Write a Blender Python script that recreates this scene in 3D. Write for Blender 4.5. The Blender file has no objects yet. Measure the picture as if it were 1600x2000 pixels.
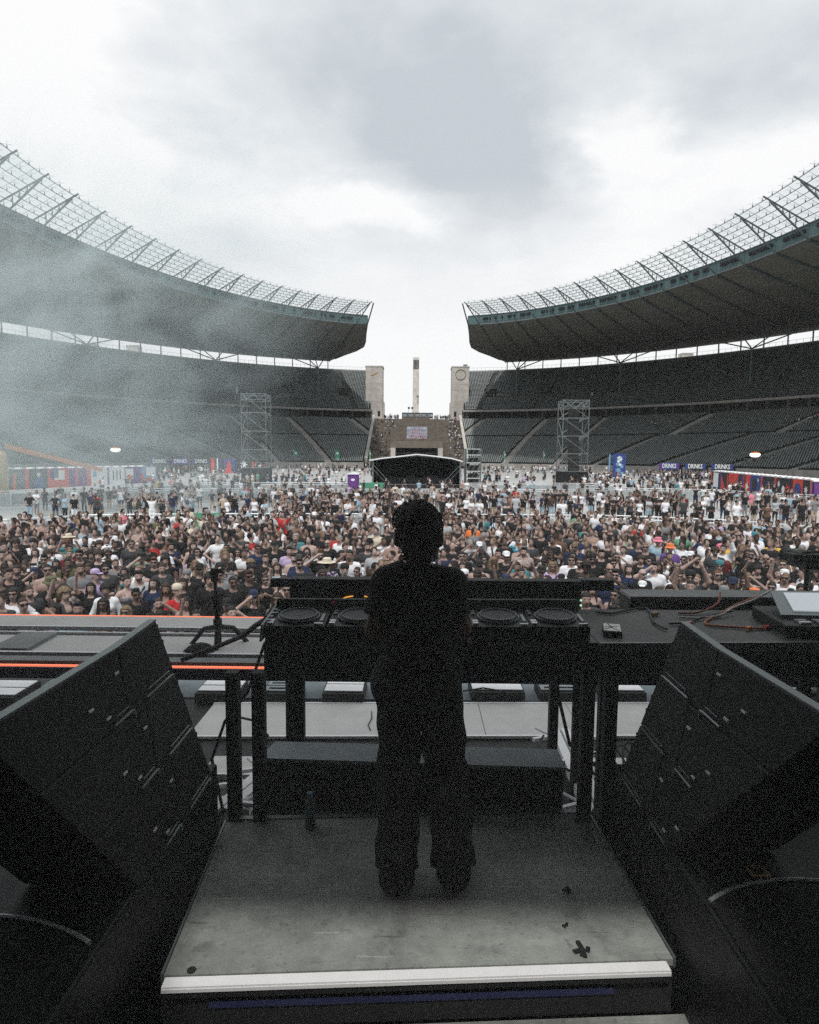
import bpy, math, random
import numpy as np
from mathutils import Vector, Matrix

SC = bpy.context.scene
COL = SC.collection
rad = math.radians

# ------------------------------------------------------------------ camera
CAM_Z = 4.3
cam_data = bpy.data.cameras.new('camera')
cam = bpy.data.objects.new('camera', cam_data)
COL.objects.link(cam)
cam_data.sensor_fit = 'HORIZONTAL'
cam_data.sensor_width = 24.0
cam_data.lens = 18.75                      # 1250 px on a 1600 px wide frame
cam_data.clip_start = 0.05
cam_data.clip_end = 6000
_p, _y, _r = math.atan(114 / 1250), math.atan(13 / 1250), rad(0.45)
cam.matrix_world = (Matrix.Translation((0, 0, CAM_Z)) @ Matrix.Rotation(_y, 4, 'Z')
                    @ Matrix.Rotation(math.pi / 2 - _p, 4, 'X') @ Matrix.Rotation(_r, 4, 'Z'))
SC.camera = cam

# ------------------------------------------------------------------ sky and sun
SUN_EL, SUN_AZ = rad(60), rad(190)         # azimuth measured from +Y towards +X: behind the stage
w = bpy.data.worlds.new('World')
SC.world = w
w.use_nodes = True
nt = w.node_tree
nt.nodes.clear()
N = nt.nodes.new
L = nt.links.new
out = N('ShaderNodeOutputWorld')
sky = N('ShaderNodeTexSky')
sky.sky_type = 'NISHITA'
sky.sun_disc = False
sky.sun_elevation = SUN_EL
sky.sun_rotation = SUN_AZ
bg_sky = N('ShaderNodeBackground')
bg_sky.inputs['Strength'].default_value = 0.10
L(sky.outputs[0], bg_sky.inputs['Color'])
tc = N('ShaderNodeTexCoord')
sep = N('ShaderNodeSeparateXYZ')
L(tc.outputs['Generated'], sep.inputs[0])


def wm(op, a, b=None, clamp=False):
    n = N('ShaderNodeMath')
    n.operation = op
    n.use_clamp = clamp
    for i, v in enumerate((a, b)):
        if v is None:
            continue
        if isinstance(v, (int, float)):
            n.inputs[i].default_value = v
        else:
            L(v, n.inputs[i])
    return n.outputs[0]


zc = wm('ADD', wm('MAXIMUM', sep.outputs[2], 0.0), 0.22)
px = wm('DIVIDE', sep.outputs[0], zc)
py = wm('DIVIDE', sep.outputs[1], zc)
comb = N('ShaderNodeCombineXYZ')
L(px, comb.inputs[0])
L(py, comb.inputs[1])
wob = N('ShaderNodeTexNoise')
wob.inputs['Scale'].default_value = 3.2
wob.inputs['Detail'].default_value = 6
wob.inputs['Roughness'].default_value = 0.6
L(comb.outputs[0], wob.inputs['Vector'])
wsep = N('ShaderNodeSeparateColor')
L(wob.outputs['Color'], wsep.inputs[0])
px = wm('ADD', px, wm('MULTIPLY', wm('SUBTRACT', wsep.outputs[0], 0.5), 0.42))
py = wm('ADD', py, wm('MULTIPLY', wm('SUBTRACT', wsep.outputs[1], 0.5), 0.34))


def wnoise(scale, detail, rough, off, dist=0.0):
    m = N('ShaderNodeMapping')
    m.inputs['Location'].default_value = off
    L(comb.outputs[0], m.inputs[0])
    n = N('ShaderNodeTexNoise')
    n.inputs['Scale'].default_value = scale
    n.inputs['Detail'].default_value = detail
    n.inputs['Roughness'].default_value = rough
    n.inputs['Distortion'].default_value = dist
    L(m.outputs[0], n.inputs['Vector'])
    return n.outputs[0]


def blob(cx, cy, rx, ry):
    """soft cloud bank: 1 in its middle, 0 outside, on the cloud plane"""
    a = wm('DIVIDE', wm('SUBTRACT', px, cx), rx)
    b = wm('DIVIDE', wm('SUBTRACT', py, cy), ry)
    d = wm('ADD', wm('MULTIPLY', a, a), wm('MULTIPLY', b, b))
    return wm('POWER', 2.718, wm('MULTIPLY', d, -1.0))


n1 = wnoise(1.1, 5, 0.52, (3.1, 1.7, 0), 0.25)
n2 = wnoise(3.2, 4, 0.5, (7.3, 0.4, 0), 0.2)
n3 = wnoise(7.5, 5, 0.6, (1.3, 5.4, 0), 0.4)
dark = wm('ADD', wm('MULTIPLY', wm('SUBTRACT', n1, 0.5), 1.2), wm('ADD', wm('MULTIPLY', wm('SUBTRACT', n2, 0.5), 1.1), wm('MULTIPLY', wm('SUBTRACT', n3, 0.5), 0.5)))
for (cx, cy, rx, ry, k) in ((0.03, 1.38, .30, .28, .60), (-.12, 1.12, .26, .18, .30), (.22, 1.56, .20, .13, .42), (.56, 1.25, .20, .15, .42),
                             (.05, 1.86, .32, .08, .28), (-.45, 1.86, .26, .12, .30), (-.62, 1.75, .2, .1, .15), (-.75, 1.42, .20, .22, -.50),
                             (-.15, 1.63, .15, .09, -.60), (-.05, 1.73, .13, .07, -.35), (.44, 1.43, .14, .12, -.65), (.48, 1.92, .25, .14, -.40),
                             (.80, 1.40, .10, .20, -.30), (-.60, 1.08, .22, .14, -.25)):
    dark = wm('ADD', dark, wm('MULTIPLY', blob(cx, cy, rx, ry), k))
ramp = N('ShaderNodeValToRGB')
L(wm('ADD', wm('MULTIPLY', dark, 0.9), 0.36, True), ramp.inputs[0])
e = ramp.color_ramp.elements
e[0].position, e[0].color = 0.10, (1.0, 1.0, 1.0, 1)
e[1].position, e[1].color = 0.92, (0.585, 0.63, 0.67, 1)
m1 = e.new(0.45)
m1.color = (0.79, 0.825, 0.85, 1)
lowmix = N('ShaderNodeMixRGB')             # towards the horizon the overcast is thin and white
lowmix.inputs[2].default_value = (1.0, 1.0, 1.0, 1)
L(wm('SUBTRACT', 1.0, wm('DIVIDE', wm('SUBTRACT', sep.outputs[2], 0.18), 0.2), True), lowmix.inputs[0])
L(ramp.outputs[0], lowmix.inputs[1])
bg_cloud = N('ShaderNodeBackground')
bg_cloud.inputs['Strength'].default_value = 1.05
L(lowmix.outputs[0], bg_cloud.inputs['Color'])
wmix = N('ShaderNodeMixShader')
wmix.inputs[0].default_value = 0.95
L(bg_sky.outputs[0], wmix.inputs[1])
L(bg_cloud.outputs[0], wmix.inputs[2])
L(wmix.outputs[0], out.inputs['Surface'])

sun_d = bpy.data.lights.new('sun', 'SUN')
sun_d.energy = 2.6
sun_d.angle = rad(3.5)
sun_d.color = (1.0, 0.97, 0.93)
sun = bpy.data.objects.new('sun', sun_d)
COL.objects.link(sun)
sd = Vector((math.cos(SUN_EL) * math.sin(SUN_AZ), math.cos(SUN_EL) * math.cos(SUN_AZ), math.sin(SUN_EL)))
sun.rotation_euler = sd.to_track_quat('Z', 'Y').to_euler()
sun.location = sd * 300

vs = SC.view_settings
vs.view_transform = 'Standard'
vs.look = 'None'
vs.exposure = 0.0
vs.gamma = 1.0
vs.use_curve_mapping = False
SC.render.engine = 'CYCLES'
cy = SC.cycles
cy.use_denoising = False
cy.max_bounces = 6
cy.diffuse_bounces = 3
cy.glossy_bounces = 2
cy.transmission_bounces = 4
cy.transparent_max_bounces = 16
cy.volume_bounces = 1
cy.volume_step_rate = 1.5
cy.volume_max_steps = 96
cy.sample_clamp_indirect = 6.0


# ------------------------------------------------------------------ mesh helpers
class MB:
    """collects shapes and links them as one mesh object"""

    def __init__(self):
        self.v, self.f, self.mi = [], [], []

    def add(self, v, f, m=0):
        o = len(self.v)
        self.v += [tuple(p) for p in v]
        self.f += [tuple(i + o for i in q) for q in f]
        self.mi += [m] * len(f)

    def quad(self, a, b, c, d, m=0):
        self.add([a, b, c, d], [(0, 1, 2, 3)], m)

    def box(self, c, s, R=None, m=0):
        hx, hy, hz = s[0] / 2, s[1] / 2, s[2] / 2
        v = [Vector((x, y, z)) for x in (-hx, hx) for y in (-hy, hy) for z in (-hz, hz)]
        if R is not None:
            v = [R @ p for p in v]
        c = Vector(c)
        self.add([p + c for p in v], [(0, 1, 3, 2), (4, 6, 7, 5), (0, 4, 5, 1), (2, 3, 7, 6), (0, 2, 6, 4), (1, 5, 7, 3)], m)

    def bounds(self, a, b, m=0):
        self.box([(a[i] + b[i]) / 2 for i in range(3)], [abs(b[i] - a[i]) for i in range(3)], None, m)

    def beam(self, a, b, wd, ht=None, m=0, up=(0, 0, 1)):
        a, b = Vector(a), Vector(b)
        d = b - a
        ln = d.length
        if ln < 1e-6:
            return
        y = d / ln
        u = Vector(up)
        if abs(u.dot(y)) > 0.98:
            u = Vector((1, 0, 0))
        x = y.cross(u).normalized()
        z = x.cross(y)
        R = Matrix((x, y, z)).transposed()
        self.box((a + b) / 2, (wd, ln, ht or wd), R, m)

    def tube(self, a, b, r, n=6, m=0, r2=None):
        self.path([a, b], r, n, m, r2)

    def path(self, pts, r, n=6, m=0, r2=None):
        pts = [Vector(p) for p in pts]
        k = len(pts)
        vs_, fs = [], []
        prev = None
        for i, p in enumerate(pts):
            d = (pts[min(i + 1, k - 1)] - pts[max(i - 1, 0)]).normalized()
            if prev is None:
                x = d.orthogonal().normalized()
            else:
                x = (prev - d * prev.dot(d)).normalized()
            prev = x
            y = d.cross(x)
            rr = r if r2 is None else r + (r2 - r) * i / (k - 1)
            for j in range(n):
                t = 2 * math.pi * j / n
                vs_.append(p + (x * math.cos(t) + y * math.sin(t)) * rr)
        for i in range(k - 1):
            for j in range(n):
                a, b = i * n + j, i * n + (j + 1) % n
                fs.append((a, b, b + n, a + n))
        fs.append(tuple(range(n - 1, -1, -1)))
        fs.append(tuple(range((k - 1) * n, k * n)))
        self.add(vs_, fs, m)

    def prism(self, poly, ext, m=0):
        """closed polygon of 3D points pushed along the vector ext"""
        n = len(poly)
        p = [Vector(q) for q in poly]
        e_ = Vector(ext)
        v = p + [q + e_ for q in p]
        f = [tuple(range(n - 1, -1, -1)), tuple(range(n, 2 * n))]
        f += [(i, (i + 1) % n, (i + 1) % n + n, i + n) for i in range(n)]
        self.add(v, f, m)

    def lathe(self, prof, n=16, c=(0, 0, 0), m=0, R=None):
        v, f = [], []
        for (r, z) in prof:
            for j in range(n):
                t = 2 * math.pi * j / n
                q = Vector((r * math.cos(t), r * math.sin(t), z))
                if R is not None:
                    q = R @ q
                v.append(q + Vector(c))
        for i in range(len(prof) - 1):
            for j in range(n):
                a, b = i * n + j, i * n + (j + 1) % n
                f.append((a, b, b + n, a + n))
        f.append(tuple(range(n - 1, -1, -1)))
        f.append(tuple(range((len(prof) - 1) * n, len(prof) * n)))
        self.add(v, f, m)

    def grid(self, rows, m=0):
        nr, nc = len(rows), len(rows[0])
        v = [p for r in rows for p in r]
        f = [(i * nc + j, i * nc + j + 1, (i + 1) * nc + j + 1, (i + 1) * nc + j) for i in range(nr - 1) for j in range(nc - 1)]
        self.add(v, f, m)

    def mesh(self, name, mats, origin=(0, 0, 0), smooth=False):
        me = bpy.data.meshes.new(name)
        ox, oy, oz = origin
        me.from_pydata([(x - ox, y - oy, z - oz) for x, y, z in self.v], [], self.f)
        for mt in (mats if isinstance(mats, (list, tuple)) else [mats]):
            me.materials.append(mt)
        if any(self.mi):
            me.polygons.foreach_set('material_index', self.mi)
        if smooth:
            me.polygons.foreach_set('use_smooth', [True] * len(self.f))
        me.update()
        return me

    def build(self, name, mats, parent=None, smooth=False, origin=None, bevel=0.0):
        """world coordinates in; the object sits at its parent's place"""
        if parent is not None:
            origin = tuple(parent_origin(parent))
        elif origin is None:
            origin = (0, 0, 0)
        me = self.mesh(name, mats, origin, smooth)
        o = bpy.data.objects.new(name, me)
        COL.objects.link(o)
        if parent is not None:
            o.parent = parent
        else:
            o.location = origin
        if bevel:
            bv = o.modifiers.new('bevel', 'BEVEL')
            bv.width = bevel
            bv.segments = 2
            bv.limit_method = 'ANGLE'
        return o


def parent_origin(o):
    p = Vector((0, 0, 0))
    while o is not None:
        p = p + o.location
        o = o.parent
    return p


def tag(o, label=None, cat=None, group=None, kind=None):
    if label:
        o['label'] = label
    if cat:
        o['category'] = cat
    if group:
        o['group'] = group
    if kind:
        o['kind'] = kind
    return o


def thing(name, loc, label, cat, group=None):
    o = bpy.data.objects.new(name, None)
    o.empty_display_size = 0.2
    COL.objects.link(o)
    o.location = loc
    return tag(o, label, cat, group)


def dup(o, loc=None, rz=None, label=None, parent=None, group=None):
    c = o.copy()
    COL.objects.link(c)
    if parent is not None:
        c.parent = parent
    if loc is not None:
        c.location = loc
    if rz is not None:
        c.rotation_euler = (0, 0, rz)
    if label:
        c['label'] = label
    if group:
        c['group'] = group
    for ch in list(o.children):
        dup(ch, parent=c)
    return c


def np_mesh(name, V, F, mats, smooth=False):
    """V (n,3) array, F (m,4) or (m,3) array"""
    V = np.asarray(V, np.float32)
    F = np.asarray(F, np.int32)
    k = F.shape[1]
    me = bpy.data.meshes.new(name)
    me.vertices.add(len(V))
    me.vertices.foreach_set('co', V.ravel())
    me.loops.add(F.size)
    me.loops.foreach_set('vertex_index', F.ravel())
    me.polygons.add(len(F))
    me.polygons.foreach_set('loop_start', np.arange(0, F.size, k, dtype=np.int32))
    me.polygons.foreach_set('loop_total', np.full(len(F), k, np.int32))
    if smooth:
        me.polygons.foreach_set('use_smooth', np.ones(len(F), bool))
    for mt in (mats if isinstance(mats, (list, tuple)) else [mats]):
        me.materials.append(mt)
    me.update(calc_edges=True)
    me.validate()
    return me


def link(name, me, parent=None, loc=None):
    o = bpy.data.objects.new(name, me)
    COL.objects.link(o)
    if parent is not None:
        o.parent = parent
    if loc is not None:
        o.location = loc
    return o


# ------------------------------------------------------------------ materials
def mat(name, col, rough=0.7, metal=0.0, var=0.18, scale=6.0, detail=4, bump=0.0, bscale=60.0, spec=0.4,
        rvar=0.1, objcol=False, emit=None, estr=1.0, stain=0.0, sscale=0.8):
    m = bpy.data.materials.new(name)
    m.use_nodes = True
    t = m.node_tree
    b = t.nodes['Principled BSDF']
    b.inputs['Roughness'].default_value = rough
    b.inputs['Metallic'].default_value = metal
    b.inputs['Specular IOR Level'].default_value = spec
    co = t.nodes.new('ShaderNodeTexCoord')
    nz = t.nodes.new('ShaderNodeTexNoise')
    nz.inputs['Scale'].default_value = scale
    nz.inputs['Detail'].default_value = detail
    t.links.new(co.outputs['Object'], nz.inputs['Vector'])
    mr = t.nodes.new('ShaderNodeMapRange')
    mr.inputs[1].default_value = 0.25
    mr.inputs[2].default_value = 0.75
    mr.inputs[3].default_value = 1 - var
    mr.inputs[4].default_value = 1 + var
    t.links.new(nz.outputs[0], mr.inputs[0])
    mul = t.nodes.new('ShaderNodeVectorMath')
    mul.operation = 'SCALE'
    if objcol:
        oi = t.nodes.new('ShaderNodeObjectInfo')
        t.links.new(oi.outputs['Color'], mul.inputs[0])
    else:
        mul.inputs[0].default_value = col[:3]
    t.links.new(mr.outputs[0], mul.inputs[3])
    last = mul.outputs[0]
    if stain:
        n2_ = t.nodes.new('ShaderNodeTexNoise')
        n2_.inputs['Scale'].default_value = sscale
        n2_.inputs['Detail'].default_value = 6
        n2_.inputs['Roughness'].default_value = 0.65
        t.links.new(co.outputs['Object'], n2_.inputs['Vector'])
        m2 = t.nodes.new('ShaderNodeMapRange')
        m2.inputs[1].default_value = 0.35
        m2.inputs[2].default_value = 0.65
        m2.inputs[3].default_value = 1 - stain
        m2.inputs[4].default_value = 1.0
        t.links.new(n2_.outputs[0], m2.inputs[0])
        s2 = t.nodes.new('ShaderNodeVectorMath')
        s2.operation = 'SCALE'
        t.links.new(last, s2.inputs[0])
        t.links.new(m2.outputs[0], s2.inputs[3])
        last = s2.outputs[0]
    t.links.new(last, b.inputs['Base Color'])
    if rvar:
        r2 = t.nodes.new('ShaderNodeMapRange')
        r2.inputs[3].default_value = max(0.05, rough - rvar)
        r2.inputs[4].default_value = min(1.0, rough + rvar)
        t.links.new(nz.outputs[0], r2.inputs[0])
        t.links.new(r2.outputs[0], b.inputs['Roughness'])
    if bump:
        nb = t.nodes.new('ShaderNodeTexNoise')
        nb.inputs['Scale'].default_value = bscale
        nb.inputs['Detail'].default_value = 3
        t.links.new(co.outputs['Object'], nb.inputs['Vector'])
        bp = t.nodes.new('ShaderNodeBump')
        bp.inputs['Strength'].default_value = bump
        bp.inputs['Distance'].default_value = 0.01
        t.links.new(nb.outputs[0], bp.inputs['Height'])
        t.links.new(bp.outputs[0], b.inputs['Normal'])
    if emit:
        b.inputs['Emission Color'].default_value = (*emit, 1)
        b.inputs['Emission Strength'].default_value = estr
    return m


M = {}
M['field'] = mat('field_cover', (0.47, 0.48, 0.475), 0.75, var=0.06, scale=0.6, stain=0.22, sscale=0.16)
M['plaza'] = mat('plaza_paving', (0.36, 0.35, 0.33), 0.9, var=0.1, scale=0.5)
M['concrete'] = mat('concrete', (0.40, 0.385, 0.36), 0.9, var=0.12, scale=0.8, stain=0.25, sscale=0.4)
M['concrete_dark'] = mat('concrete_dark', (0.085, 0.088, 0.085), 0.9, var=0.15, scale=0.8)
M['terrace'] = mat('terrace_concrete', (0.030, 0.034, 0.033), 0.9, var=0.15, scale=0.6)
M['stone'] = mat('limestone', (0.60, 0.565, 0.52), 0.9, var=0.12, scale=0.6, stain=0.3, sscale=0.25)
M['stone_brown'] = mat('weathered_stone', (0.20, 0.17, 0.14), 0.92, var=0.16, scale=0.8, stain=0.3, sscale=0.5)
M['seat'] = mat('seat_plastic', (0.20, 0.225, 0.22), 0.45, var=0.3, scale=0.9, spec=0.5)
M['steel'] = mat('galvanised_steel', (0.21, 0.235, 0.24), 0.45, 0.7, var=0.1, scale=3)
M['barrier'] = mat('aluminium', (0.66, 0.69, 0.70), 0.42, 0.55, var=0.12, scale=2)
M['barrier_sheet'] = mat('brushed_sheet', (0.40, 0.43, 0.44), 0.5, 0.35, var=0.14, scale=2.5, stain=0.2, sscale=3)
M['roof_steel'] = mat('roof_steel', (0.095, 0.125, 0.125), 0.55, 0.2, var=0.1, scale=0.5)
M['fascia'] = mat('fascia_teal', (0.09, 0.15, 0.155), 0.5, 0.1, var=0.1, scale=0.4)
M['soffit'] = mat('soffit_membrane', (0.135, 0.128, 0.108), 0.85, var=0.14, scale=0.16, detail=5, stain=0.18, sscale=0.1)
M['black'] = mat('black_paint', (0.013, 0.014, 0.014), 0.66, var=0.2, scale=5, bump=0.15, bscale=150, spec=0.35)
M['black_gloss'] = mat('black_plastic', (0.010, 0.011, 0.011), 0.5, var=0.2, scale=8, spec=0.22)
M['black_cloth'] = mat('black_fabric', (0.020, 0.020, 0.021), 0.95, var=0.25, scale=4, bump=0.3, bscale=30, spec=0.15)
M['navy'] = mat('navy_fascia', (0.022, 0.026, 0.085), 0.6, var=0.25, scale=3)
M['alu'] = mat('bare_aluminium', (0.78, 0.79, 0.80), 0.5, 0.0, var=0.1, scale=9)
M['white'] = mat('white_plastic', (0.78, 0.79, 0.80), 0.5, var=0.06, scale=4)
M['red'] = mat('red_print', (0.60, 0.055, 0.035), 0.75, var=0.12, scale=2)
M['blue'] = mat('blue_print', (0.030, 0.055, 0.22), 0.75, var=0.15, scale=2)
M['ltblue'] = mat('light_blue_print', (0.17, 0.33, 0.50), 0.75, var=0.25, scale=1.2)
M['purple'] = mat('purple_plastic', (0.12, 0.035, 0.21), 0.5, var=0.12, scale=2)
M['print_black'] = mat('black_print', (0.022, 0.022, 0.028), 0.8, var=0.2, scale=2)
M['banner_grey'] = mat('banner_print_ground', (0.33, 0.38, 0.46), 0.75, var=0.3, scale=0.9)
M['pink'] = mat('pink_print', (0.78, 0.30, 0.34), 0.75, var=0.1, scale=3)
M['green'] = mat('green_print', (0.06, 0.28, 0.17), 0.7, var=0.12, scale=2)
M['orange'] = mat('orange_print', (0.70, 0.24, 0.045), 0.6, var=0.1, scale=2)
M['gold'] = mat('gilded_metal', (0.62, 0.43, 0.16), 0.4, 0.5, var=0.1)
M['bronze'] = mat('dark_bronze', (0.06, 0.06, 0.055), 0.5, 0.5, var=0.1)
M['led'] = mat('orange_led', (0.8, 0.3, 0.15), 0.5, emit=(1.0, 0.22, 0.11), estr=1.1)
M['led_red'] = mat('red_led', (0.5, 0.02, 0.02), 0.5, emit=(1.0, 0.02, 0.03), estr=0.9)
M['led_amber'] = mat('amber_led', (0.6, 0.3, 0.05), 0.5, emit=(1.0, 0.42, 0.06), estr=1.0)
M['led_green'] = mat('green_led', (0.2, 0.6, 0.3), 0.5, emit=(0.5, 1.0, 0.6), estr=1.0)
M['lamp'] = mat('lit_lamp', (0.9, 0.9, 0.85), 0.5, emit=(1.0, 0.97, 0.9), estr=1.3)
M['screen'] = mat('lit_screen', (0.4, 0.45, 0.47), 0.4, emit=(0.62, 0.68, 0.72), estr=0.55)
M['deck_ply'] = mat('deck_plywood', (0.47, 0.485, 0.46), 0.55, var=0.2, scale=5, stain=0.45, sscale=2.2, bump=0.25, bscale=90)
M['board'] = mat('counter_board', (0.58, 0.575, 0.56), 0.7, var=0.08, scale=4, stain=0.12, sscale=3)
M['board_grey'] = mat('grey_board', (0.22, 0.235, 0.235), 0.65, var=0.1, scale=4, stain=0.25, sscale=2)
M['grey_floor'] = mat('grey_floor', (0.10, 0.125, 0.14), 0.7, var=0.2, scale=5, bump=0.5, bscale=40)
M['box_top'] = mat('grey_blue_board', (0.30, 0.35, 0.37), 0.6, var=0.12, scale=3, stain=0.2, sscale=2)
M['table'] = mat('table_top', (0.068, 0.072, 0.068), 0.55, var=0.25, scale=5, stain=0.45, sscale=3.5, bump=0.15, bscale=200)
M['wood'] = mat('bare_plywood', (0.52, 0.34, 0.18), 0.7, var=0.15, scale=8)
M['paper'] = mat('white_paper', (0.75, 0.74, 0.70), 0.6, var=0.05)
M['cable_red'] = mat('red_cable', (0.35, 0.05, 0.03), 0.5)
M['cable_orange'] = mat('orange_cable', (0.45, 0.12, 0.04), 0.5)
M['cable_white'] = mat('white_cable', (0.6, 0.6, 0.58), 0.5)


def glass_mat():
    m = bpy.data.materials.new('roof_glass')
    m.use_nodes = True
    t = m.node_tree
    t.nodes.clear()
    o = t.nodes.new('ShaderNodeOutputMaterial')
    tr = t.nodes.new('ShaderNodeBsdfTransparent')
    gl = t.nodes.new('ShaderNodeBsdfGlossy')
    gl.inputs['Roughness'].default_value = 0.08
    nz = t.nodes.new('ShaderNodeTexNoise')
    nz.inputs['Scale'].default_value = 0.35
    co = t.nodes.new('ShaderNodeTexCoord')
    t.links.new(co.outputs['Object'], nz.inputs['Vector'])
    cr = t.nodes.new('ShaderNodeValToRGB')
    cr.color_ramp.elements[0].color = (0.90, 0.945, 0.95, 1)
    cr.color_ramp.elements[1].color = (0.95, 0.97, 0.975, 1)
    t.links.new(nz.outputs[0], cr.inputs[0])
    t.links.new(cr.outputs[0], tr.inputs['Color'])
    mx = t.nodes.new('ShaderNodeMixShader')
    mx.inputs[0].default_value = 0.06
    t.links.new(tr.outputs[0], mx.inputs[1])
    t.links.new(gl.outputs[0], mx.inputs[2])
    t.links.new(mx.outputs[0], o.inputs['Surface'])
    return m


M['glass'] = glass_mat()


def text_mesh(txt, size, extrude=0.01):
    cu = bpy.data.curves.new('lettering', 'FONT')
    cu.body = txt
    cu.size = size
    cu.extrude = extrude
    cu.align_x = 'CENTER'
    cu.align_y = 'CENTER'
    cu.offset = size * 0.018
    cu.resolution_u = 2
    tmp = bpy.data.objects.new('lettering', cu)
    COL.objects.link(tmp)
    dg = bpy.context.evaluated_depsgraph_get()
    me = bpy.data.meshes.new_from_object(tmp.evaluated_get(dg))
    bpy.data.objects.remove(tmp)
    bpy.data.curves.remove(cu)
    me.materials.clear()
    return me


def deck_mat():
    """scuffed plywood: blotches, fine speckle and long scratches"""
    m = mat('scuffed_plywood', (0.35, 0.37, 0.345), 0.55, var=0.1, scale=30, stain=0.5, sscale=2.6, bump=0.35, bscale=120)
    t = m.node_tree
    b = t.nodes['Principled BSDF']
    src = b.inputs['Base Color'].links[0].from_socket
    co = t.nodes.new('ShaderNodeTexCoord')
    for (rot, sc, lo, hi, dk) in ((0.4, (2.5, 60, 1), .66, .72, 1.5), (1.9, (3, 45, 1), .68, .73, .62), (1.1, (7, 7, 7), .60, .78, .55), (0, (34, 34, 34), .62, .70, .7)):
        mp = t.nodes.new('ShaderNodeMapping')
        mp.inputs['Rotation'].default_value = (0, 0, rot)
        mp.inputs['Scale'].default_value = sc
        t.links.new(co.outputs['Object'], mp.inputs[0])
        nz = t.nodes.new('ShaderNodeTexNoise')
        nz.inputs['Scale'].default_value = 1.0
        nz.inputs['Detail'].default_value = 3
        t.links.new(mp.outputs[0], nz.inputs['Vector'])
        mr = t.nodes.new('ShaderNodeMapRange')
        mr.inputs[1].default_value, mr.inputs[2].default_value = lo, hi
        mr.inputs[3].default_value, mr.inputs[4].default_value = 1.0, dk
        t.links.new(nz.outputs[0], mr.inputs[0])
        sc_ = t.nodes.new('ShaderNodeVectorMath')
        sc_.operation = 'SCALE'
        t.links.new(src, sc_.inputs[0])
        t.links.new(mr.outputs[0], sc_.inputs[3])
        src = sc_.outputs[0]
    t.links.new(src, b.inputs['Base Color'])
    return m


M['deck_ply'] = deck_mat()
# ================================================================== ground
g = MB()
g.quad((-420, -120, 0), (420, -120, 0), (420, 227, 0), (-420, 227, 0))
tag(g.build('field_ground', M['field']), kind='structure')
g = MB()
g.box((0, 1726.5, 8.2), (3000, 3000, 16.4))
tag(g.build('maifeld_plaza', M['plaza']), kind='structure')


def ell(c, a, b, th):
    return b * math.sin(th), c + a * math.cos(th)


WALL = (40, 148, 95)
LOW_T = (40, 183, 125)
UP_F = (40, 185, 127)
UP_T = (40, 209, 145)
NROW_L, NROW_U = 40, 30
TH_END = rad(92)
rng = random.Random(11)


def lerp(a, b, t):
    return a + (b - a) * t


def rowp(lo, hi, t):
    return tuple(lerp(lo[i], hi[i], t) for i in range(3))


def tier_rows(lo, hi, z0, z1, n):
    return [(rowp(lo, hi, i / n), z0 + (z1 - z0) * i / n) for i in range(n + 1)]


LOWER = tier_rows(WALL, LOW_T, 1.75, 16.0, NROW_L)
UPPER = tier_rows(UP_F, UP_T, 19.4, 35.4, NROW_U)
# stairways: bottom angle, top angle, first and last fraction of the tier, width
LOW_AISLES = [(7.2, 10.5, 0.55, 1.0, 1.7), (15.3, 20.0, 0.0, 1.0, 1.9), (23.6, 28.1, 0.0, 1.0, 1.5), (29.4, 36.0, 0.0, 0.55, 1.4),
              (37.8, 46.5, 0.0, 0.55, 1.3), (37.4, 40.8, 0.56, 1.0, 2.4), (46.0, 54.0, 0.0, 0.55, 1.3), (52.6, 61.0, 0.0, 0.55, 1.3),
              (48.5, 52.0, 0.56, 1.0, 2.0), (60.5, 69.0, 0.0, 0.55, 1.3), (58.0, 63.5, 0.56, 1.0, 2.0), (69.0, 78.0, 0.0, 0.55, 1.3)]
UP_AISLES = [(9.6, 12.0, 0.0, 1.0, 1.3), (18.0, 20.5, 0.0, 1.0, 1.2), (27.0, 29.5, 0.0, 1.0, 1.2), (36.0, 38.5, 0.0, 1.0, 1.2),
             (45.0, 47.5, 0.0, 1.0, 1.2), (54.0, 56.5, 0.0, 1.0, 1.2), (63.0, 65.5, 0.0, 1.0, 1.2), (72.0, 74.5, 0, 1, 1.2)]
VOMS = [(11.2, 0.36), (19.3, 0.36), (28.3, 0.36), (37.3, 0.36), (46.3, 0.36), (55.3, 0.36), (64.3, 0.36)]


def x_start(z, tier):
    if tier == 'low':
        return 15.4
    return 16.4 if z < 27.4 else 18.6


def terrace(mb, rows, s, tier, ns=72):
    for i in range(len(rows) - 1):
        (p0, z0), (p1, z1) = rows[i], rows[i + 1]
        st = x_start(z0 + 0.3, tier)
        r0, r1 = [], []
        t0, t1 = math.asin(st / p0[2]), math.asin(st / p1[2])
        for j in range(ns + 1):
            k = j / ns
            a = ell(*p0, lerp(t0, TH_END, k))
            b = ell(*p1, lerp(t1, TH_END, k))
            r0.append((s * a[0], a[1]))
            r1.append((s * b[0], b[1]))
        mb.grid([[(x, y, z0) for x, y in r0], [(x, y, z0) for x, y in r1], [(x, y, z1) for x, y in r1]])
        # closed end towards the gate
        e0, e1 = r0[0], r1[0]
        mb.quad((e0[0], e0[1], 0), (e1[0], e1[1], 0), (e1[0], e1[1], z0), (e0[0], e0[1], z0))


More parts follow.
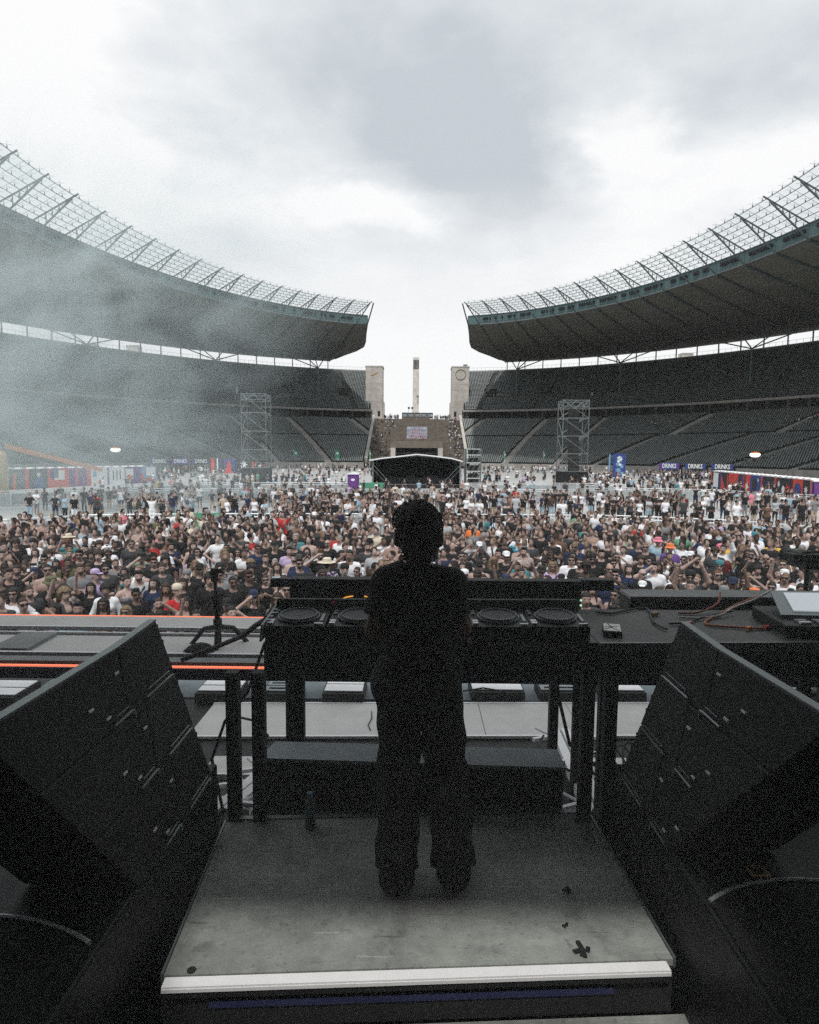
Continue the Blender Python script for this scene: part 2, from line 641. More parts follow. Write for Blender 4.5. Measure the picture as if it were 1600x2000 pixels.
def seat_cloud(rows, s, tier, aisles, n, pitch, voms=()):
    """positions and headings of all the seats of one tier"""
    P = []
    for i in range(n):
        p, z = rows[i]
        pn = rows[i + 1][0]
        q = rowp(p, pn, 0.55)
        st = x_start(z + 0.3, tier) + 0.5
        th = math.asin(st / q[2])
        t = i / n
        gaps = []
        for (b0, b1, f0, f1, wd) in aisles:
            if f0 - 1e-6 <= t <= f1:
                f = (t - f0) / max(1e-6, f1 - f0)
                gaps.append((rad(lerp(b0, b1, f)), wd / 2 + 0.25))
        for (b, f) in voms:
            if f - 0.09 <= t <= f + 0.12:
                gaps.append((rad(b), 2.3))
        if tier == 'low' and abs(t - 0.55) < 0.013:
            continue
        while th < rad(84):
            x, y = ell(*q, th)
            dx, dy = q[2] * math.cos(th), -q[1] * math.sin(th)
            ds = math.hypot(dx, dy)
            ok = True
            for (ga, gw) in gaps:
                if abs(th - ga) * ds < gw:
                    ok = False
                    break
            if ok:
                P.append((s * x, y, z, math.atan2(dy, s * dx)))
            th += pitch / ds
    return P


SEAT_V = np.array([(-.17, -.16, .40), (.17, -.16, .40), (.17, .16, .38), (-.17, .16, .38),
                   (-.17, .16, .38), (.17, .16, .38), (.155, .26, .76), (-.155, .26, .76),
                   (-.155, .32, .76), (.155, .32, .76)], np.float32)
SEAT_F = np.array([(0, 1, 2, 3), (4, 5, 6, 7), (7, 6, 9, 8)], np.int32)


def seats_mesh(P, s):
    P = np.array(P, np.float32)
    n = len(P)
    ang = P[:, 3]
    # the seat's back points away from the field: local +y is outward
    tx, ty = np.cos(ang), np.sin(ang)
    ox, oy = -ty * s, tx * s
    ox, oy = np.where(oy * 1.0 + ox * np.sign(P[:, 0]) < 0, -ox, ox), np.where(oy + ox * np.sign(P[:, 0]) < 0, -oy, oy)
    V = np.empty((n, len(SEAT_V), 3), np.float32)
    V[:, :, 0] = P[:, None, 0] + SEAT_V[None, :, 0] * tx[:, None] + SEAT_V[None, :, 1] * ox[:, None]
    V[:, :, 1] = P[:, None, 1] + SEAT_V[None, :, 0] * ty[:, None] + SEAT_V[None, :, 1] * oy[:, None]
    V[:, :, 2] = P[:, None, 2] + SEAT_V[None, :, 2]
    F = (SEAT_F[None] + (np.arange(n) * len(SEAT_V))[:, None, None]).reshape(-1, 4)
    return np_mesh('seat_rows', V.reshape(-1, 3), F, M['seat'])


def aisle_steps(rows, s, spec, n):
    b0, b1, f0, f1, wd = spec
    mb = MB()
    i0, i1 = int(round(f0 * n)), int(round(f1 * n))
    for i in range(i0, min(i1, n)):
        for h in (0, 1):
            t = (i + h * 0.5 + 0.25) / n
            f = (t - f0) / max(1e-6, f1 - f0)
            p = rowp(rows[i][0], rows[i + 1][0], 0.25 + 0.5 * h)
            z = rows[i][1]
            zt = z + (rows[i + 1][1] - z) * (0.5 if h else 0.0) + 0.06
            th = rad(lerp(b0, b1, f))
            x, y = ell(*p, th)
            a = math.atan2(-p[1] * math.sin(th), s * p[2] * math.cos(th))
            R = Matrix.Rotation(a, 3, 'Z')
            dep = 0.48
            mb.box((s * x, y, (z - 0.15 + zt) / 2), (wd, dep, zt - z + 0.15), R)
    return mb


for s, side in ((-1, 'left'), (1, 'right')):
    root = thing('grandstand', (s * 100, 190, 0),
                 'smoke veiled grandstand with dark seats behind the left stalls' if s < 0 else
                 'clear dark grandstand with almost empty seats behind the right stalls', 'grandstand', 'stadium grandstands')
    mb = MB()
    terrace(mb, LOWER, s, 'low')
    # field wall
    t0 = math.asin(15.4 / WALL[2])
    pts = [ell(*WALL, lerp(t0, TH_END, j / 72)) for j in range(73)]
    mb.grid([[(s * x, y, 0) for x, y in pts], [(s * x, y, 1.75) for x, y in pts]])
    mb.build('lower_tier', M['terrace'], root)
    wl = MB()
    wp = [ell(WALL[0], WALL[1] - 0.25, WALL[2] - 0.25, lerp(t0, TH_END, j / 90)) for j in range(91)]
    for j in range(0, 90, 2):
        a, b, c_ = wp[j], wp[j + 1], wp[min(j + 2, 90)]
        k = MB()
        for (u, v) in ((a, b), (b, c_)):
            k.beam((s * u[0], u[1], 0.86), (s * v[0], v[1], 0.86), 0.18, 1.7)
        k.build('wall_panel', M['concrete'], root)
    mb = MB()
    terrace(mb, UPPER, s, 'up')
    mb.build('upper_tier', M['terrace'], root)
    for nm, rows, tier, ais, n, vo in (('seat_rows', LOWER, 'low', LOW_AISLES, NROW_L, ()), ('seat_rows', UPPER, 'up', UP_AISLES, NROW_U, VOMS)):
        P = seat_cloud(rows, s, tier, ais, n, 0.56 if tier == 'low' else 0.58, vo)
        o = link(nm, seats_mesh(P, s), root, -root.location)
        o['kind'] = 'stuff'
        for a in ais:
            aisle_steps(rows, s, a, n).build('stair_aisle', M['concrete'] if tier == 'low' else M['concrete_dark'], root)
    # walkway half way up the lower tier
    mb = MB()
    p = rowp(WALL, LOW_T, 0.555)
    zz = LOWER[22][1] + 0.25
    q = [ell(*p, lerp(math.asin(15.4 / p[2]), TH_END, j / 60)) for j in range(61)]
    for j in range(60):
        mb.beam((s * q[j][0], q[j][1], zz + 0.55), (s * q[j + 1][0], q[j + 1][1], zz + 0.55), 0.06, 0.06)
        if j % 2 == 0:
            mb.beam((s * q[j][0], q[j][1], zz - 0.3), (s * q[j][0], q[j][1], zz + 0.55), 0.05, 0.05)
    mb.build('walkway_rail', M['roof_steel'], root)
    # gallery between the tiers: back wall, floor, columns, balcony slab
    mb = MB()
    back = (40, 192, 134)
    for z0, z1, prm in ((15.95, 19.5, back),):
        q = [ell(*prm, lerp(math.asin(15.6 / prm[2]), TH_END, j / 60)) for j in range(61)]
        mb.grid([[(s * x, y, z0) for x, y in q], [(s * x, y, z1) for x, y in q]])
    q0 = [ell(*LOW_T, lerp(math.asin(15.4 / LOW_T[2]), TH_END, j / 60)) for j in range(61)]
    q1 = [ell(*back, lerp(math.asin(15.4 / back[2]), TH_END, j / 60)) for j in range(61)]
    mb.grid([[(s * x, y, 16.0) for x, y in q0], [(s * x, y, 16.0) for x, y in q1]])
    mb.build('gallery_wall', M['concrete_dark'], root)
    mb = MB()
    fr = (40, 184.2, 126.2)
    q0 = [ell(*fr, lerp(math.asin(15.8 / fr[2]), TH_END, j / 72)) for j in range(73)]
    q1 = [ell(*back, lerp(math.asin(15.8 / back[2]), TH_END, j / 72)) for j in range(73)]
    mb.grid([[(s * x, y, 18.75) for x, y in q1], [(s * x, y, 18.75) for x, y in q0], [(s * x, y, 19.42) for x, y in q0], [(s * x, y, 19.42) for x, y in q1]])
    mb.build('balcony_slab', M['concrete'], root)
    mb = MB()
    for j in range(72):
        a, b = q0[j], q0[j + 1]
        mb.beam((s * a[0], a[1], 20.25), (s * b[0], b[1], 20.25), 0.06, 0.06)
    mb.build('balcony_rail', M['roof_steel'], root)
    colm = MB()
    colm.box((0, 0, 1.4), (0.55, 0.55, 2.8))
    cme = colm.mesh('column', [M['concrete_dark']])  # columns get the darker concrete to paint in the shade under the balcony
    prm = (40, 185.2, 126.8)
    th = math.asin(17.2 / prm[2])
    while th < rad(88):
        x, y = ell(*prm, th)
        ds = math.hypot(prm[2] * math.cos(th), prm[1] * math.sin(th))
        o = link('column', cme, root, Vector((s * x, y, 15.98)) - root.location)
        o.rotation_euler = (0, 0, math.atan2(-prm[1] * math.sin(th), s * prm[2] * math.cos(th)))
        th += 5.2 / ds
    # vomitories in the upper tier
    for (b, f) in VOMS:
        i = int(f * NROW_U)
        p, z = UPPER[i]
        th = rad(b)
        x, y = ell(*rowp(UP_F, UP_T, f + 0.03), th)
        a = math.atan2(-p[1] * math.sin(th), s * p[2] * math.cos(th))
        R = Matrix.Rotation(a, 3, 'Z')
        oy = R @ Vector((0, 1, 0))
        if oy.dot(Vector((s * math.sin(th), math.cos(th), 0))) < 0:
            R = Matrix.Rotation(a + math.pi, 3, 'Z')
        c = Vector((s * x, y, z))
        mb = MB()
        for k in (-1, 1):
            mb.box(c + R @ Vector((k * 1.45, 0.6, 0.4)), (0.35, 4.2, 2.6), R)
        mb.box(c + R @ Vector((0, 2.4, 1.75)), (2.6, 0.5, 1.1), R)
        for k in (-1, 1):
            for q in range(6):
                mb.box(c + R @ Vector((k * 2.15, -1.2 + q * 0.55, 0.05 + q * 0.37)), (0.95, 0.5, 0.35), R)
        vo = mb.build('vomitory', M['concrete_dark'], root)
        mb = MB()
        mb.box(c + R @ Vector((0, 2.0, 0.55)), (2.5, 0.2, 1.4), R)
        mb.box(c + R @ Vector((0, 0.6, -0.15)), (2.5, 2.8, 0.1), R)
        mb.build('doorway', M['print_black'], vo)
    # parapet at the back, with its rail
    prm = (40, 209.6, 145.6)
    q = [ell(*prm, lerp(math.asin(18.4 / prm[2]), TH_END, j / 72)) for j in range(73)]
    mb = MB()
    for j in range(72):
        mb.beam((s * q[j][0], q[j][1], 35.3), (s * q[j + 1][0], q[j + 1][1], 35.3), 0.6, 1.1)
    mb.build('parapet', M['stone'] if False else M['concrete'], root)
    mb = MB()
    for j in range(72):
        mb.beam((s * q[j][0], q[j][1], 36.9), (s * q[j + 1][0], q[j + 1][1], 36.9), 0.05, 0.05)
        for k in (0, 0.5):
            x, y = lerp(q[j][0], q[j + 1][0], k), lerp(q[j][1], q[j + 1][1], k)
            mb.beam((s * x, y, 35.6), (s * x, y, 36.9), 0.05, 0.05)
    mb.build('parapet_rail', M['roof_steel'], root)
    mb = MB()     # the wall that closes the back of the stand down to the ground
    q2 = [ell(40, 210, 146, lerp(math.asin(18.6 / 146), TH_END, j / 72)) for j in range(73)]
    mb.grid([[(s * x, y, 0) for x, y in q2], [(s * x, y, 35.2) for x, y in q2]])
    mb.build('outer_wall', M['stone'], root)
    for (x0, x1, y, z1) in (((92.2, 96.2, 228, 40.0), (99.8, 103.5, 217, 38.0)) if s > 0 else ((92.1, 95.9, 213.5, 39.2), (103.2, 107.2, 207, 38.6))):
        mb = MB()
        mb.bounds((s * x0, y, 30), (s * x1, y + 3.5, z1))
        mb.bounds((s * x0 - 0.15 * 0, y - 0.12, z1 - 0.35), (s * x1, y - 0.003, z1))
        mb.build('stair_house', M['stone'], root)

# ================================================================== roofs
RIM = (86, 81.2, 51.7)
FAS = (80, 94.6, 62.8)
OUT = (40, 209, 145)


def th_rim(i):
    return 13.4 + 4.85 * i


def th_fas(t):
    return 0.89 * t + 3.0


def th_out(t):
    f = th_fas(t)
    return 0.78 * f + 1.6


ZR, ZF1, ZF0, ZO = 42.0, 40.5, 38.2, 38.5
NB = 19
for s, side in ((-1, 'left'), (1, 'right')):
    root = thing('stadium_roof', (s * 70, 170, 0),
                 'stadium roof with glazed inner edge, partly veiled by smoke' if s < 0 else
                 'stadium roof with glazed inner edge, its dark soffit clear of smoke', 'stadium roof', 'stadium roofs')

    def rp(prm, deg, z):
        x, y = ell(*prm, rad(deg))
        return Vector((s * x, y, z))

    def soff(t, k):
        """soffit point at rim angle t, k from the fascia (0) to the outer edge (1)"""
        a, b = rp(FAS, th_fas(t), ZF0), rp(OUT, th_out(t), ZO)
        p = a.lerp(b, k)
        p.z -= 0.55 * math.sin(math.pi * k)
        return p

    # trusses
    for i in range(NB + 1):
        t = th_rim(i)
        tip, ft, fb = rp(RIM, t, ZR), rp(FAS, th_fas(t), ZF1), rp(FAS, th_fas(t), ZF0 - 0.1)
        mb = MB()
        tip2 = tip + (tip - ft).normalized() * 0.9
        mb.beam(ft, tip2, 0.15, 0.2)
        mb.beam(fb, tip.lerp(ft, 0.06) + Vector((0, 0, -0.12)), 0.18, 0.22)
        for k in (0.2, 0.36, 0.52, 0.68, 1.0):
            a, b = tip.lerp(ft, k), (tip + Vector((0, 0, -0.1))).lerp(fb, k)
            mb.beam(a, b, 0.11, 0.11)
        ks = [0, 0.17, 0.34, 0.5, 0.67, 0.84, 0.97]
        for a, b in zip(ks[:-1], ks[1:]):
            pa, pb = soff(t, a), soff(t, b)
            mb.beam(pa + Vector((0, 0, -0.2)), pb + Vector((0, 0, -0.2)), 0.34, 0.36)
        mb.build('roof_truss', M['roof_steel'], root)
    # soffit panels, fascia panels, glass panes per bay
    pur = MB()
    clamps = MB()
    for i in range(NB):
        t0, t1 = th_rim(i), th_rim(i + 1)
        mb = MB()
        cols = [[soff(lerp(t0, t1, 0.0015 + 0.997 * u / 4), k / 8) for u in range(5)] for k in range(9)]
        mb.grid(cols)
        top = [[p + Vector((0, 0, 2.2)) for p in r] for r in cols]
        mb.grid(top)
        mb.build('soffit_panel', M['soffit'], root)
        if i % 1 == 0:
            mb = MB()
            for k in (0.18, 0.42, 0.68):
                mb.beam(soff(t0, k) - Vector((0, 0, 0.1)), soff(t1, k) - Vector((0, 0, 0.1)), 0.07, 0.05)
            mb.build('soffit_batten', M['roof_steel'], root)
        mb = MB()
        f0 = [rp(FAS, th_fas(lerp(t0, t1, u / 4)), ZF0) for u in range(5)]
        f1 = [rp(FAS, th_fas(lerp(t0, t1, u / 4)), ZF1 - 0.05) for u in range(5)]
        mb.grid([f0, f1])
        for u in range(4):
            mb.beam(f0[u] + Vector((0, 0, -0.05)), f0[u + 1] + Vector((0, 0, -0.05)), 0.35, 0.22, 1)
            mb.beam(f1[u], f1[u + 1], 0.3, 0.16, 1)
        mb.build('fascia_panel', [M['fascia'], M['steel']], root)
        mb = MB()
        for u in (0.2, 0.3, 0.4, 0.55, 0.65, 0.75, 0.85):
            if rng.random() < 0.25:
                continue
            p = rp((FAS[0], FAS[1] - 0.3, FAS[2] - 0.3), th_fas(lerp(t0, t1, u)), ZF0 + 1.25)
            q = rp((FAS[0], FAS[1] - 0.3, FAS[2] - 0.3), th_fas(lerp(t0, t1, u + 0.07)), ZF0 + 1.25)
            mb.beam(p, q, 0.4, 0.62)
        if mb.f:
            mb.build('floodlight', M['print_black'], root)
        for r in range(6):
            k0, k1 = r / 6, (r + 1) / 6
            mb = MB()
            rows = []
            for kk in (lerp(k0, k1, 0.02), lerp(k0, k1, 0.98)):
                rows.append([rp(RIM, lerp(t0, t1, u), ZR + 0.25).lerp(rp(FAS, th_fas(lerp(t0, t1, u)), ZF1 + 0.25), kk) for u in (0.01, 0.5, 0.99)])
            mb.grid(rows)
            mb.build('glass_pane', M['glass'], root)
        for r in range(7):
            k = r / 6
            pp = [rp(RIM, lerp(t0, t1, u / 3), ZR).lerp(rp(FAS, th_fas(lerp(t0, t1, u / 3)), ZF1), k) for u in range(4)]
            for a, b in zip(pp[:-1], pp[1:]):
                pur.beam(a, b, 0.06, 0.09)
            for u in range(3):
                for kk in (k,):
                    c = rp(RIM, lerp(t0, t1, (u + .5) / 3), ZR).lerp(rp(FAS, th_fas(lerp(t0, t1, (u + .5) / 3)), ZF1), kk)
                    clamps.box(c + Vector((0, 0, 0.22)), (0.11, 0.11, 0.3))
                    d1 = (rp(RIM, t1, ZR) - rp(RIM, t0, ZR)).normalized() * 0.55
                    d2 = (rp(FAS, th_fas(t0), ZF1) - rp(RIM, t0, ZR)).normalized() * 0.55
                    up = Vector((0, 0, 0.5))
                    for q in (d1 + d2, d1 - d2):
                        clamps.beam(c - q + up, c + q + up, 0.025, 0.025)
            # thin glazing bars between the purlins
            if r < 6:
                for u in (1 / 3, 2 / 3):
                    a = rp(RIM, lerp(t0, t1, u), ZR).lerp(rp(FAS, th_fas(lerp(t0, t1, u)), ZF1), k)
                    b = rp(RIM, lerp(t0, t1, u), ZR).lerp(rp(FAS, th_fas(lerp(t0, t1, u)), ZF1), k + 1 / 6)
                    pur.beam(a, b, 0.025, 0.025)
    pur.build('purlins', M['roof_steel'], root)['kind'] = 'stuff'
    clamps.build('glass_clamps', M['roof_steel'], root)['kind'] = 'stuff'
    # the end towards the gate: soffit turned up past the last truss
    edge = [(11.2, 165.2, 42.0), (13.3, 173.0, 38.4), (14.5, 184, 38.2), (15.8, 198, 38.1), (17.2, 208, 38.2), (20.6, 218, 38.4), (25.2, 227, 38.5), (30.0, 237, 38.5)]
    inner = [soff(th_rim(0), k) for k in (0, 0.0, 0.14, 0.3, 0.45, 0.6, 0.78, 1.0)]
    inner[0] = rp(FAS, th_fas(th_rim(0)), ZF1)
    mb = MB()
    mb.grid([[Vector((s * x, y, z)) for x, y, z in edge[1:]], inner[1:]])
    mb.grid([[Vector((s * x, y, z + 2.2)) for x, y, z in edge[1:]], [p + Vector((0, 0, 2.2)) for p in inner[1:]]])
    mb.grid([[Vector((s * x, y, z)) for x, y, z in edge[1:]], [Vector((s * x, y, z + 2.2)) for x, y, z in edge[1:]]])
    mb.build('end_soffit', M['soffit'], root)
    mb = MB()
    for a, b in zip(edge[:-1], edge[1:]):
        mb.beam((s * a[0], a[1], a[2]), (s * b[0], b[1], b[2]), 0.26, 0.3)
    for j in range(2, 7):
        mb.beam(Vector((s * edge[j][0], edge[j][1], edge[j][2] - 0.12)), inner[j] - Vector((0, 0, 0.12)), 0.16, 0.12, 1)
    mb.quad(inner[0], soff(th_rim(0), 0), (s * edge[1][0], edge[1][1], edge[1][2]), (s * edge[1][0], edge[1][1], ZF1), 2)
    mb.beam((s * edge[1][0], edge[1][1], ZF1), inner[0], 0.3, 0.2)
    mb.beam((s * edge[1][0], edge[1][1], ZF1), (s * edge[1][0], edge[1][1], edge[1][2]), 0.25, 0.25)
    mb.build('end_edge', [M['roof_steel'], M['steel'], M['fascia']], root)
    # posts that carry the outer edge, and the branching tree columns inside the upper tier
    post = MB()
    post.box((0, 0, 1.7), (0.3, 0.3, 3.4))
    pme = post.mesh('roof_post', [M['roof_steel']])
    prm = (40, 208.2, 144.2)
    th = rad(13.4)
    while th < rad(86):
        x, y = ell(*prm, th)
        ds = math.hypot(prm[2] * math.cos(th), prm[1] * math.sin(th))
        link('roof_post', pme, root, Vector((s * x, y, 35.3)) - root.location)
        th += 6.6 / ds
    for dgr in (15.1, 29.2, 43.6, 57.5, 71.5):
        p = rowp(UP_F, UP_T, 0.30)
        zb = UPPER[9][1]
        x, y = ell(*p, rad(dgr))
        base = Vector((s * x, y, zb))
        fork = Vector((s * x, y, 33.6))
        mb = MB()
        mb.tube(base, fork, 0.24, 10, 0, 0.19)
        pr_ = (40, 204, 141)
        for dd, rr in ((-3.8 if dgr > 20 else -1.0, 1.0), (-1.3 if dgr > 20 else 0.2, 1.0), (1.3, 1.0), (3.8, 1.0)):
            xx, yy = ell(pr_[0], pr_[1], pr_[2], rad(dgr + dd))
            mb.tube(fork, (s * xx, yy, 38.4), 0.17, 8)
        mb.build('tree_column', M['steel'] if False else M['fascia'], root)

# ================================================================== marathon gate
for s, side in ((-1, 'left'), (1, 'right')):
    root = thing('gate_tower', (s * 15.2, 231, 16.4),
                 'pale limestone gate tower with gilded hands, left of the steps' if s < 0 else
                 'pale limestone gate tower with round clock ring, right of the steps', 'gate tower', 'gate towers beside the steps')
    mb = MB()
    mb.bounds((s * 12.2, 228.2, 16.4), (s * 18.15, 236, 34.6))
    mb.bounds((s * 11.75, 229, 16.4), (s * 12.198, 235, 22.5))
    mb.build('tower_shaft', M['stone'], root)
    nst = 9
    for k in range(nst):
        z0 = 16.5 + k * 2.02
        for j in range(3):
            b = MB()
            x0 = 12.22 + j * 1.98
            b.bounds((s * (x0 + 0.015), 228.12, z0 + 0.015), (s * (x0 + 1.95), 228.198, z0 + 1.99))
            b.build('stone', M['stone'], root)
    mb = MB()
    mb.bounds((s * 12.0, 228.0, 34.603), (s * 18.35, 236.2, 34.95))
    mb.build('cornice', M['stone'], root)
    c = Vector((s * 15.2, 228.04, 32.0))
    mb = MB()
    if s > 0:
        for j in range(40):
            a0, a1 = 2 * math.pi * j / 40, 2 * math.pi * (j + 1) / 40
            mb.beam(c + Vector((1.75 * math.cos(a0), 0, 1.75 * math.sin(a0))), c + Vector((1.75 * math.cos(a1), 0, 1.75 * math.sin(a1))), 0.12, 0.14)
        mb.build('clock_ring', M['bronze'], root)
        mb = MB()
        mb.beam(c, c + Vector((0.1, 0, 1.3)), 0.1, 0.14)
        mb.beam(c, c + Vector((-0.1, 0, -0.7)), 0.1, 0.14)
        mb.build('clock_hand', M['gold'], root)
        mb = MB()
        mb.bounds((16.2, 229, 34.953), (17.6, 231, 35.7))
        mb.build('roof_hatch', M['steel'], root)
    else:
        mb.beam(c + Vector((-1.3, 0, -0.45)), c + Vector((1.4, 0, 0.75)), 0.13, 0.17)
        mb.beam(c + Vector((-0.5, 0, -0.45)), c + Vector((0.7, 0, 0.2)), 0.13, 0.15)
        mb.build('clock_hand', M['gold'], root)
    mb = MB()
    mb.bounds((s * 13.0, 228.05, 17.4), (s * 13.9, 228.117, 19.2))
    mb.build('door', M['print_black'], root)

root = thing('bell_tower', (-0.95, 473, 16.4), 'tall slender stone bell tower rising between the two gate towers', 'bell tower')
mb = MB()
mb.bounds((-3.2, 470, 16.4), (1.3, 476, 65.0))
mb.bounds((-3.2, 470, 71.8), (1.3, 476, 73.6))
for x in (-3.2, 0.95):
    mb.bounds((x, 470, 65.003), (x + 0.35, 476, 71.797))
mb.build('tower_shaft', M['stone'], root)
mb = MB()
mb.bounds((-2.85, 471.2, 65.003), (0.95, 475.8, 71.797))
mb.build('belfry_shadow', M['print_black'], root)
for k in range(3):
    mb = MB()
    x = -2.85 + 0.95 * (k + 1)
    mb.bounds((x - 0.12, 470.2, 65.003), (x + 0.12, 470.9, 71.797))
    mb.build('belfry_pillar', M['stone'], root)
mb = MB()
mb.bounds((0.5, 469.6, 40), (0.75, 469.9, 45.5))
mb.bounds((-0.4, 469.6, 45.5), (1.0, 469.9, 46.1))
mb.build('floodlight_pole', M['bronze'], root)

# marathon steps between the stands
root = thing('marathon_steps', (0, 190, 0), 'broad weathered stone steps rising through the gap between the stands', 'steps')
NS = 18
for k in range(NS):
    y0, y1 = 190 + 35 * k / NS, 190 + 35 * (k + 1) / NS
    z = 1.9 + 14.4 * k / NS
    for (x0, x1) in ((-14.4, -6.9), (6.9, 14.4)) if k < 8 else ((-14.4, 14.4),):
        mb = MB()
        mb.bounds((x0, y0 + 0.003, z - 1.2), (x1, y1, z + 14.4 / NS - 0.05))
        mb.build('step', M['stone_brown'], root)
for s in (-1, 1):
    mb = MB()
    mb.beam((s * 15.0, 189.6, 2.2), (s * 15.0, 225, 17.0), 0.9, 1.6)
    mb.build('flank_wall', M['stone'], root)
    mb = MB()
    mb.beam((s * 14.45, 190, 3.2), (s * 14.45, 225, 18.0), 0.1, 0.1)
    mb.build('handrail', M['steel'], root)
    for xr in (6.9, 10.6):
        mb = MB()
        mb.beam((s * xr, 190, 3.0), (s * xr, 225, 17.6), 0.09, 0.09)
        for k in range(9):
            yy = 190.5 + 35 * k / 9
            mb.beam((s * xr, yy, 2.1 + 14.4 * k / 9), (s * xr, yy, 3.2 + 14.5 * k / 9), 0.07, 0.07)
        mb.build('handrail', M['fascia'], root)
# the tunnel under the steps
root = thing('tunnel_portal', (0, 190, 0), 'dark square tunnel mouth in a stone frame below the printed banner', 'portal')
mb = MB()
for s in (-1, 1):
    mb.bounds((s * 6.3, 189.4, 0), (s * 7.7, 204, 6.0))
mb.build('jamb', M['stone'], root)
mb = MB()
mb.bounds((-7.7, 190.0, 6.003), (7.7, 205, 8.0))
mb.build('lintel', M['stone_brown'], root)
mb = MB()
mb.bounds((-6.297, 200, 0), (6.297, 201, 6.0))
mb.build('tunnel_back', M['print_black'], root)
mb = MB()
for x in (-6.2, -3, 3, 6.2):
    mb.beam((x, 190.4, 0), (x, 190.4, 4.4), 0.14)
mb.beam((-6.2, 190.4, 4.45), (6.2, 190.4, 4.45), 0.2)
mb.build('gate_frame', M['bronze'], root)
# end wall that closes the field between the stands
# block with the altar bowl terrace on top
root = thing('terrace_block', (0, 226, 14), 'brown stone block on top of the steps below black cabins', 'stone block')
for x0, x1 in ((-4.9, -0.06), (0.06, 4.5)):
    mb = MB()
    mb.bounds((x0, 224.2, 13.6), (x1, 228.0, 16.95))
    mb.build('stone', M['stone_brown'], root)
for k in range(5):
    root = thing('black_cabin', (-4.4 + k * 2.35, 229, 17), 'black cabin with pale window panel, on the stone block above the steps', 'cabin', 'black cabins above the steps')
    x = -5.3 + k * 2.2
    mb = MB()
    mb.bounds((x, 228.5, 16.953), (x + 2.12, 231, 18.75))
    mb.build('cabin_body', M['print_black'], root)
    mb = MB()
    mb.bounds((x + 0.25, 228.42, 17.35), (x + 1.85, 228.497, 18.35))
    mb.build('cabin_window', M['box_top'], root)
for k, x in enumerate((-2.9, -1.7)):
    mb = MB()
    mb.tube((x, 229.3, 18.75), (x, 229.3, 20.1), 0.06, 6)
    mb.bounds((x - 0.35, 228.9, 20.1), (x + 0.35, 229.6, 20.75))
    tag(mb.build('floodlight', M['print_black'], None, origin=(x, 229.3, 18.75)), 'small black floodlight on a pole over the cabins', 'floodlight', 'floodlights over the cabins')
# printed banner over the portal: worn illegible print
root = thing('festival_banner', (0, 206.6, 8), 'grey blue banner with blurred pink print hung over the tunnel portal', 'banner')
mb = MB()
mb.bounds((-3.25, 206.5, 8.25), (3.35, 206.62, 12.95))
mb.build('banner_sheet', M['banner_grey'], root)
mb = MB()
r2 = random.Random(4)
for (zc_, n, wd) in ((12.0, 5, 3.6), (11.0, 5, 4.6), (9.9, 8, 5.6), (9.0, 9, 5.8)):
    for j in range(n):
        x = 0.05 - wd / 2 + wd * (j + 0.5) / n
        for q in range(3):
            mb.box((x + r2.uniform(-.12, .12), 206.47, zc_ + r2.uniform(-.28, .28)), (r2.uniform(.12, .4), 0.05, r2.uniform(.12, .5)))
mb.build('banner_print', M['pink'], root)
for x, z in ((-2.6, 12.5), (2.4, 12.4), (2.8, 8.7), (-2.9, 9.6)):
    mb = MB()
    mb.box((x, 206.46, z), (0.7, 0.05, 0.35))
    mb.build('banner_mark', M['white'], root)
mb = MB()
for x in (-3.0, 3.1):
    mb.beam((x, 206.75, 6.5), (x, 206.75, 12.9), 0.12)
mb.build('banner_post', M['bronze'], root)
# ================================================================== mixing tent in the middle of the field
root = thing('mixing_tent', (0, 80, 0), 'black open fronted mixing tent with pale canopy edge, in the middle of the field', 'tent')
ridge = [(-5.6, 3.55), (-4.2, 3.8), (-2.0, 4.05), (0.0, 4.3), (2.0, 4.12), (4.2, 3.85), (5.5, 3.5)]
mb = MB()
mb.grid([[(x, 76.6, z) for x, z in ridge], [(x, 84.2, z - 0.2) for x, z in ridge]])
mb.grid([[(x, 76.62, z - 0.09) for x, z in ridge], [(x, 84.2, z - 0.3) for x, z in ridge]])
for (a, b) in zip(ridge[:-1], ridge[1:]):
    mb.beam((a[0], 76.5, a[1] - 0.08), (b[0], 76.5, b[1] - 0.08), 0.16, 0.14)
mb.build('canopy', M['white'], root)
mb = MB()
mb.quad((-5.3, 84, 0), (5.3, 84, 0), (5.3, 84, 3.7), (-5.3, 84, 3.7))
for s in (-1, 1):
    mb.quad((s * 5.3, 76.8, 0), (s * 5.3, 84, 0), (s * 5.3, 84, 3.6), (s * 5.3, 76.8, 3.6))
mb.build('tent_wall', M['black_cloth'], root)
mb = MB()
mb.bounds((-5.2, 76.9, 0), (5.2, 83.9, 0.35))
mb.bounds((-4.6, 78.4, 0.35), (4.6, 79.2, 1.35))
mb.build('tent_floor', M['print_black'], root)
for s in (-1, 1):
    mb = MB()
    for y in (76.7, 83.8):
        mb.tube((s * 5.2, y, 0), (s * 5.2, y, 3.7), 0.07, 8)
    mb.beam((s * 5.1, 76.66, 2.9), (s * 2.9, 76.66, 0.5), 0.05)
    mb.beam((s * 5.1, 76.66, 2.35), (s * 3.4, 76.66, 0.5), 0.04)
    mb.build('tent_leg', M['steel'], root)
mb = MB()
mb.beam((-5.1, 76.64, 0.62), (5.1, 76.64, 0.62), 0.07)
mb.build('front_rail', M['steel'], root)
mb = MB()
mb.bounds((-1.3, 78.38, 1.353), (-0.2, 78.9, 1.6))
mb.bounds((1.2, 78.38, 1.353), (2.6, 78.9, 1.65))
mb.build('mixing_desk', M['black_gloss'], root)

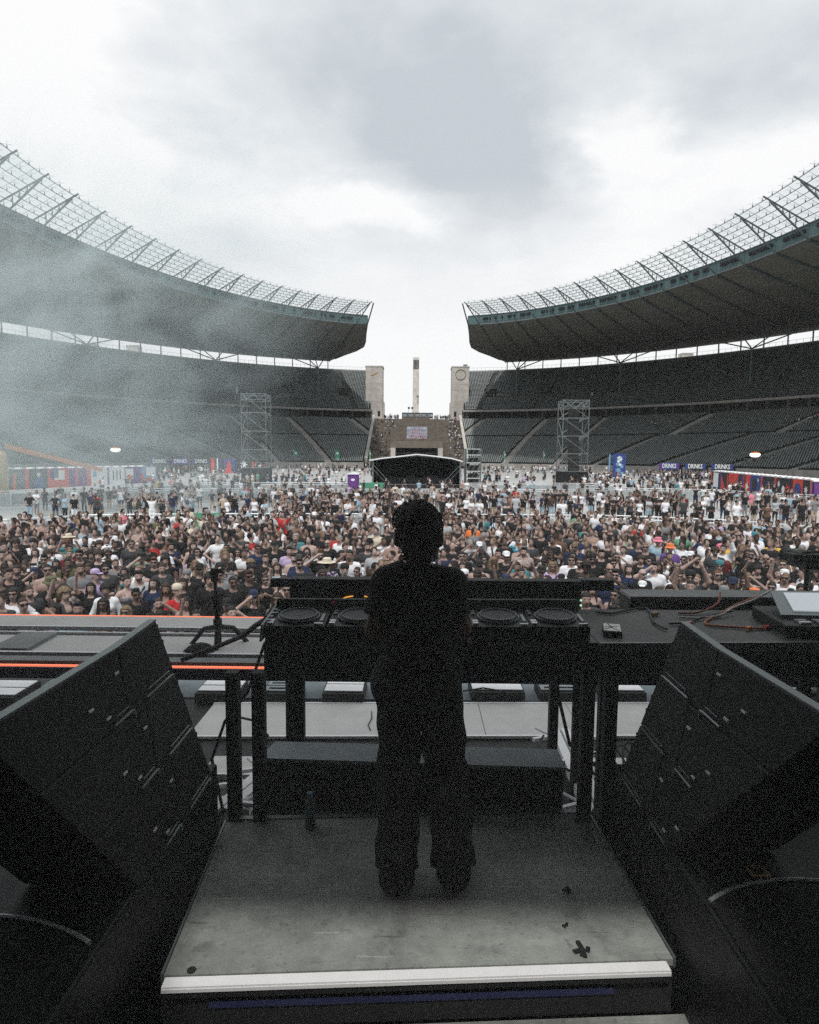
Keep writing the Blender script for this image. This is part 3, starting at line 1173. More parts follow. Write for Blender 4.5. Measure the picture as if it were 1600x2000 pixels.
# ================================================================== delay towers of scaffold tube
for (x0, x1, y0, top, lab) in ((-23.6, -20.3, 86.5, 12.2, 'scaffold delay tower with hanging black loudspeakers, in smoke left of tent'),
                               (18.3, 21.5, 81.0, 11.2, 'scaffold delay tower with hanging black loudspeakers, right of the tent')):
    y1 = y0 + 3.0
    cx = (x0 + x1) / 2
    root = thing('delay_tower', (cx, y0 + 1.5, 0), lab, 'scaffold tower', 'scaffold delay towers')
    for (x, y) in ((x0, y0), (x1, y0), (x0, y1), (x1, y1)):
        mb = MB()
        mb.tube((x, y, 0), (x, y, top), 0.05, 8)
        mb.build('standard', M['steel'], root)
    n = 4
    for k in range(n + 1):
        z = top - (top - 2.3) * k / n - 0.1
        mb = MB()
        for (a, b) in (((x0, y0), (x1, y0)), ((x1, y0), (x1, y1)), ((x1, y1), (x0, y1)), ((x0, y1), (x0, y0))):
            mb.tube((a[0], a[1], z), (b[0], b[1], z), 0.042, 6)
            if k == 0:
                mb.tube((a[0], a[1], z - 0.75), (b[0], b[1], z - 0.75), 0.035, 6)
                for q in range(4):
                    p = [lerp(a[0], b[0], q / 4), lerp(a[1], b[1], q / 4)]
                    e_ = [lerp(a[0], b[0], (q + 1) / 4), lerp(a[1], b[1], (q + 1) / 4)]
                    mb.tube((p[0], p[1], z - (0.75 if q % 2 else 0)), (e_[0], e_[1], z - (0 if q % 2 else 0.75)), 0.035, 5)
        mb.build('ledger', M['steel'], root)
        if k:
            zt = top - (top - 2.3) * (k - 1) / n - 0.1
            mb = MB()
            sgn = 1 if k % 2 else 1
            mb.tube((x0, y0, zt), (x1, y0, z), 0.04, 6)
            mb.tube((x1, y1, zt), (x0, y1, z), 0.04, 6)
            mb.tube((x0, y1, zt), (x0, y0, z), 0.04, 6)
            mb.tube((x1, y0, zt), (x1, y1, z), 0.04, 6)
            mb.build('brace', M['steel'], root)
    mb = MB()
    mb.bounds((x0 - 0.1, y0 - 0.15, 0), (x1 + 0.1, y1, 2.15))
    mb.build('black_skirt', M['black_cloth'], root)
    mb = MB()
    mb.prism([(x0 + 0.2, y0 - 0.9, 0), (cx, y0 - 0.9, 0.9), (x1 + 0.3, y0 - 0.9, 0)], (0, 0.7, 0))
    mb.build('tarpaulin', M['print_black'], root)
    arr = thing('hanging_loudspeaker', (cx, y0 + 1.3, top - 1.2), 'curved hanging column of black loudspeakers inside the scaffold ' + ('left of tent' if x0 < 0 else 'right of tent'),
                'loudspeaker', 'hanging loudspeaker columns')
    for k in range(16):
        zz = top - 1.3 - k * 0.5
        mb = MB()
        mb.box((cx, y0 + 1.3 - 0.012 * k * k * 0.3, zz), (1.25, 0.6, 0.47), Matrix.Rotation(-rad(k * 1.1), 3, 'X'))
        mb.build('loudspeaker_box', M['black'], arr)
    for s in (-1, 1):
        mb = MB()
        mb.tube((x0 if s < 0 else x1, y0 - 0.02, 0), (x0 + s * 0.9 if s < 0 else x1 + 0.9, y0 - 0.9, 0), 0.05, 6)
        mb.build('outrigger', M['steel'], root)

# camera tower right of the tent
root = thing('camera_tower', (7.3, 84, 0), 'narrow scaffold camera tower with stacked equipment, right of the black tent', 'scaffold tower')
for (x, y) in ((6.4, 83), (8.3, 83), (6.4, 85), (8.3, 85)):
    mb = MB()
    mb.tube((x, y, 0), (x, y, 5.0), 0.08, 8)
    mb.build('standard', M['steel'], root)
for z in (0.3, 1.2, 2.1, 3.2, 4.2, 4.95):
    mb = MB()
    mb.bounds((6.4, 82.95, z - 0.05), (8.3, 83.03, z + 0.05))
    mb.bounds((6.4, 84.97, z - 0.05), (8.3, 85.05, z + 0.05))
    mb.bounds((6.5, 83.1, z - 0.045), (8.2, 84.9, z))
    mb.build('platform', M['barrier'], root)
for k, z in enumerate((0.3, 1.2, 2.1, 3.2, 4.2)):
    mb = MB()
    mb.bounds((6.75, 83.3, z + 0.003), (8.0, 84.6, z + (0.6 if k % 2 else 0.75)))
    mb.build('equipment_case', M['black'], root)
    mb = MB()
    for q in range(3):
        mb.tube((6.4 + q * 0.65, 82.95, z), (7.05 + q * 0.62, 82.95, z + 0.85), 0.03, 5)
    mb.build('brace', M['steel'], root)

# ================================================================== crowd barriers
def barrier_proto(w, sheet):
    root = bpy.data.objects.new('crowd_barrier', None)
    COL.objects.link(root)
    mb = MB()
    for z in (1.16, 0.99):
        mb.tube((-w / 2, 0, z), (w / 2, 0, z), 0.035, 6)
    for x in (-w / 2 + 0.03, 0, w / 2 - 0.03):
        mb.tube((x, 0, 0.05), (x, 0, 1.16), 0.03, 6)
    mb.build('frame', M['barrier'], root, origin=None)
    mb = MB()
    mb.bounds((-w / 2 + 0.04, -0.015, 0.12), (w / 2 - 0.04, 0.015, 0.92))
    mb.build('sheet', M['barrier_sheet'], root)
    for x in (-w / 2 + 0.06, w / 2 - 0.06):
        mb = MB()
        mb.beam((x, 0.04, 0.93), (x, 1.0, 0.04), 0.05)
        mb.bounds((x - 0.03, 0.0, 0.0), (x + 0.03, 1.05, 0.045))
        mb.build('brace', M['barrier'], root)
    mb = MB()
    mb.bounds((-w / 2, -0.42, 0.0), (w / 2, -0.02, 0.03))
    mb.build('foot_plate', M['barrier_sheet'], root)
    return root


def walk(poly, step):
    outp = []
    carry = 0.0
    for (a, b) in zip(poly[:-1], poly[1:]):
        d = math.hypot(b[0] - a[0], b[1] - a[1])
        t = carry
        while t < d:
            k = t / d
            outp.append((lerp(a[0], b[0], k), lerp(a[1], b[1], k), math.atan2(b[1] - a[1], b[0] - a[0])))
            t += step
        carry = t - d
    return outp


BAR1 = [(-24.5, 25.5), (-18.6, 28.8), (-16.0, 31.3), (-10.8, 32.4), (-4.6, 33.0), (2.3, 33.3), (10.4, 33.4), (13.4, 32.4), (15.9, 31.1), (18.1, 28.7), (25.0, 23.0)]
BAR2 = [(-40, 46.5), (-32.0, 49.0), (-26.7, 54.0), (-18.1, 54.6), (-7.7, 55.4), (4.0, 57.6), (13.2, 57.9), (19.5, 62.0), (28.0, 59.9), (30.4, 55.6), (38, 47.0)]
BAR3 = [(-27, 60.2), (-21.7, 65.4), (-9.4, 67.8), (-5.6, 68.2)]
BAR3B = [(6.0, 69.5), (16.3, 71.2), (22.5, 69.3)]
def barrier_place(x, row):
    if row == 'front':
        return ('at the far left end' if x < -15 else 'by the green cloth' if x < -6 else 'beyond the performer, on the left' if x < 0
                else 'beyond the performer, on the right' if x < 6 else 'behind the right pen crowd' if x < 13 else 'at its curved right end')
    return ('before the smoky left hoardings' if x < -25 else 'before the left scaffold tower' if x < -15 else 'before the purple toilet' if x < -5.5 else 'before the black tent' if x < 5.5
            else 'before the camera tower' if x < 13 else 'before the right scaffold tower' if x < 24 else 'before the red hoardings')


for (poly, step, lab, row) in ((BAR1, 1.5, 'silver crowd barrier panel of the front pen', 'front'), (BAR2, 2.0, 'silver crowd barrier panel of the second pen', 'second'),
                               (BAR3, 2.0, 'silver crowd barrier panel of the farthest row', 'far'), (BAR3B, 2.0, 'silver crowd barrier panel of the farthest row', 'far')):
    proto = None
    for (x, y, a) in walk(poly, step):
        if proto is None:
            proto = barrier_proto(step * 0.985, True)
            o = proto
        else:
            o = dup(proto)
        o.location = (x, y, 0)
        o.rotation_euler = (0, 0, a)
        pl = barrier_place(x, row)
        tag(o, lab + ', ' + pl, 'crowd barrier', row + ' row barrier panels ' + pl)
for (x0, x1, y, lab) in ((-12.5, -9.9, 32.3, 'green cloth hung over the front barrier, left of middle'), (-5.9, -3.5, 67.9, 'green cloth hung over the far barrier, left of the purple toilet')):
    mb = MB()
    mb.bounds((x0, y - 0.1, 0.1), (x1, y - 0.06, 1.19))
    mb.bounds((x0, y - 0.1, 1.193), (x1, y + 0.08, 1.21))
    tag(mb.build('cloth', M['green'], None, origin=((x0 + x1) / 2, y, 0)), lab, 'cloth')

# ================================================================== portable toilets
def toilet_proto():
    root = bpy.data.objects.new('portable_toilet', None)
    COL.objects.link(root)
    mb = MB()
    mb.bounds((-0.55, -0.55, 0.1), (0.55, 0.55, 2.1))
    mb.bounds((-0.5, -0.5, 0), (0.5, 0.5, 0.1))
    mb.build('cabin', M['purple'], root)
    mb = MB()
    mb.prism([(-0.62, -0.64, 2.1), (0.62, -0.64, 2.1), (0.62, -0.64, 2.18), (0, -0.64, 2.38), (-0.62, -0.64, 2.18)], (0, 1.28, 0))
    mb.build('roof', M['white'], root)
    mb = MB()
    mb.bounds((-0.42, -0.59, 0.16), (0.42, -0.553, 1.95))
    d = mb.build('door', M['purple'], root)
    mb = MB()
    mb.lathe([(0.02, 0), (0.2, 0.0), (0.2, 0.012), (0.02, 0.012)], 14, (0, -0.592, 1.55), 0, Matrix.Rotation(rad(90), 3, 'X') @ Matrix.Diagonal((1, 0.62, 1)))
    mb.build('door_sign', M['white'], d)
    return root


tp = toilet_proto()
tag(tp, 'single purple portable toilet with white roof, left of the black tent', 'portable toilet')
tp.location = (-6.6, 67.0, 0)
for (a, b, n, grp, lab) in (((40.9, 87.5), (35.6, 57.0), 23, 'toilets in the right hand row', 'white roofed purple portable toilet in the row behind the red hoardings'),
                            ((-46.6, 69.5), (-38.4, 90.0), 16, 'toilets in the left hand row', 'white roofed purple portable toilet in the row by the smoky stalls')):
    ang = math.atan2(b[1] - a[1], b[0] - a[0])
    for k in range(n):
        t = (k + 0.5) / n
        x, y = lerp(a[0], b[0], t), lerp(a[1], b[1], t)
        # doors look towards the middle of the field
        rz = math.atan2(-(0 - x), (0)) if False else (rad(-80) if x > 0 else rad(68))
        dup(tp, (x + rng.uniform(-.05, .05), y, 0), rz + rng.uniform(-.03, .03), lab, None, grp)


# ================================================================== printed hoardings in front of the toilets
def star(mb, c, r, ex, n=8, r0=0.38, m=0, off=0.0):
    """flat star in the plane of the hoarding: ex along it, up in z"""
    v = [Vector(c)]
    for k in range(2 * n):
        rr = r if k % 2 == 0 else r * r0
        a = math.pi * k / n + off
        v.append(Vector(c) + ex * (rr * math.cos(a)) + Vector((0, 0, rr * math.sin(a))))
    mb.add(v, [(0, k + 1, (k + 1) % (2 * n) + 1) for k in range(2 * n)], m)


def disc(mb, c, r, ex, a0=0, a1=2 * math.pi, n=20, m=0):
    v = [Vector(c)] + [Vector(c) + ex * (r * math.cos(a0 + (a1 - a0) * k / n)) + Vector((0, 0, r * math.sin(a0 + (a1 - a0) * k / n))) for k in range(n + 1)]
    mb.add(v, [(0, k + 1, k + 2) for k in range(n)], m)


def rect(mb, c, ex, u0, u1, z0, z1, m=0):
    mb.quad(Vector(c) + ex * u0 + Vector((0, 0, z0)), Vector(c) + ex * u1 + Vector((0, 0, z0)), Vector(c) + ex * u1 + Vector((0, 0, z1)), Vector(c) + ex * u0 + Vector((0, 0, z1)), m)


HM = [M['print_black'], M['red'], M['blue'], M['white'], M['purple'], M['ltblue']]


def hoarding(a, b, style, lab, h=2.25, grp=None):
    a, b = Vector((*a, 0)), Vector((*b, 0))
    ex = (b - a).normalized()
    nrm = Vector((ex.y, -ex.x, 0))
    mid = (a + b) / 2
    if nrm.dot(Vector((0, 0, 0)) - mid) < 0:
        nrm = -nrm
    wd = (b - a).length
    root = thing('hoarding', mid, lab, 'hoarding', grp)
    mb = MB()
    mb.prism([a - nrm * 0.04, b - nrm * 0.04, b, a], (0, 0, h), style[0])
    mb.build('board', HM, root)
    mb = MB()
    rr = random.Random(hash(lab) % 1000)
    o = a + nrm * 0.012
    for it in style[1]:
        k, m = it[0], it[1]
        if k == 'rect':
            rect(mb, o, ex, it[2] * wd, it[3] * wd, it[4] * h, it[5] * h, m)
        elif k == 'disc':
            disc(mb, o + ex * (it[2] * wd) + Vector((0, 0, it[3] * h)) + nrm * 0.012, it[4] * h, ex, it[5] if len(it) > 5 else 0, it[6] if len(it) > 6 else 6.2832, 20, m)
        elif k == 'star':
            star(mb, o + ex * (it[2] * wd) + Vector((0, 0, it[3] * h)) + nrm * 0.024, it[4] * h, ex, it[5], 0.4, m)
        elif k == 'tri':
            p = [o + ex * (u * wd) + Vector((0, 0, z * h)) + nrm * 0.006 for u, z in it[2:5]]
            mb.add(p, [(0, 1, 2)], m)
    if mb.f:
        mb.build('print', HM, root)
    for q in (a, b):
        mb = MB()
        mb.tube(q - nrm * 0.1, q - nrm * 0.1 + Vector((0, 0, h)), 0.04, 6)
        mb.build('post', M['steel'], root)


R_, B_, K_, W_, P_, LB_ = 1, 2, 0, 3, 4, 5
ha, hb = (39.6, 86.5), (34.3, 56.0)
hs = [((K_, [('rect', R_, 0, .12, 0, 1), ('rect', W_, .3, .9, .12, .95)]), 'narrow black hoarding with white notice beside the drinks stall'),
      ((K_, [('rect', B_, 0, .2, 0, 1), ('tri', R_, (.2, 0), (.75, 0), (.2, .9)), ('rect', R_, .86, 1, .1, .9)]), 'black and blue hoarding with red wedge, next to the white notice'),
      ((R_, [('rect', K_, .05, .3, .0, .45), ('star', W_, .55, .35, .22, 8), ('tri', B_, (.7, 0), (1, 0), (1, 1))]), 'red hoarding with white star and black step shape'),
      ((R_, [('rect', K_, .0, .28, .55, 1), ('rect', B_, .3, .42, 0, 1), ('star', W_, .78, .4, .3, 5), ('rect', K_, .5, .62, .5, 1)]), 'red hoarding with large white five pointed star and blue bar'),
      ((B_, [('disc', K_, .35, .55, .3), ('star', W_, .68, .78, .13, 8), ('rect', R_, .9, 1, 0, 1), ('star', R_, .7, .2, .12, 6)]), 'blue hoarding with black round and small white star'),
      ((K_, [('disc', R_, .4, .45, .36, 3.3, 6.4), ('disc', B_, .42, .62, .2), ('rect', R_, .86, 1, 0, 1), ('star', R_, .75, .25, .1, 6)]), 'black hoarding with red half moon'),
      ((K_, [('star', W_, .15, .72, .2, 8), ('disc', W_, .45, .5, .17), ('star', R_, .75, .5, .36, 9), ('rect', B_, 0, 1, 0, .18)]), 'black hoarding with white round and red sunburst'),
      ((R_, [('disc', B_, .3, .5, .35), ('rect', K_, .6, 1, 0, 1), ('star', W_, .8, .6, .2, 7)]), 'red hoarding with blue round beyond the sunburst hoarding')]
n = len(hs)
for k, (st, lab) in enumerate(hs):
    t0, t1 = k / n, (k + 1) / n - 0.004
    hoarding((lerp(ha[0], hb[0], t0), lerp(ha[1], hb[1], t0)), (lerp(ha[0], hb[0], t1), lerp(ha[1], hb[1], t1)), st, lab)
ha, hb = (-44.8, 68.5), (-36.4, 89.5)
hs = [((K_, [('rect', R_, .1, .25, .3, .9), ('rect', R_, .5, .62, 0, .8)]), 'smoky black hoarding with two red bars at far left'),
      ((K_, [('rect', R_, 0, .16, 0, 1), ('star', W_, .6, .7, .17, 8), ('disc', B_, .6, .3, .3)]), 'smoky black hoarding with blue round and white star'),
      ((R_, [('rect', B_, .1, .5, .5, 1), ('rect', W_, .3, .8, .4, .9)]), 'smoky red hoarding with white notice'),
      ((P_, [('rect', R_, .3, .45, .1, 1), ('rect', R_, .9, 1, 0, 1)]), 'smoky purple hoarding with red strips'),
      ((W_, [('rect', R_, 0, .1, 0, 1), ('disc', R_, .6, .2, .12), ('rect', LB_, .2, .4, .5, .8)]), 'white hoarding with red edge and round spot'),
      ((W_, [('rect', P_, .0, .08, 0, 1), ('rect', K_, .3, .36, .3, .8), ('rect', K_, .5, .56, .3, .8), ('rect', K_, .7, .76, .3, .8)]), 'white hoarding with three black strokes'),
      ((P_, [('rect', W_, .02, .5, .1, .9), ('disc', R_, .25, .4, .16)]), 'purple hoarding half covered by a pale poster'),
      ((LB_, [('rect', W_, .3, .9, .45, .95), ('rect', R_, 0, .15, 0, .6), ('rect', R_, .3, .7, .1, .3)]), 'light blue hoarding with pale poster and red patches')]
n = len(hs)
for k, (st, lab) in enumerate(hs):
    t0, t1 = k / n, (k + 1) / n - 0.004
    hoarding((lerp(ha[0], hb[0], t0), lerp(ha[1], hb[1], t0)), (lerp(ha[0], hb[0], t1), lerp(ha[1], hb[1], t1)), st, lab)
hs = [((K_, [('rect', R_, .1, .35, 0, 1), ('rect', W_, .5, .6, 0, 1), ('rect', B_, .7, .85, 0, 1)]), 'striped red white and black hoarding left of the left scaffold tower'),
      ((B_, [('tri', R_, (0, 0), (.6, 0), (.3, 1)), ('rect', K_, .75, 1, 0, 1)]), 'blue hoarding with red triangle near the left scaffold tower'),
      ((K_, [('star', W_, .3, .6, .3, 7), ('rect', W_, .1, .2, .2, .5), ('rect', R_, .85, 1, 0, 1)]), 'black hoarding with jagged white mark beside the left scaffold tower')]
for k, (st, lab) in enumerate(hs):
    hoarding((-42.6 + k * 3.1, 131.5), (-39.6 + k * 3.1, 131.5), st, lab, 3.0)

# ================================================================== drinks stalls
def stall(c, wd, rz, lab, grp, sign_m):
    root = thing('drinks_stall', c, lab, 'drinks stall', grp)
    root.rotation_euler = (0, 0, 0)
    R = Matrix.Rotation(rz, 3, 'Z')
    C0 = Vector(c)

    def P(x, y, z):
        return C0 + R @ Vector((x, y, z))

    def bx(x0, x1, y0, y1, z0, z1, nm, m):
        mb = MB()
        mb.box(P((x0 + x1) / 2, (y0 + y1) / 2, (z0 + z1) / 2), (x1 - x0, y1 - y0, z1 - z0), R)
        return mb.build(nm, m, root)
    bx(-wd / 2, wd / 2, 2.4, 2.5, 0, 2.2, 'back_wall', M['print_black'])
    bx(-wd / 2, wd / 2, -0.1, 2.6, 2.85, 2.95, 'roof', M['print_black'])
    s_ = bx(-wd / 2, wd / 2, -0.2, -0.1, 1.75, 2.95, 'sign_board', sign_m)
    bx(-wd / 2 + .1, wd / 2 - .1, 0.0, 0.5, 0.0, 1.1, 'counter', M['print_black'])
    for x in (-wd / 2 + 0.06, wd / 2 - 0.06):
        bx(x - .05, x + .05, -0.08, 0.02, 0, 1.75, 'post', M['bronze'])
    me = text_mesh('DRINKS', 1.15, 0.015)
    me.materials.append(M['white'])
    o = link('lettering', me, s_)
    o.location = P(0, -0.215, 2.35) - C0
    o.rotation_euler = (math.pi / 2, 0, rz)
    o.scale = (0.62, 1, 1)
    for k in (-1, 1):
        mb = MB()
        mb.box(P(k * (wd / 2 - 0.32), -0.21, 2.35), (0.5, 0.02, 1.1), R)
        mb.build('sign_stripe', M['blue'] if sign_m is not M['blue'] else M['purple'], s_)
    for k in range(5):
        mb = MB()
        mb.box(P(-wd / 2 + 0.5 + k * wd / 5.5, 2.2, 1.4 + 0.2 * (k % 2)), (0.5, 0.1, 0.7), R)
        mb.build('price_board', M['box_top'] if k % 2 else M['white'], root)
    return root


for k in range(3):
    stall((47.7 + k * 3.75, 121.5 - k * 2.6, 0), 3.6, rad(-34), ('drinks stall with dark blue sign right of the blue banner', 'drinks stall with dark blue sign, middle one of the right three', 'drinks stall with dark sign, next to the red hoardings')[k],
          'drinks stalls on the right', M['blue'] if k == 0 else M['print_black'])
    stall((-52.4 + k * 3.6, 130 + k * 2.0, 0), 3.45, rad(30), ('smoky drinks stall nearest the left toilets', 'smoky drinks stall, middle one of the left three', 'smoky drinks stall nearest the left scaffold tower')[k],
          'drinks stalls on the left', M['print_black'] if k != 1 else M['blue'])

# ================================================================== tall blue banner, feather flags, balloons, lamps
root = thing('banner_tower', (37.2, 118, 0), 'tall blue banner tower with white flower print, right of the right scaffold tower', 'banner')
mb = MB()
mb.prism([(36.05 + 1.12 * (1 - math.cos(a)) if False else x, 118, z) for x, z in ((36.0, 0.3), (38.3, 0.3), (38.35, 4.3), (38.2, 4.6), (36.2, 4.6), (36.0, 4.3))], (0, 0.25, 0))
mb.build('banner_face', M['blue'], root)
mb = MB()
ex = Vector((1, 0, 0))
for (x, z, r) in ((37.2, 3.6, .7), (36.9, 2.7, .5), (37.6, 2.3, .45), (37.0, 1.5, .6), (37.7, 1.0, .4)):
    star(mb, (x, 117.985, z), r, ex, 7, 0.6)
mb.build('flower_print', M['ltblue'], root)
mb = MB()
for (x, z, r) in ((37.1, 3.85, .35), (37.35, 3.6, .35), (37.0, 3.2, .3), (37.3, 2.6, .3)):
    star(mb, (x, 117.97, z), r, ex, 7, 0.6)
mb.build('flower_mark', M['white'], root)
mb = MB()
mb.bounds((35.35, 118.3, 0), (35.6, 118.5, 4.5))
mb.build('pole', M['ltblue'], root)

for k, (x, y, wd) in enumerate(((-34.2, 181.5, 1.3), (-22.9, 185.5, 1.25), (25.3, 184.5, 0.45), (35.8, 180.5, 0.5), (14.2, 188.5, 0.5), (-13.6, 188.5, 0.45))):
    lab = ('green feather flag with white mark, left of the left wide stairway', 'green feather flag with white mark, right of the left wide stairway',
           'thin green feather flag turned edge on, by the right wide stairway', 'thin green feather flag turned edge on, left of the right scaffold tower',
           'thin green feather flag at the right foot of the marathon steps', 'thin green feather flag at the left foot of the marathon steps')[k]
    root = thing('feather_flag', (x, y, 1.9), lab, 'flag')
    mb = MB()
    mb.tube((x - wd / 2, y, 0), (x - wd / 2, y, 5.3), 0.05, 6)
    mb.build('pole', M['white'], root)
    mb = MB()
    prof = [(0, 1.9), (wd, 2.0), (wd, 4.2), (wd * 0.85, 4.9), (wd * 0.5, 5.2), (0, 5.35)]
    mb.prism([(x - wd / 2 + u, y - 0.05, z) for u, z in prof], (0, 0.02, 0))
    mb.build('flag_cloth', M['green'], root)
    mb = MB()
    for z in (2.5, 4.2):
        mb.box((x, y - 0.075, z), (wd * 0.55, 0.02, 0.55), Matrix.Rotation(rad(20), 3, 'Y'))
    mb.build('flag_mark', M['white'], root)

for (x, lab) in ((57.6, 'white balloon lamp with orange cap over the right hoardings'), (-51.8, 'white balloon lamp with orange cap in the smoke')):
    root = thing('balloon_lamp', (x, 110, 0), lab, 'balloon lamp', 'balloon lamps')
    mb = MB()
    mb.tube((x, 110, 0), (x, 110, 4.2), 0.04, 6)
    mb.build('pole', M['bronze'], root)
    mb = MB()
    mb.lathe([(0.05, 4.15), (0.5, 4.2), (0.78, 4.38), (0.84, 4.6), (0.76, 4.8)], 20, (x, 110, 0))
    mb.build('lamp_bulb', M['lamp'], root, smooth=True)
    mb = MB()
    mb.lathe([(0.74, 4.803), (0.66, 4.95), (0.3, 5.05), (0.02, 5.06)], 20, (x, 110, 0))
    mb.build('cap', M['orange'], root, smooth=True)

for (x, y, z, lab) in ((57.4, 213.0, 23.6, 'small white hanging panel in the right upper tier'), (-57.4, 205.5, 23.9, 'small white hanging panel in the left upper tier')):
    mb = MB()
    mb.bounds((x - 0.22, y, z - 1.1), (x + 0.22, y + 0.12, z + 1.1))
    mb.tube((x, y + 0.06, z + 1.1), (x, y + 0.06, z + 1.6), 0.03, 5)
    tag(mb.build('hanging_sheet', M['white'], None, origin=(x, y, z)), lab, 'panel', 'white panels in the upper tiers')
# vendor flag at the far left edge
root = thing('vendor_flag', (-33.6, 50.5, 0), 'tall red feather flag at the left edge beside an orange ribbon', 'flag')
mb = MB()
mb.prism([(-33.9, 50.5, 3.0), (-33.0, 50.5, 2.95), (-33.25, 50.5, 4.2), (-33.6, 50.5, 5.6), (-33.85, 50.5, 5.6)], (0, 0.03, 0))
mb.build('flag_cloth', M['red'], root)
mb = MB()
mb.tube((-33.9, 50.52, 0), (-33.9, 50.52, 5.7), 0.04, 6)
mb.build('pole', M['steel'], root)
mb = MB()
mb.prism([(-33.5, 52, 4.45), (-28.6, 58, 2.4), (-28.6, 58, 2.8), (-33.5, 52, 4.85)], (0.02, 0.03, 0))
tag(mb.build('ribbon_banner', M['orange'], None, origin=(-31, 55, 0)), 'slanting orange ribbon banner beside the red flag', 'banner')
root = thing('vendor_pillar', (-34.4, 52, 0), 'yellow advertising pillar cut by the left picture edge', 'pillar')
mb = MB()
mb.lathe([(0.5, 0), (0.5, 3.4), (0.44, 3.9), (0.3, 4.2), (0.05, 4.3)], 16, (-34.3, 52.6, 0))
mb.build('pillar_body', M['gold'], root, smooth=True)
mb = MB()
mb.lathe([(0.55, 0.0), (0.55, 0.25), (0.5, 0.3)], 16, (-34.3, 52.6, 0))
mb.build('pillar_base', M['print_black'], root)
# ================================================================== people: one continuous skin grown round a posed skeleton
EDGES12 = [((0, 0, 0), (1, 0, 0)), ((0, 1, 0), (1, 1, 0)), ((0, 0, 1), (1, 0, 1)), ((0, 1, 1), (1, 1, 1)),
           ((0, 0, 0), (0, 1, 0)), ((1, 0, 0), (1, 1, 0)), ((0, 0, 1), (0, 1, 1)), ((1, 0, 1), (1, 1, 1)),
           ((0, 0, 0), (0, 0, 1)), ((1, 0, 0), (1, 0, 1)), ((0, 1, 0), (0, 1, 1)), ((1, 1, 0), (1, 1, 1))]


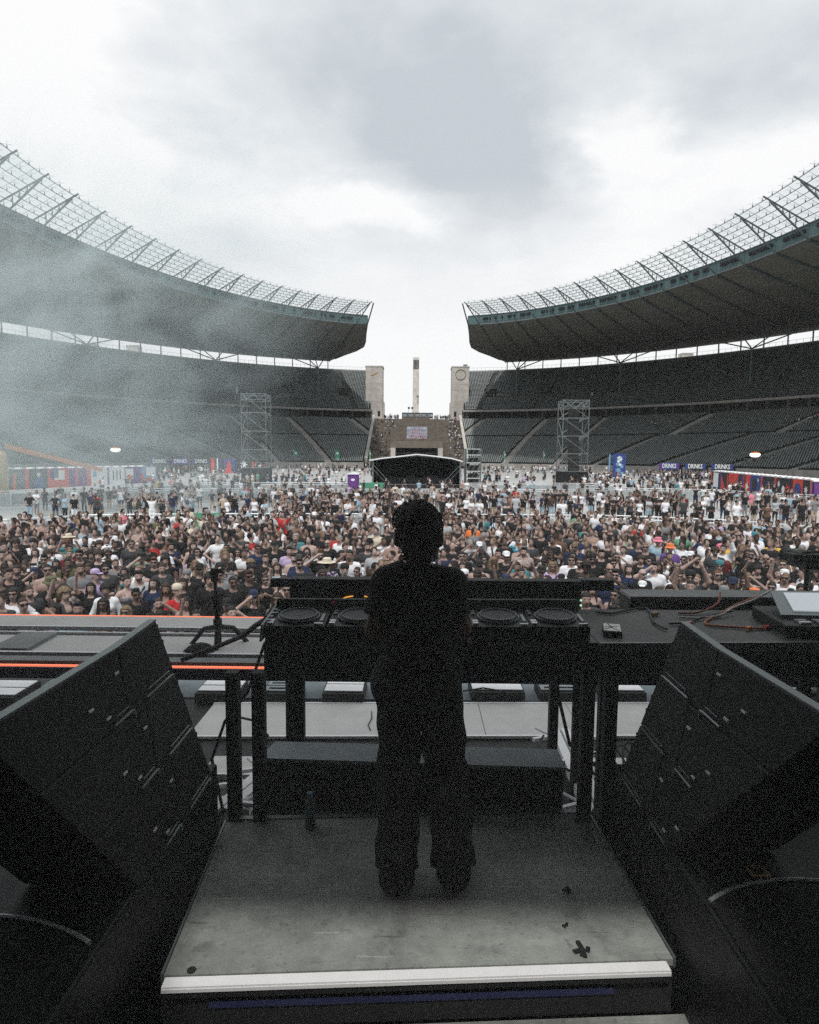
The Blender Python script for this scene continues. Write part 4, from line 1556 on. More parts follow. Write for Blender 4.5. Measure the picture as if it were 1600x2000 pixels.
class Field:
    """signed distance grid; parts are melted together and remember which part is nearest"""

    def __init__(self, lo, hi, h):
        self.h = h
        self.lo = np.array(lo, float)
        n = np.ceil((np.array(hi) - self.lo) / h).astype(int) + 1
        self.n = n
        self.ax = [self.lo[i] + h * np.arange(n[i]) for i in range(3)]
        self.d = np.full(n, 9.0)
        self.best = np.full(n, 9.0)
        self.reg = np.zeros(n, np.int16)
        self.t = np.zeros(n, np.float32)

    def cap(self, a, b, ra, rb, reg, k=0.03, ys=1.0, bump=None):
        a, b = np.array(a, float), np.array(b, float)
        m = max(ra, rb) + k + self.h * 2.5
        sl = []
        for i in range(3):
            lo = int(max(0, math.floor((min(a[i], b[i]) - m - self.lo[i]) / self.h)))
            hi = int(min(self.n[i], math.ceil((max(a[i], b[i]) + m - self.lo[i]) / self.h) + 1))
            if hi <= lo:
                return
            sl.append(slice(lo, hi))
        X, Y, Z = np.meshgrid(self.ax[0][sl[0]], self.ax[1][sl[1]], self.ax[2][sl[2]], indexing='ij')
        px_, py_, pz_ = X - a[0], (Y - a[1]) / ys, Z - a[2]
        ba = b - a
        ba[1] /= ys
        bb = float(ba @ ba)
        t = np.clip((px_ * ba[0] + py_ * ba[1] + pz_ * ba[2]) / bb, 0, 1) if bb > 1e-9 else np.zeros_like(px_)
        d = np.sqrt((px_ - t * ba[0]) ** 2 + (py_ - t * ba[1]) ** 2 + (pz_ - t * ba[2]) ** 2) - (ra + (rb - ra) * t)
        if ys < 1:
            d = d * (0.5 + 0.5 * ys)
        if bump is not None:
            d = d + bump(X, Y, Z)
        S = tuple(sl)
        o = self.d[S]
        if k > 0:
            hh = np.clip(0.5 + 0.5 * (o - d) / k, 0, 1)
            self.d[S] = o * (1 - hh) + d * hh - k * hh * (1 - hh)
        else:
            self.d[S] = np.minimum(o, d)
        nb = d < self.best[S]
        self.best[S] = np.where(nb, d, self.best[S])
        self.reg[S] = np.where(nb, reg, self.reg[S])
        self.t[S] = np.where(nb, t, self.t[S])

    def ellipsoid(self, c, r, reg, k=0.03, bump=None):
        c, r = np.array(c, float), np.array(r, float)
        m = r.max() + k + self.h * 2.5
        sl = []
        for i in range(3):
            lo = int(max(0, math.floor((c[i] - m - self.lo[i]) / self.h)))
            hi = int(min(self.n[i], math.ceil((c[i] + m - self.lo[i]) / self.h) + 1))
            if hi <= lo:
                return
            sl.append(slice(lo, hi))
        X, Y, Z = np.meshgrid(self.ax[0][sl[0]], self.ax[1][sl[1]], self.ax[2][sl[2]], indexing='ij')
        q = np.sqrt(((X - c[0]) / r[0]) ** 2 + ((Y - c[1]) / r[1]) ** 2 + ((Z - c[2]) / r[2]) ** 2)
        q2 = np.sqrt(((X - c[0]) / r[0] ** 2) ** 2 + ((Y - c[1]) / r[1] ** 2) ** 2 + ((Z - c[2]) / r[2] ** 2) ** 2) + 1e-9
        d = q * (q - 1) / q2
        if bump is not None:
            d = d + bump(X, Y, Z)
        S = tuple(sl)
        o = self.d[S]
        if k > 0:
            hh = np.clip(0.5 + 0.5 * (o - d) / k, 0, 1)
            self.d[S] = o * (1 - hh) + d * hh - k * hh * (1 - hh)
        else:
            self.d[S] = np.minimum(o, d)
        nb = d < self.best[S]
        self.best[S] = np.where(nb, d, self.best[S])
        self.reg[S] = np.where(nb, reg, self.reg[S])

    def cut(self, fn):
        X, Y, Z = np.meshgrid(*self.ax, indexing='ij')
        self.d = np.maximum(self.d, fn(X, Y, Z))

    def surface(self):
        f = self.d
        s = f < 0
        nx, ny, nz = f.shape
        acc = np.zeros((nx - 1, ny - 1, nz - 1, 3))
        cnt = np.zeros((nx - 1, ny - 1, nz - 1))

        def sub(arr, c):
            return arr[c[0]:nx - 1 + c[0], c[1]:ny - 1 + c[1], c[2]:nz - 1 + c[2]]
        for a, b in EDGES12:
            fa, fb = sub(f, a), sub(f, b)
            m = sub(s, a) != sub(s, b)
            if not m.any():
                continue
            t = fa[m] / (fa[m] - fb[m])
            A, B = np.array(a, float), np.array(b, float)
            acc[m] += A + t[:, None] * (B - A)
            cnt[m] += 1
        act = cnt > 0
        idx = -np.ones(act.shape, int)
        idx[act] = np.arange(act.sum())
        ci = np.argwhere(act)
        V = self.lo + self.h * (ci + acc[act] / cnt[act][:, None])
        near = np.clip(np.rint((V - self.lo) / self.h).astype(int), 0, np.array(f.shape) - 1)
        reg = self.reg[near[:, 0], near[:, 1], near[:, 2]]
        tt = self.t[near[:, 0], near[:, 1], near[:, 2]]
        F = []
        for ax_ in range(3):
            o = [1, 1, 1]
            o[ax_] = 0
            s0 = s[o[0]:nx - 1, o[1]:ny - 1, o[2]:nz - 1]
            sh = [slice(o[0], nx - 1), slice(o[1], ny - 1), slice(o[2], nz - 1)]
            sh2 = list(sh)
            st = sh[ax_]
            sh2[ax_] = slice(st.start + 1, st.stop + 1)
            s0, s1 = s[tuple(sh)], s[tuple(sh2)]
            for inside_first in (True, False):
                m = (s0 & ~s1) if inside_first else (~s0 & s1)
                e = np.argwhere(m) + np.array(o)
                if not len(e):
                    continue
                u, v = [(1, 2), (2, 0), (0, 1)][ax_]
                du, dv = np.zeros(3, int), np.zeros(3, int)
                du[u], dv[v] = 1, 1
                q = [e - du - dv, e - dv, e, e - du]
                q = np.stack([idx[c[:, 0], c[:, 1], c[:, 2]] for c in q], 1)
                F.append(q if inside_first else q[:, ::-1])
        F = np.concatenate(F)
        return V, F[(F >= 0).all(1)], reg, tt


HEAD, NECK, TORSO, PELVIS, UARM, FARM, HAND, THIGH, SHIN, FOOT, HAIRR = range(11)

# elbow and wrist of the arm on the -x side and of the arm on the +x side
POSES = {
    'arms hanging': (((-.26, .03, 1.15), (-.27, -.06, .92)), ((.26, .03, 1.15), (.27, -.06, .92))),
    'arms folded': (((-.26, -.05, 1.16), (.02, -.21, 1.17)), ((.26, -.05, 1.16), (-.03, -.19, 1.21))),
    'holding a drink': (((-.25, .03, 1.15), (-.26, -.08, .93)), ((.25, -.03, 1.15), (.13, -.27, 1.22))),
    'raising a phone': (((-.23, -.2, 1.26), (-.06, -.36, 1.49)), ((.23, -.2, 1.26), (.07, -.36, 1.49))),
    'shading the eyes': (((-.37, -.14, 1.42), (-.12, -.19, 1.63)), ((.26, .03, 1.15), (.25, -.1, .93))),
    'one arm raised': (((-.29, -.1, 1.64), (-.24, -.18, 1.9)), ((.26, .0, 1.15), (.22, -.16, .98))),
    'both arms raised': (((-.33, -.08, 1.6), (-.22, -.16, 1.84)), ((.33, -.08, 1.6), (.24, -.2, 1.83))),
    'clapping': (((-.25, -.07, 1.17), (-.05, -.31, 1.3)), ((.25, -.07, 1.17), (.05, -.31, 1.31))),
    'hands on hips': (((-.38, .07, 1.18), (-.2, -.05, 1.03)), ((.38, .07, 1.18), (.2, -.05, 1.03))),
}
POSE_NAMES = list(POSES)
POSES['mixing'] = (((-.265, -.02, 1.17), (-.17, -.31, 1.10)), ((.265, .0, 1.17), (.16, -.30, 1.12)))


def grow_body(pose, fem, h, stance=None, sit=False, hair=None):
    f = Field((-.62, -.62, -.06), (.62, .42, 2.12) if pose in ('one arm raised', 'both arms raised') else (.62, .42, 1.86), h)
    dz = -0.72 if sit else 0.0
    kk = 0.05

    def P(q):
        return (q[0], q[1], q[2] + dz)
    cw, cr = (.075, .098) if fem else (.098, .112)
    f.cap(P((-cw, .0, 1.30)), P((cw, .0, 1.30)), cr, cr, TORSO, kk, 0.92)
    f.cap(P((0, 0.0, 1.10)), P((0, 0, 1.32)), .105 if fem else .122, .12, TORSO, kk, 0.86)
    sw = .145 if fem else .168
    for s in (-1, 1):
        f.cap(P((s * .05, .015, 1.435)), P((s * sw, .01, 1.405)), .058, .062, TORSO, kk)
        if fem:
            f.ellipsoid(P((s * .07, -.085, 1.285)), (.062, .055, .06), TORSO, .03)
    f.cap(P((-.05, 0, 1.12)), P((.05, 0, 1.12)), .088 if fem else .104, .088 if fem else .104, TORSO, kk, 0.9)
    f.cap(P((-.08, .01, .955)), P((.08, .01, .955)), .118 if fem else .11, .118 if fem else .11, PELVIS, kk, 0.95)
    f.cap(P((0, .02, 1.43)), P((0, -.005, 1.56)), .052 if fem else .06, .048 if fem else .056, NECK, .03)
    f.ellipsoid(P((0, .0, 1.648)), (.074, .094, .108), HEAD, .02)
    f.ellipsoid(P((0, -.038, 1.585)), (.052, .058, .052), HEAD, .03)
    f.cap(P((0, -.092, 1.640)), P((0, -.108, 1.612)), .011, .015, HEAD, .012)
    for s in (-1, 1):
        f.ellipsoid(P((s * .078, .012, 1.635)), (.014, .022, .032), HEAD, .01)
    (le, lw), (re, rw) = POSES[pose]
    for s, e, w_ in ((-1, le, lw), (1, re, rw)):
        sh = (s * (sw + .012), .01, 1.395)
        f.cap(P(sh), P(e), .054 if fem else .062, .042 if fem else .048, UARM, .035)
        f.cap(P(e), P(w_), .043 if fem else .049, .029 if fem else .033, FARM, .03)
        d = np.array(w_) - np.array(e)
        d = d / np.linalg.norm(d)
        p0 = np.array(w_) + d * .02
        p1 = np.array(w_) + d * .085
        f.cap(P(w_), P(p1), .030, .036, HAND, .02)
        side = np.cross(d, (0, -1, 0.3))
        side = side / (np.linalg.norm(side) + 1e-6)
        curl = np.cross(side, d)
        for q in range(4):
            o = side * (q - 1.5) * .021
            ln = (.062, .074, .07, .055)[q]
            m1 = p1 + o + d * ln * .5 + curl * .008
            m2 = p1 + o + d * ln * .95 + curl * .026
            f.cap(P(p1 + o * 0.9), P(m1), .011, .010, HAND, .006)
            f.cap(P(m1), P(m2), .010, .008, HAND, .006)
        th = p0 + side * .03
        f.cap(P(p0 + side * .015), P(th + d * .035 + side * .012), .013, .011, HAND, .008)
        f.cap(P(th + d * .035 + side * .012), P(th + d * .062 + side * .008), .011, .009, HAND, .006)
    for s in (-1, 1):
        if sit:
            hip, knee, ank, toe = (s * .1, 0, .20), (s * .17, -.42, .42), (s * .10, -.5, .07), (s * .13, -.62, .05)
        else:
            hip, knee, ank, toe = (s * .095, .01, .92), (s * .105, -.01, .50), (s * .11, .02, .09), (s * .13, -.14, .035)
        if stance:
            hip, knee, ank, toe = stance[s]
        f.cap(hip, knee, .098 if fem else .092, .062, THIGH, kk)
        f.cap(knee, ank, .062, .040, SHIN, .035)
        f.cap((ank[0], ank[1] + .03, ank[2] - .045), toe, .042, .036, FOOT, .03)
    if hair:
        bmp = (lambda X, Y, Z: -0.012 * np.sin(60 * X) * np.sin(55 * Y + 1) * np.sin(50 * Z)) if hair == 'curly' else None
        f.ellipsoid(P((0, .03, 1.68)), (.094, .106, .106), HAIRR, .0, bmp)
        if hair == 'long':
            f.cap(P((0, .075, 1.62)), P((0, .085, 1.36)), .085, .07, HAIRR, 0, .5)
    return f.surface()


def compact(V, F, keep_v=None, keep_f=None):
    if keep_f is None:
        keep_f = keep_v[F].all(1)
    F2 = F[keep_f]
    used = np.unique(F2)
    mp = -np.ones(len(V), int)
    mp[used] = np.arange(len(used))
    return used, mp[F2]


def vnormals(V, F):
    n = np.zeros_like(V)
    fn = np.cross(V[F[:, 2]] - V[F[:, 0]], V[F[:, 3]] - V[F[:, 1]])
    for c in range(4):
        np.add.at(n, F[:, c], fn)
    return n / (np.linalg.norm(n, axis=1, keepdims=True) + 1e-9)


GARMENTS = ('t-shirt', 'tank top', 'crop top', 'long sleeve top', 'trousers', 'shorts', 'skirt')


def garment_mask(kind, V, reg, t):
    z, x, y = V[:, 2], np.abs(V[:, 0]), V[:, 1]
    tor = (reg == TORSO) | (reg == PELVIS)
    ua = reg == UARM
    if kind == 't-shirt':
        return ((tor | ((reg == NECK) & (t < .12))) & (z > .90) & ~((z > 1.435) & (x < .075) & (y < .0)) & (z < 1.485)) | (ua & (t < .62))
    if kind == 'long sleeve top':
        return ((tor | ((reg == NECK) & (t < .12))) & (z > .88) & ~((z > 1.45) & (x < .07) & (y < .0)) & (z < 1.485)) | ua | ((reg == FARM) & (t < .9))
    if kind == 'tank top':
        return tor & (z > .90) & (x < .165) & ((z < 1.335) | ((x > .055) & (x < .125)))
    if kind == 'crop top':
        return tor & (z > 1.16) & (x < .16) & ((z < 1.325) | ((x > .075) & (x < .105)))
    if kind == 'trousers':
        return ((reg == PELVIS) & (z < 1.0)) | (reg == THIGH) | ((reg == SHIN) & (t < .9))
    if kind == 'shorts':
        return ((reg == PELVIS) & (z < 1.0)) | ((reg == THIGH) & (t < .8))
    if kind == 'skirt':
        return ((reg == PELVIS) & (z < 1.02)) | ((reg == THIGH) & (t < .5))


def person_mat(name, rough, var, scale, bump=0.0, bscale=20, spec=.3):
    return mat(name, (1, 1, 1), rough, var=var, scale=scale, objcol=True, bump=bump, bscale=bscale, spec=spec)


PM = {'skin': person_mat('skin', .55, .08, 12), 'cloth': person_mat('cloth', .9, .14, 7, .5, 14, .15),
      'hair': person_mat('hair', .6, .35, 45, .6, 70, .3), 'gear': person_mat('hat_cloth', .8, .1, 12)}
PM['eye'] = mat('dark_eye', (.10, .065, .05), .5, var=.1)  # own dark tone of the eyes
PM['lip'] = mat('lips', (.19, .10, .09), .5, var=.1)
PM['shoe'] = mat('shoes', (.14, .14, .14), .7, var=.5, scale=3)
PM['lens'] = mat('dark_lens', (.014, .014, .015), .25, var=.05, spec=.6)


def pattern_mat(name, cols, kind, scale):
    m = bpy.data.materials.new(name)
    m.use_nodes = True
    t = m.node_tree
    b = t.nodes['Principled BSDF']
    b.inputs['Roughness'].default_value = .9
    co = t.nodes.new('ShaderNodeTexCoord')
    cr = t.nodes.new('ShaderNodeValToRGB')
    cr.color_ramp.interpolation = 'CONSTANT'
    if kind == 'stripe_v' or kind == 'stripe_h':
        wv = t.nodes.new('ShaderNodeTexWave')
        wv.bands_direction = 'X' if kind == 'stripe_v' else 'Z'
        wv.inputs['Scale'].default_value = scale
        wv.inputs['Distortion'].default_value = .6
        t.links.new(co.outputs['Object'], wv.inputs['Vector'])
        src = wv.outputs['Fac']
    elif kind == 'spots':
        vo = t.nodes.new('ShaderNodeTexVoronoi')
        vo.inputs['Scale'].default_value = scale
        t.links.new(co.outputs['Object'], vo.inputs['Vector'])
        src = vo.outputs['Distance']
    else:
        vo = t.nodes.new('ShaderNodeTexNoise')
        vo.inputs['Scale'].default_value = scale
        vo.inputs['Detail'].default_value = 2
        t.links.new(co.outputs['Object'], vo.inputs['Vector'])
        src = vo.outputs[0]
    t.links.new(src, cr.inputs[0])
    el = cr.color_ramp.elements
    el[0].position, el[0].color = 0, (*cols[0][1], 1)
    el[1].position, el[1].color = cols[1][0], (*cols[1][1], 1)
    for p_, c_ in cols[2:]:
        q = el.new(p_)
        q.color = (*c_, 1)
    t.links.new(cr.outputs[0], b.inputs['Base Color'])
    return m


PM['spots'] = pattern_mat('spotted_plush', [(0, (.01, .01, .01)), (.33, (.74, .76, .8))], 'spots', 9)
PM['stripe_v'] = pattern_mat('striped_shirt', [(0, (.03, .10, .22)), (.5, (.72, .76, .8))], 'stripe_v', 4.5)
PM['stripe_h'] = pattern_mat('banded_top', [(0, (.015, .015, .018)), (.6, (.45, .55, .6))], 'stripe_h', 5)
PM['floral'] = pattern_mat('floral_shirt', [(0, (.02, .02, .03)), (.45, (.35, .25, .45)), (.55, (.65, .6, .66)), (.63, (.03, .03, .05))], 'noise', 14)
PM['hawaii'] = pattern_mat('hawaiian_shirt', [(0, (.02, .14, .22)), (.52, (.05, .25, .36)), (.6, (.3, .5, .55))], 'noise', 13)
PM['mottled'] = pattern_mat('mottled_shirt', [(0, (.3, .25, .23)), (.5, (.45, .4, .37)), (.58, (.2, .16, .15))], 'noise', 20)

BODY, GARM = {}, {}
H_NEAR = 0.0205


def get_body(pose, fem):
    key = (pose, fem)
    if key not in BODY:
        V, F, reg, t = grow_body(pose, fem, H_NEAR)
        me = np_mesh('person_body', V, F, [PM['skin'], PM['eye'], PM['lip'], PM['shoe']], True)
        c = V[F].mean(1)
        mi = np.zeros(len(F), np.int32)
        front = (c[:, 1] < -.055)
        ex_ = np.abs(np.abs(c[:, 0]) - .033)
        mi[front & (ex_ < .014) & (np.abs(c[:, 2] - 1.655) < .009)] = 1
        mi[front & (np.abs(c[:, 0]) < .024) & (np.abs(c[:, 2] - 1.582) < .009)] = 2
        mi[reg[F[:, 0]] == FOOT] = 3
        me.polygons.foreach_set('material_index', mi)
        BODY[key] = (me, V, F, reg, t, vnormals(V, F))
    return BODY[key]


def get_garment(pose, fem, kind, m='cloth'):
    key = (pose, fem, kind, m)
    if key not in GARM:
        me, V, F, reg, t, nrm = get_body(pose, fem)
        keep = garment_mask(kind, V, reg, t)
        # a face counts as clothed when most of it is
        fk = keep[F].sum(1) >= 3
        off = .013 if kind in ('tank top', 'crop top') else .019
        W = V + nrm * off
        if kind in ('t-shirt', 'long sleeve top'):
            low = np.clip((1.2 - V[:, 2]) / .3, 0, 1) * (reg != UARM) * (reg != FARM)
            W = W + nrm * (low * .018)[:, None]
            W[:, 0] += .006 * np.sin(31 * V[:, 2] + 9 * V[:, 0]) * low
        if kind in ('trousers', 'shorts'):
            W = W + nrm * (.012 + .02 * ((reg == SHIN) * t) + (.02 if kind == 'shorts' else 0) * ((reg == THIGH) * t))[:, None]
        if kind == 'skirt':
            W = W + nrm * (.05 * ((reg == THIGH) * t * 2))[:, None]
        used, F2 = compact(W, F, keep_f=fk)
        GARM[key] = np_mesh(kind.replace(' ', '_').replace('-', '_'), W[used], F2, PM[m], True)
    return GARM[key]


def sdf_mesh(name, lo, hi, h, fn, m, smooth=True):
    f = Field(lo, hi, h)
    fn(f)
    V, F, reg, t = f.surface()
    return np_mesh(name, V, F, m, smooth)


def face_cut(X, Y, Z):
    # keeps the hair off the face: the hairline runs from the forehead down behind the ears
    return -(np.minimum(Z - 1.700 + np.clip((Y + .055) * 1.25, 0, 9), 9) * .7)


HAIR = {}


def build_hair():
    lo, hi = (-.2, -.2, 1.28), (.2, .24, 1.9)

    def short(f):
        f.ellipsoid((0, .006, 1.66), (.086, .108, .112), 0, 0, lambda X, Y, Z: -.004 * np.sin(90 * X) * np.sin(80 * Y) * np.sin(70 * Z))
        f.cut(face_cut)

    def quiff(f):
        f.ellipsoid((0, .01, 1.662), (.086, .108, .112), 0, 0)
        f.ellipsoid((0, -.05, 1.752), (.062, .06, .035), 0, .03)
        f.cut(face_cut)

    def buzz(f):
        f.ellipsoid((0, .004, 1.654), (.079, .1, .111), 0, 0)
        f.cut(face_cut)

    def long_(f):
        f.ellipsoid((0, .01, 1.662), (.09, .112, .113), 0, .01)
        f.cut(face_cut)
        f.cap((0, .085, 1.64), (0, .10, 1.36), .09, .085, 0, .03, .5)
        for s in (-1, 1):
            f.cap((s * .078, .01, 1.68), (s * .1, -.035, 1.38), .032, .035, 0, .03)

    def bun(f):
        f.ellipsoid((0, .006, 1.658), (.083, .104, .11), 0, .01)
        f.cut(face_cut)
        f.ellipsoid((0, .085, 1.76), (.05, .05, .048), 0, .01)

    def tail(f):
        f.ellipsoid((0, .006, 1.658), (.083, .104, .11), 0, .01)
        f.cut(face_cut)
        f.cap((0, .11, 1.70), (0, .15, 1.45), .04, .022, 0, .02)

    def curly(f):
        bm = lambda X, Y, Z: -.02 * np.sin(64 * X + 1) * np.sin(58 * Y) * np.sin(61 * Z + 2)
        f.ellipsoid((0, .02, 1.675), (.118, .135, .125), 0, .01, bm)
        f.cut(lambda X, Y, Z: -(np.minimum(Z - 1.70 + np.clip((Y + .06) * 1.6, 0, 9), 9) * .6))

    for k, fn in (('short hair', short), ('swept hair', quiff), ('cropped hair', buzz), ('long hair', long_), ('hair in a bun', bun), ('a ponytail', tail), ('curly hair', curly)):
        HAIR[k] = sdf_mesh('hair', lo, hi, .0165, fn, PM['hair'])


build_hair()


def build_gear():
    G = {}
    mb = MB()
    for s in (-1, 1):
        mb.add([(s * .008, -.108, 1.672), (s * .066, -.088, 1.672), (s * .064, -.088, 1.636), (s * .02, -.108, 1.634)], [(0, 1, 2, 3) if s < 0 else (3, 2, 1, 0)])
        mb.beam((s * .066, -.088, 1.664), (s * .084, .02, 1.664), .008, .012)
    mb.box((0, -.108, 1.664), (.03, .008, .01))
    G['sunglasses'] = mb.mesh('sunglasses', PM['lens'])
    mb = MB()
    R = Matrix.Identity(3)
    mb.lathe([(.098, 1.70), (.099, 1.735), (.085, 1.775), (.045, 1.797), (.005, 1.80)], 14, (0, .004, 0))
    mb.prism([(-.07, -.07, 1.70), (.07, -.07, 1.70), (.06, -.15, 1.69), (.03, -.175, 1.685), (-.03, -.175, 1.685), (-.06, -.15, 1.69)], (0, 0, .012))
    G['cap'] = mb.mesh('cap', PM['gear'], smooth=False)
    mb = MB()
    mb.lathe([(.160, 1.668), (.158, 1.676), (.108, 1.71), (.098, 1.78), (.07, 1.793), (.005, 1.795)], 16, (0, .004, 0))
    G['bucket hat'] = mb.mesh('bucket_hat', PM['gear'])
    mb = MB()
    mb.lathe([(.215, 1.71), (.21, 1.718), (.108, 1.722), (.1, 1.80), (.07, 1.822), (.005, 1.825)], 18, (0, .004, 0))
    G['straw hat'] = mb.mesh('straw_hat', PM['gear'])
    mb = MB()
    mb.lathe([(.094, 1.675), (.1, 1.70), (.098, 1.75), (.07, 1.79), (.005, 1.805)], 14, (0, .008, 0))
    G['beanie'] = mb.mesh('beanie', PM['gear'], smooth=True)
    # shoulder strap across the chest with a small pouch
    mb = MB()
    pts = [(.11, .11, 1.43), (.105, .0, 1.478), (.085, -.105, 1.40), (.0, -.138, 1.28), (-.09, -.135, 1.15), (-.15, -.10, 1.04)]
    for a, b in zip(pts[:-1], pts[1:]):
        mb.beam(a, b, .034, .012, up=(0, -1, .3))
    G['strap'] = mb.mesh('bag_strap', PM['gear'])
    mb = MB()
    mb.prism([(-.2, -.16, .95), (-.07, -.175, .95), (-.06, -.175, 1.08), (-.19, -.16, 1.09)], (0, .06, 0))
    G['pouch'] = mb.mesh('pouch', PM['gear'])
    G['beard'] = sdf_mesh('beard', (-.1, -.14, 1.48), (.1, .06, 1.68), .014,
                          lambda f: (f.ellipsoid((0, -.036, 1.583), (.058, .0665, .054), 0, .01), f.cut(lambda X, Y, Z: np.maximum(Z - 1.606 - .5 * np.abs(X), .012 - np.hypot(X * .6, Z - 1.583)))), PM['hair'])
    return G


GEAR = build_gear()

COLS = {'black': (.017, .017, .018), 'charcoal': (.05, .052, .055), 'white': (.74, .76, .79), 'pale grey': (.42, .44, .46), 'grey': (.2, .21, .22), 'navy': (.02, .03, .07),
        'light blue': (.30, .43, .52), 'teal': (.05, .20, .23), 'blue': (.03, .10, .30), 'olive': (.10, .11, .06), 'green': (.12, .30, .2), 'red': (.45, .03, .03),
        'orange': (.72, .20, .07), 'yellow': (.68, .42, .06), 'pink': (.72, .22, .30), 'lilac': (.45, .36, .55), 'beige': (.42, .34, .26), 'brown': (.12, .07, .045),
        'cream': (.62, .56, .45), 'purple': (.14, .07, .26), 'maroon': (.13, .02, .03)}
SKINS = [(.40, .285, .245), (.34, .235, .20), (.47, .345, .305), (.26, .172, .14), (.18, .115, .09), (.08, .05, .04), (.37, .262, .225)]
HAIRC = {'dark': (.013, .011, .010), 'brown': (.035, .022, .015), 'fair': (.17, .12, .07), 'grey': (.25, .25, .25), 'red': (.10, .012, .012), 'auburn': (.13, .05, .02)}


def child(name, me, parent, col=None):
    o = bpy.data.objects.new(name, me)
    COL.objects.link(o)
    o.parent = parent
    if col is not None:
        o.color = (*col, 1)
    return o


def make_person(x, y, z, yaw, sp):
    pose, fem = sp['pose'], sp['fem']
    me = get_body(pose, fem)[0]
    p = bpy.data.objects.new('person', me)
    COL.objects.link(p)
    p.location = (x, y, z)
    p.rotation_euler = (rad(sp.get('lean', 0)), 0, yaw)
    s = sp['h'] / 1.76
    p.scale = (s * (-1 if sp['flip'] else 1) * sp.get('w', 1.0), s * sp.get('w', 1.0), s)
    p.color = (*sp['skin'], 1)
    if sp['top'] != 'bare':
        child(sp['top'].replace(' ', '_').replace('-', '_'), get_garment(pose, fem, sp['top'], sp.get('topmat', 'cloth')), p, sp['topc'])
    child(sp['low'], get_garment(pose, fem, sp['low']), p, sp['lowc'])
    if sp['hair']:
        child('hair', HAIR[sp['hair']], p, sp['hairc'])
    if sp.get('beard'):
        child('beard', GEAR['beard'], p, sp['hairc'])
    for gname, c in sp['gear']:
        child(gname.replace(' ', '_').replace('strap', 'bag_strap') if gname != 'strap' else 'bag_strap', GEAR[gname], p, c)
        if gname == 'strap':
            child('pouch', GEAR['pouch'], p, c)
    return p


# ---------------------------------------------------------------- the front pen: 300 people one by one
prng = random.Random(20240)


def pick(seq, wts):
    return prng.choices(seq, wts)[0]


def random_spec():
    fem = prng.random() < .45
    sp = dict(fem=fem, flip=prng.random() < .5, h=prng.gauss(1.66 if fem else 1.77, .06), w=prng.uniform(.95, 1.08), skin=pick(SKINS, (5, 5, 4, 3, 2, 1, 5)), gear=[])
    sp['pose'] = pick(POSE_NAMES, (3, 2.6, 3.6, 3, 2.2, 1.7, .9, 1.7, .9))
    if fem:
        sp['top'] = pick(['t-shirt', 'tank top', 'crop top', 'long sleeve top'], (6, 5, 2.4, 1))
        sp['hairn'] = pick(['long hair', 'hair in a bun', 'a ponytail', 'curly hair'], (8, 2, 3, 1))
        sp['low'] = pick(['trousers', 'shorts', 'skirt'], (3, 4, 2))
    else:
        sp['top'] = pick(['t-shirt', 'tank top', 'long sleeve top', 'bare'], (10, 1.3, 1, .4))
        sp['hairn'] = pick(['short hair', 'swept hair', 'cropped hair', 'curly hair', 'long hair', None], (6, 4, 3, 1, .6, 1))
        sp['low'] = pick(['trousers', 'shorts'], (3, 4))
    sp['hair'] = sp['hairn']
    sp['tcn'] = pick(['black', 'charcoal', 'white', 'pale grey', 'grey', 'navy', 'light blue', 'teal', 'blue', 'olive', 'green', 'red', 'lilac', 'beige', 'brown', 'cream', 'pink', 'maroon', 'orange', 'yellow'],
                     (62, 9, 27, 8, 5, 6, 4, 1.2, 1, .8, .8, .8, 1.4, .7, .4, .7, .6, .4, .15, .2))
    sp['topc'] = COLS[sp['tcn']]
    sp['lowc'] = COLS[pick(['black', 'charcoal', 'navy', 'light blue', 'beige', 'white', 'grey'], (10, 3, 4, 3, 2, 1, 2))]
    sp['hcn'] = pick(['dark', 'brown', 'fair', 'grey', 'auburn'], (10, 6, 1.5, .6, .4))
    sp['hairc'] = HAIRC[sp['hcn']]
    sp['beard'] = (not fem) and prng.random() < .3
    r = prng.random()
    sp['hat'] = None
    if r < .10:
        sp['hat'] = ('cap', pick(['black', 'white', 'navy', 'charcoal', 'grey'], (7, 1.3, 2, 2, 1)))
    elif r < .13:
        sp['hat'] = ('bucket hat', pick(['black', 'olive', 'charcoal', 'beige', 'light blue'], (4, 1, 2, .5, .7)))
    elif r < .132:
        sp['hat'] = ('straw hat', 'cream')
    elif r < .147:
        sp['hat'] = ('beanie', pick(['black', 'grey', 'teal'], (2, 1, 1)))
    if sp['hat']:
        if sp['hair'] in ('curly hair', 'hair in a bun', 'swept hair'):
            sp['hair'] = 'short hair'
        if sp['hair'] in ('short hair', 'cropped hair'):
            sp['hair'] = 'cropped hair'
    sp['shades'] = prng.random() < .5
    sp['bag'] = prng.random() < .16 and sp['top'] != 'bare'
    return sp


def finish(sp):
    g_ = []
    if sp['hat']:
        g_.append((sp['hat'][0], COLS[sp['hat'][1]]))
    if sp['shades']:
        g_.append(('sunglasses', (.01, .01, .01)))
    if sp['bag']:
        g_.append(('strap', COLS['black']))
    sp['gear'] = g_
    return sp


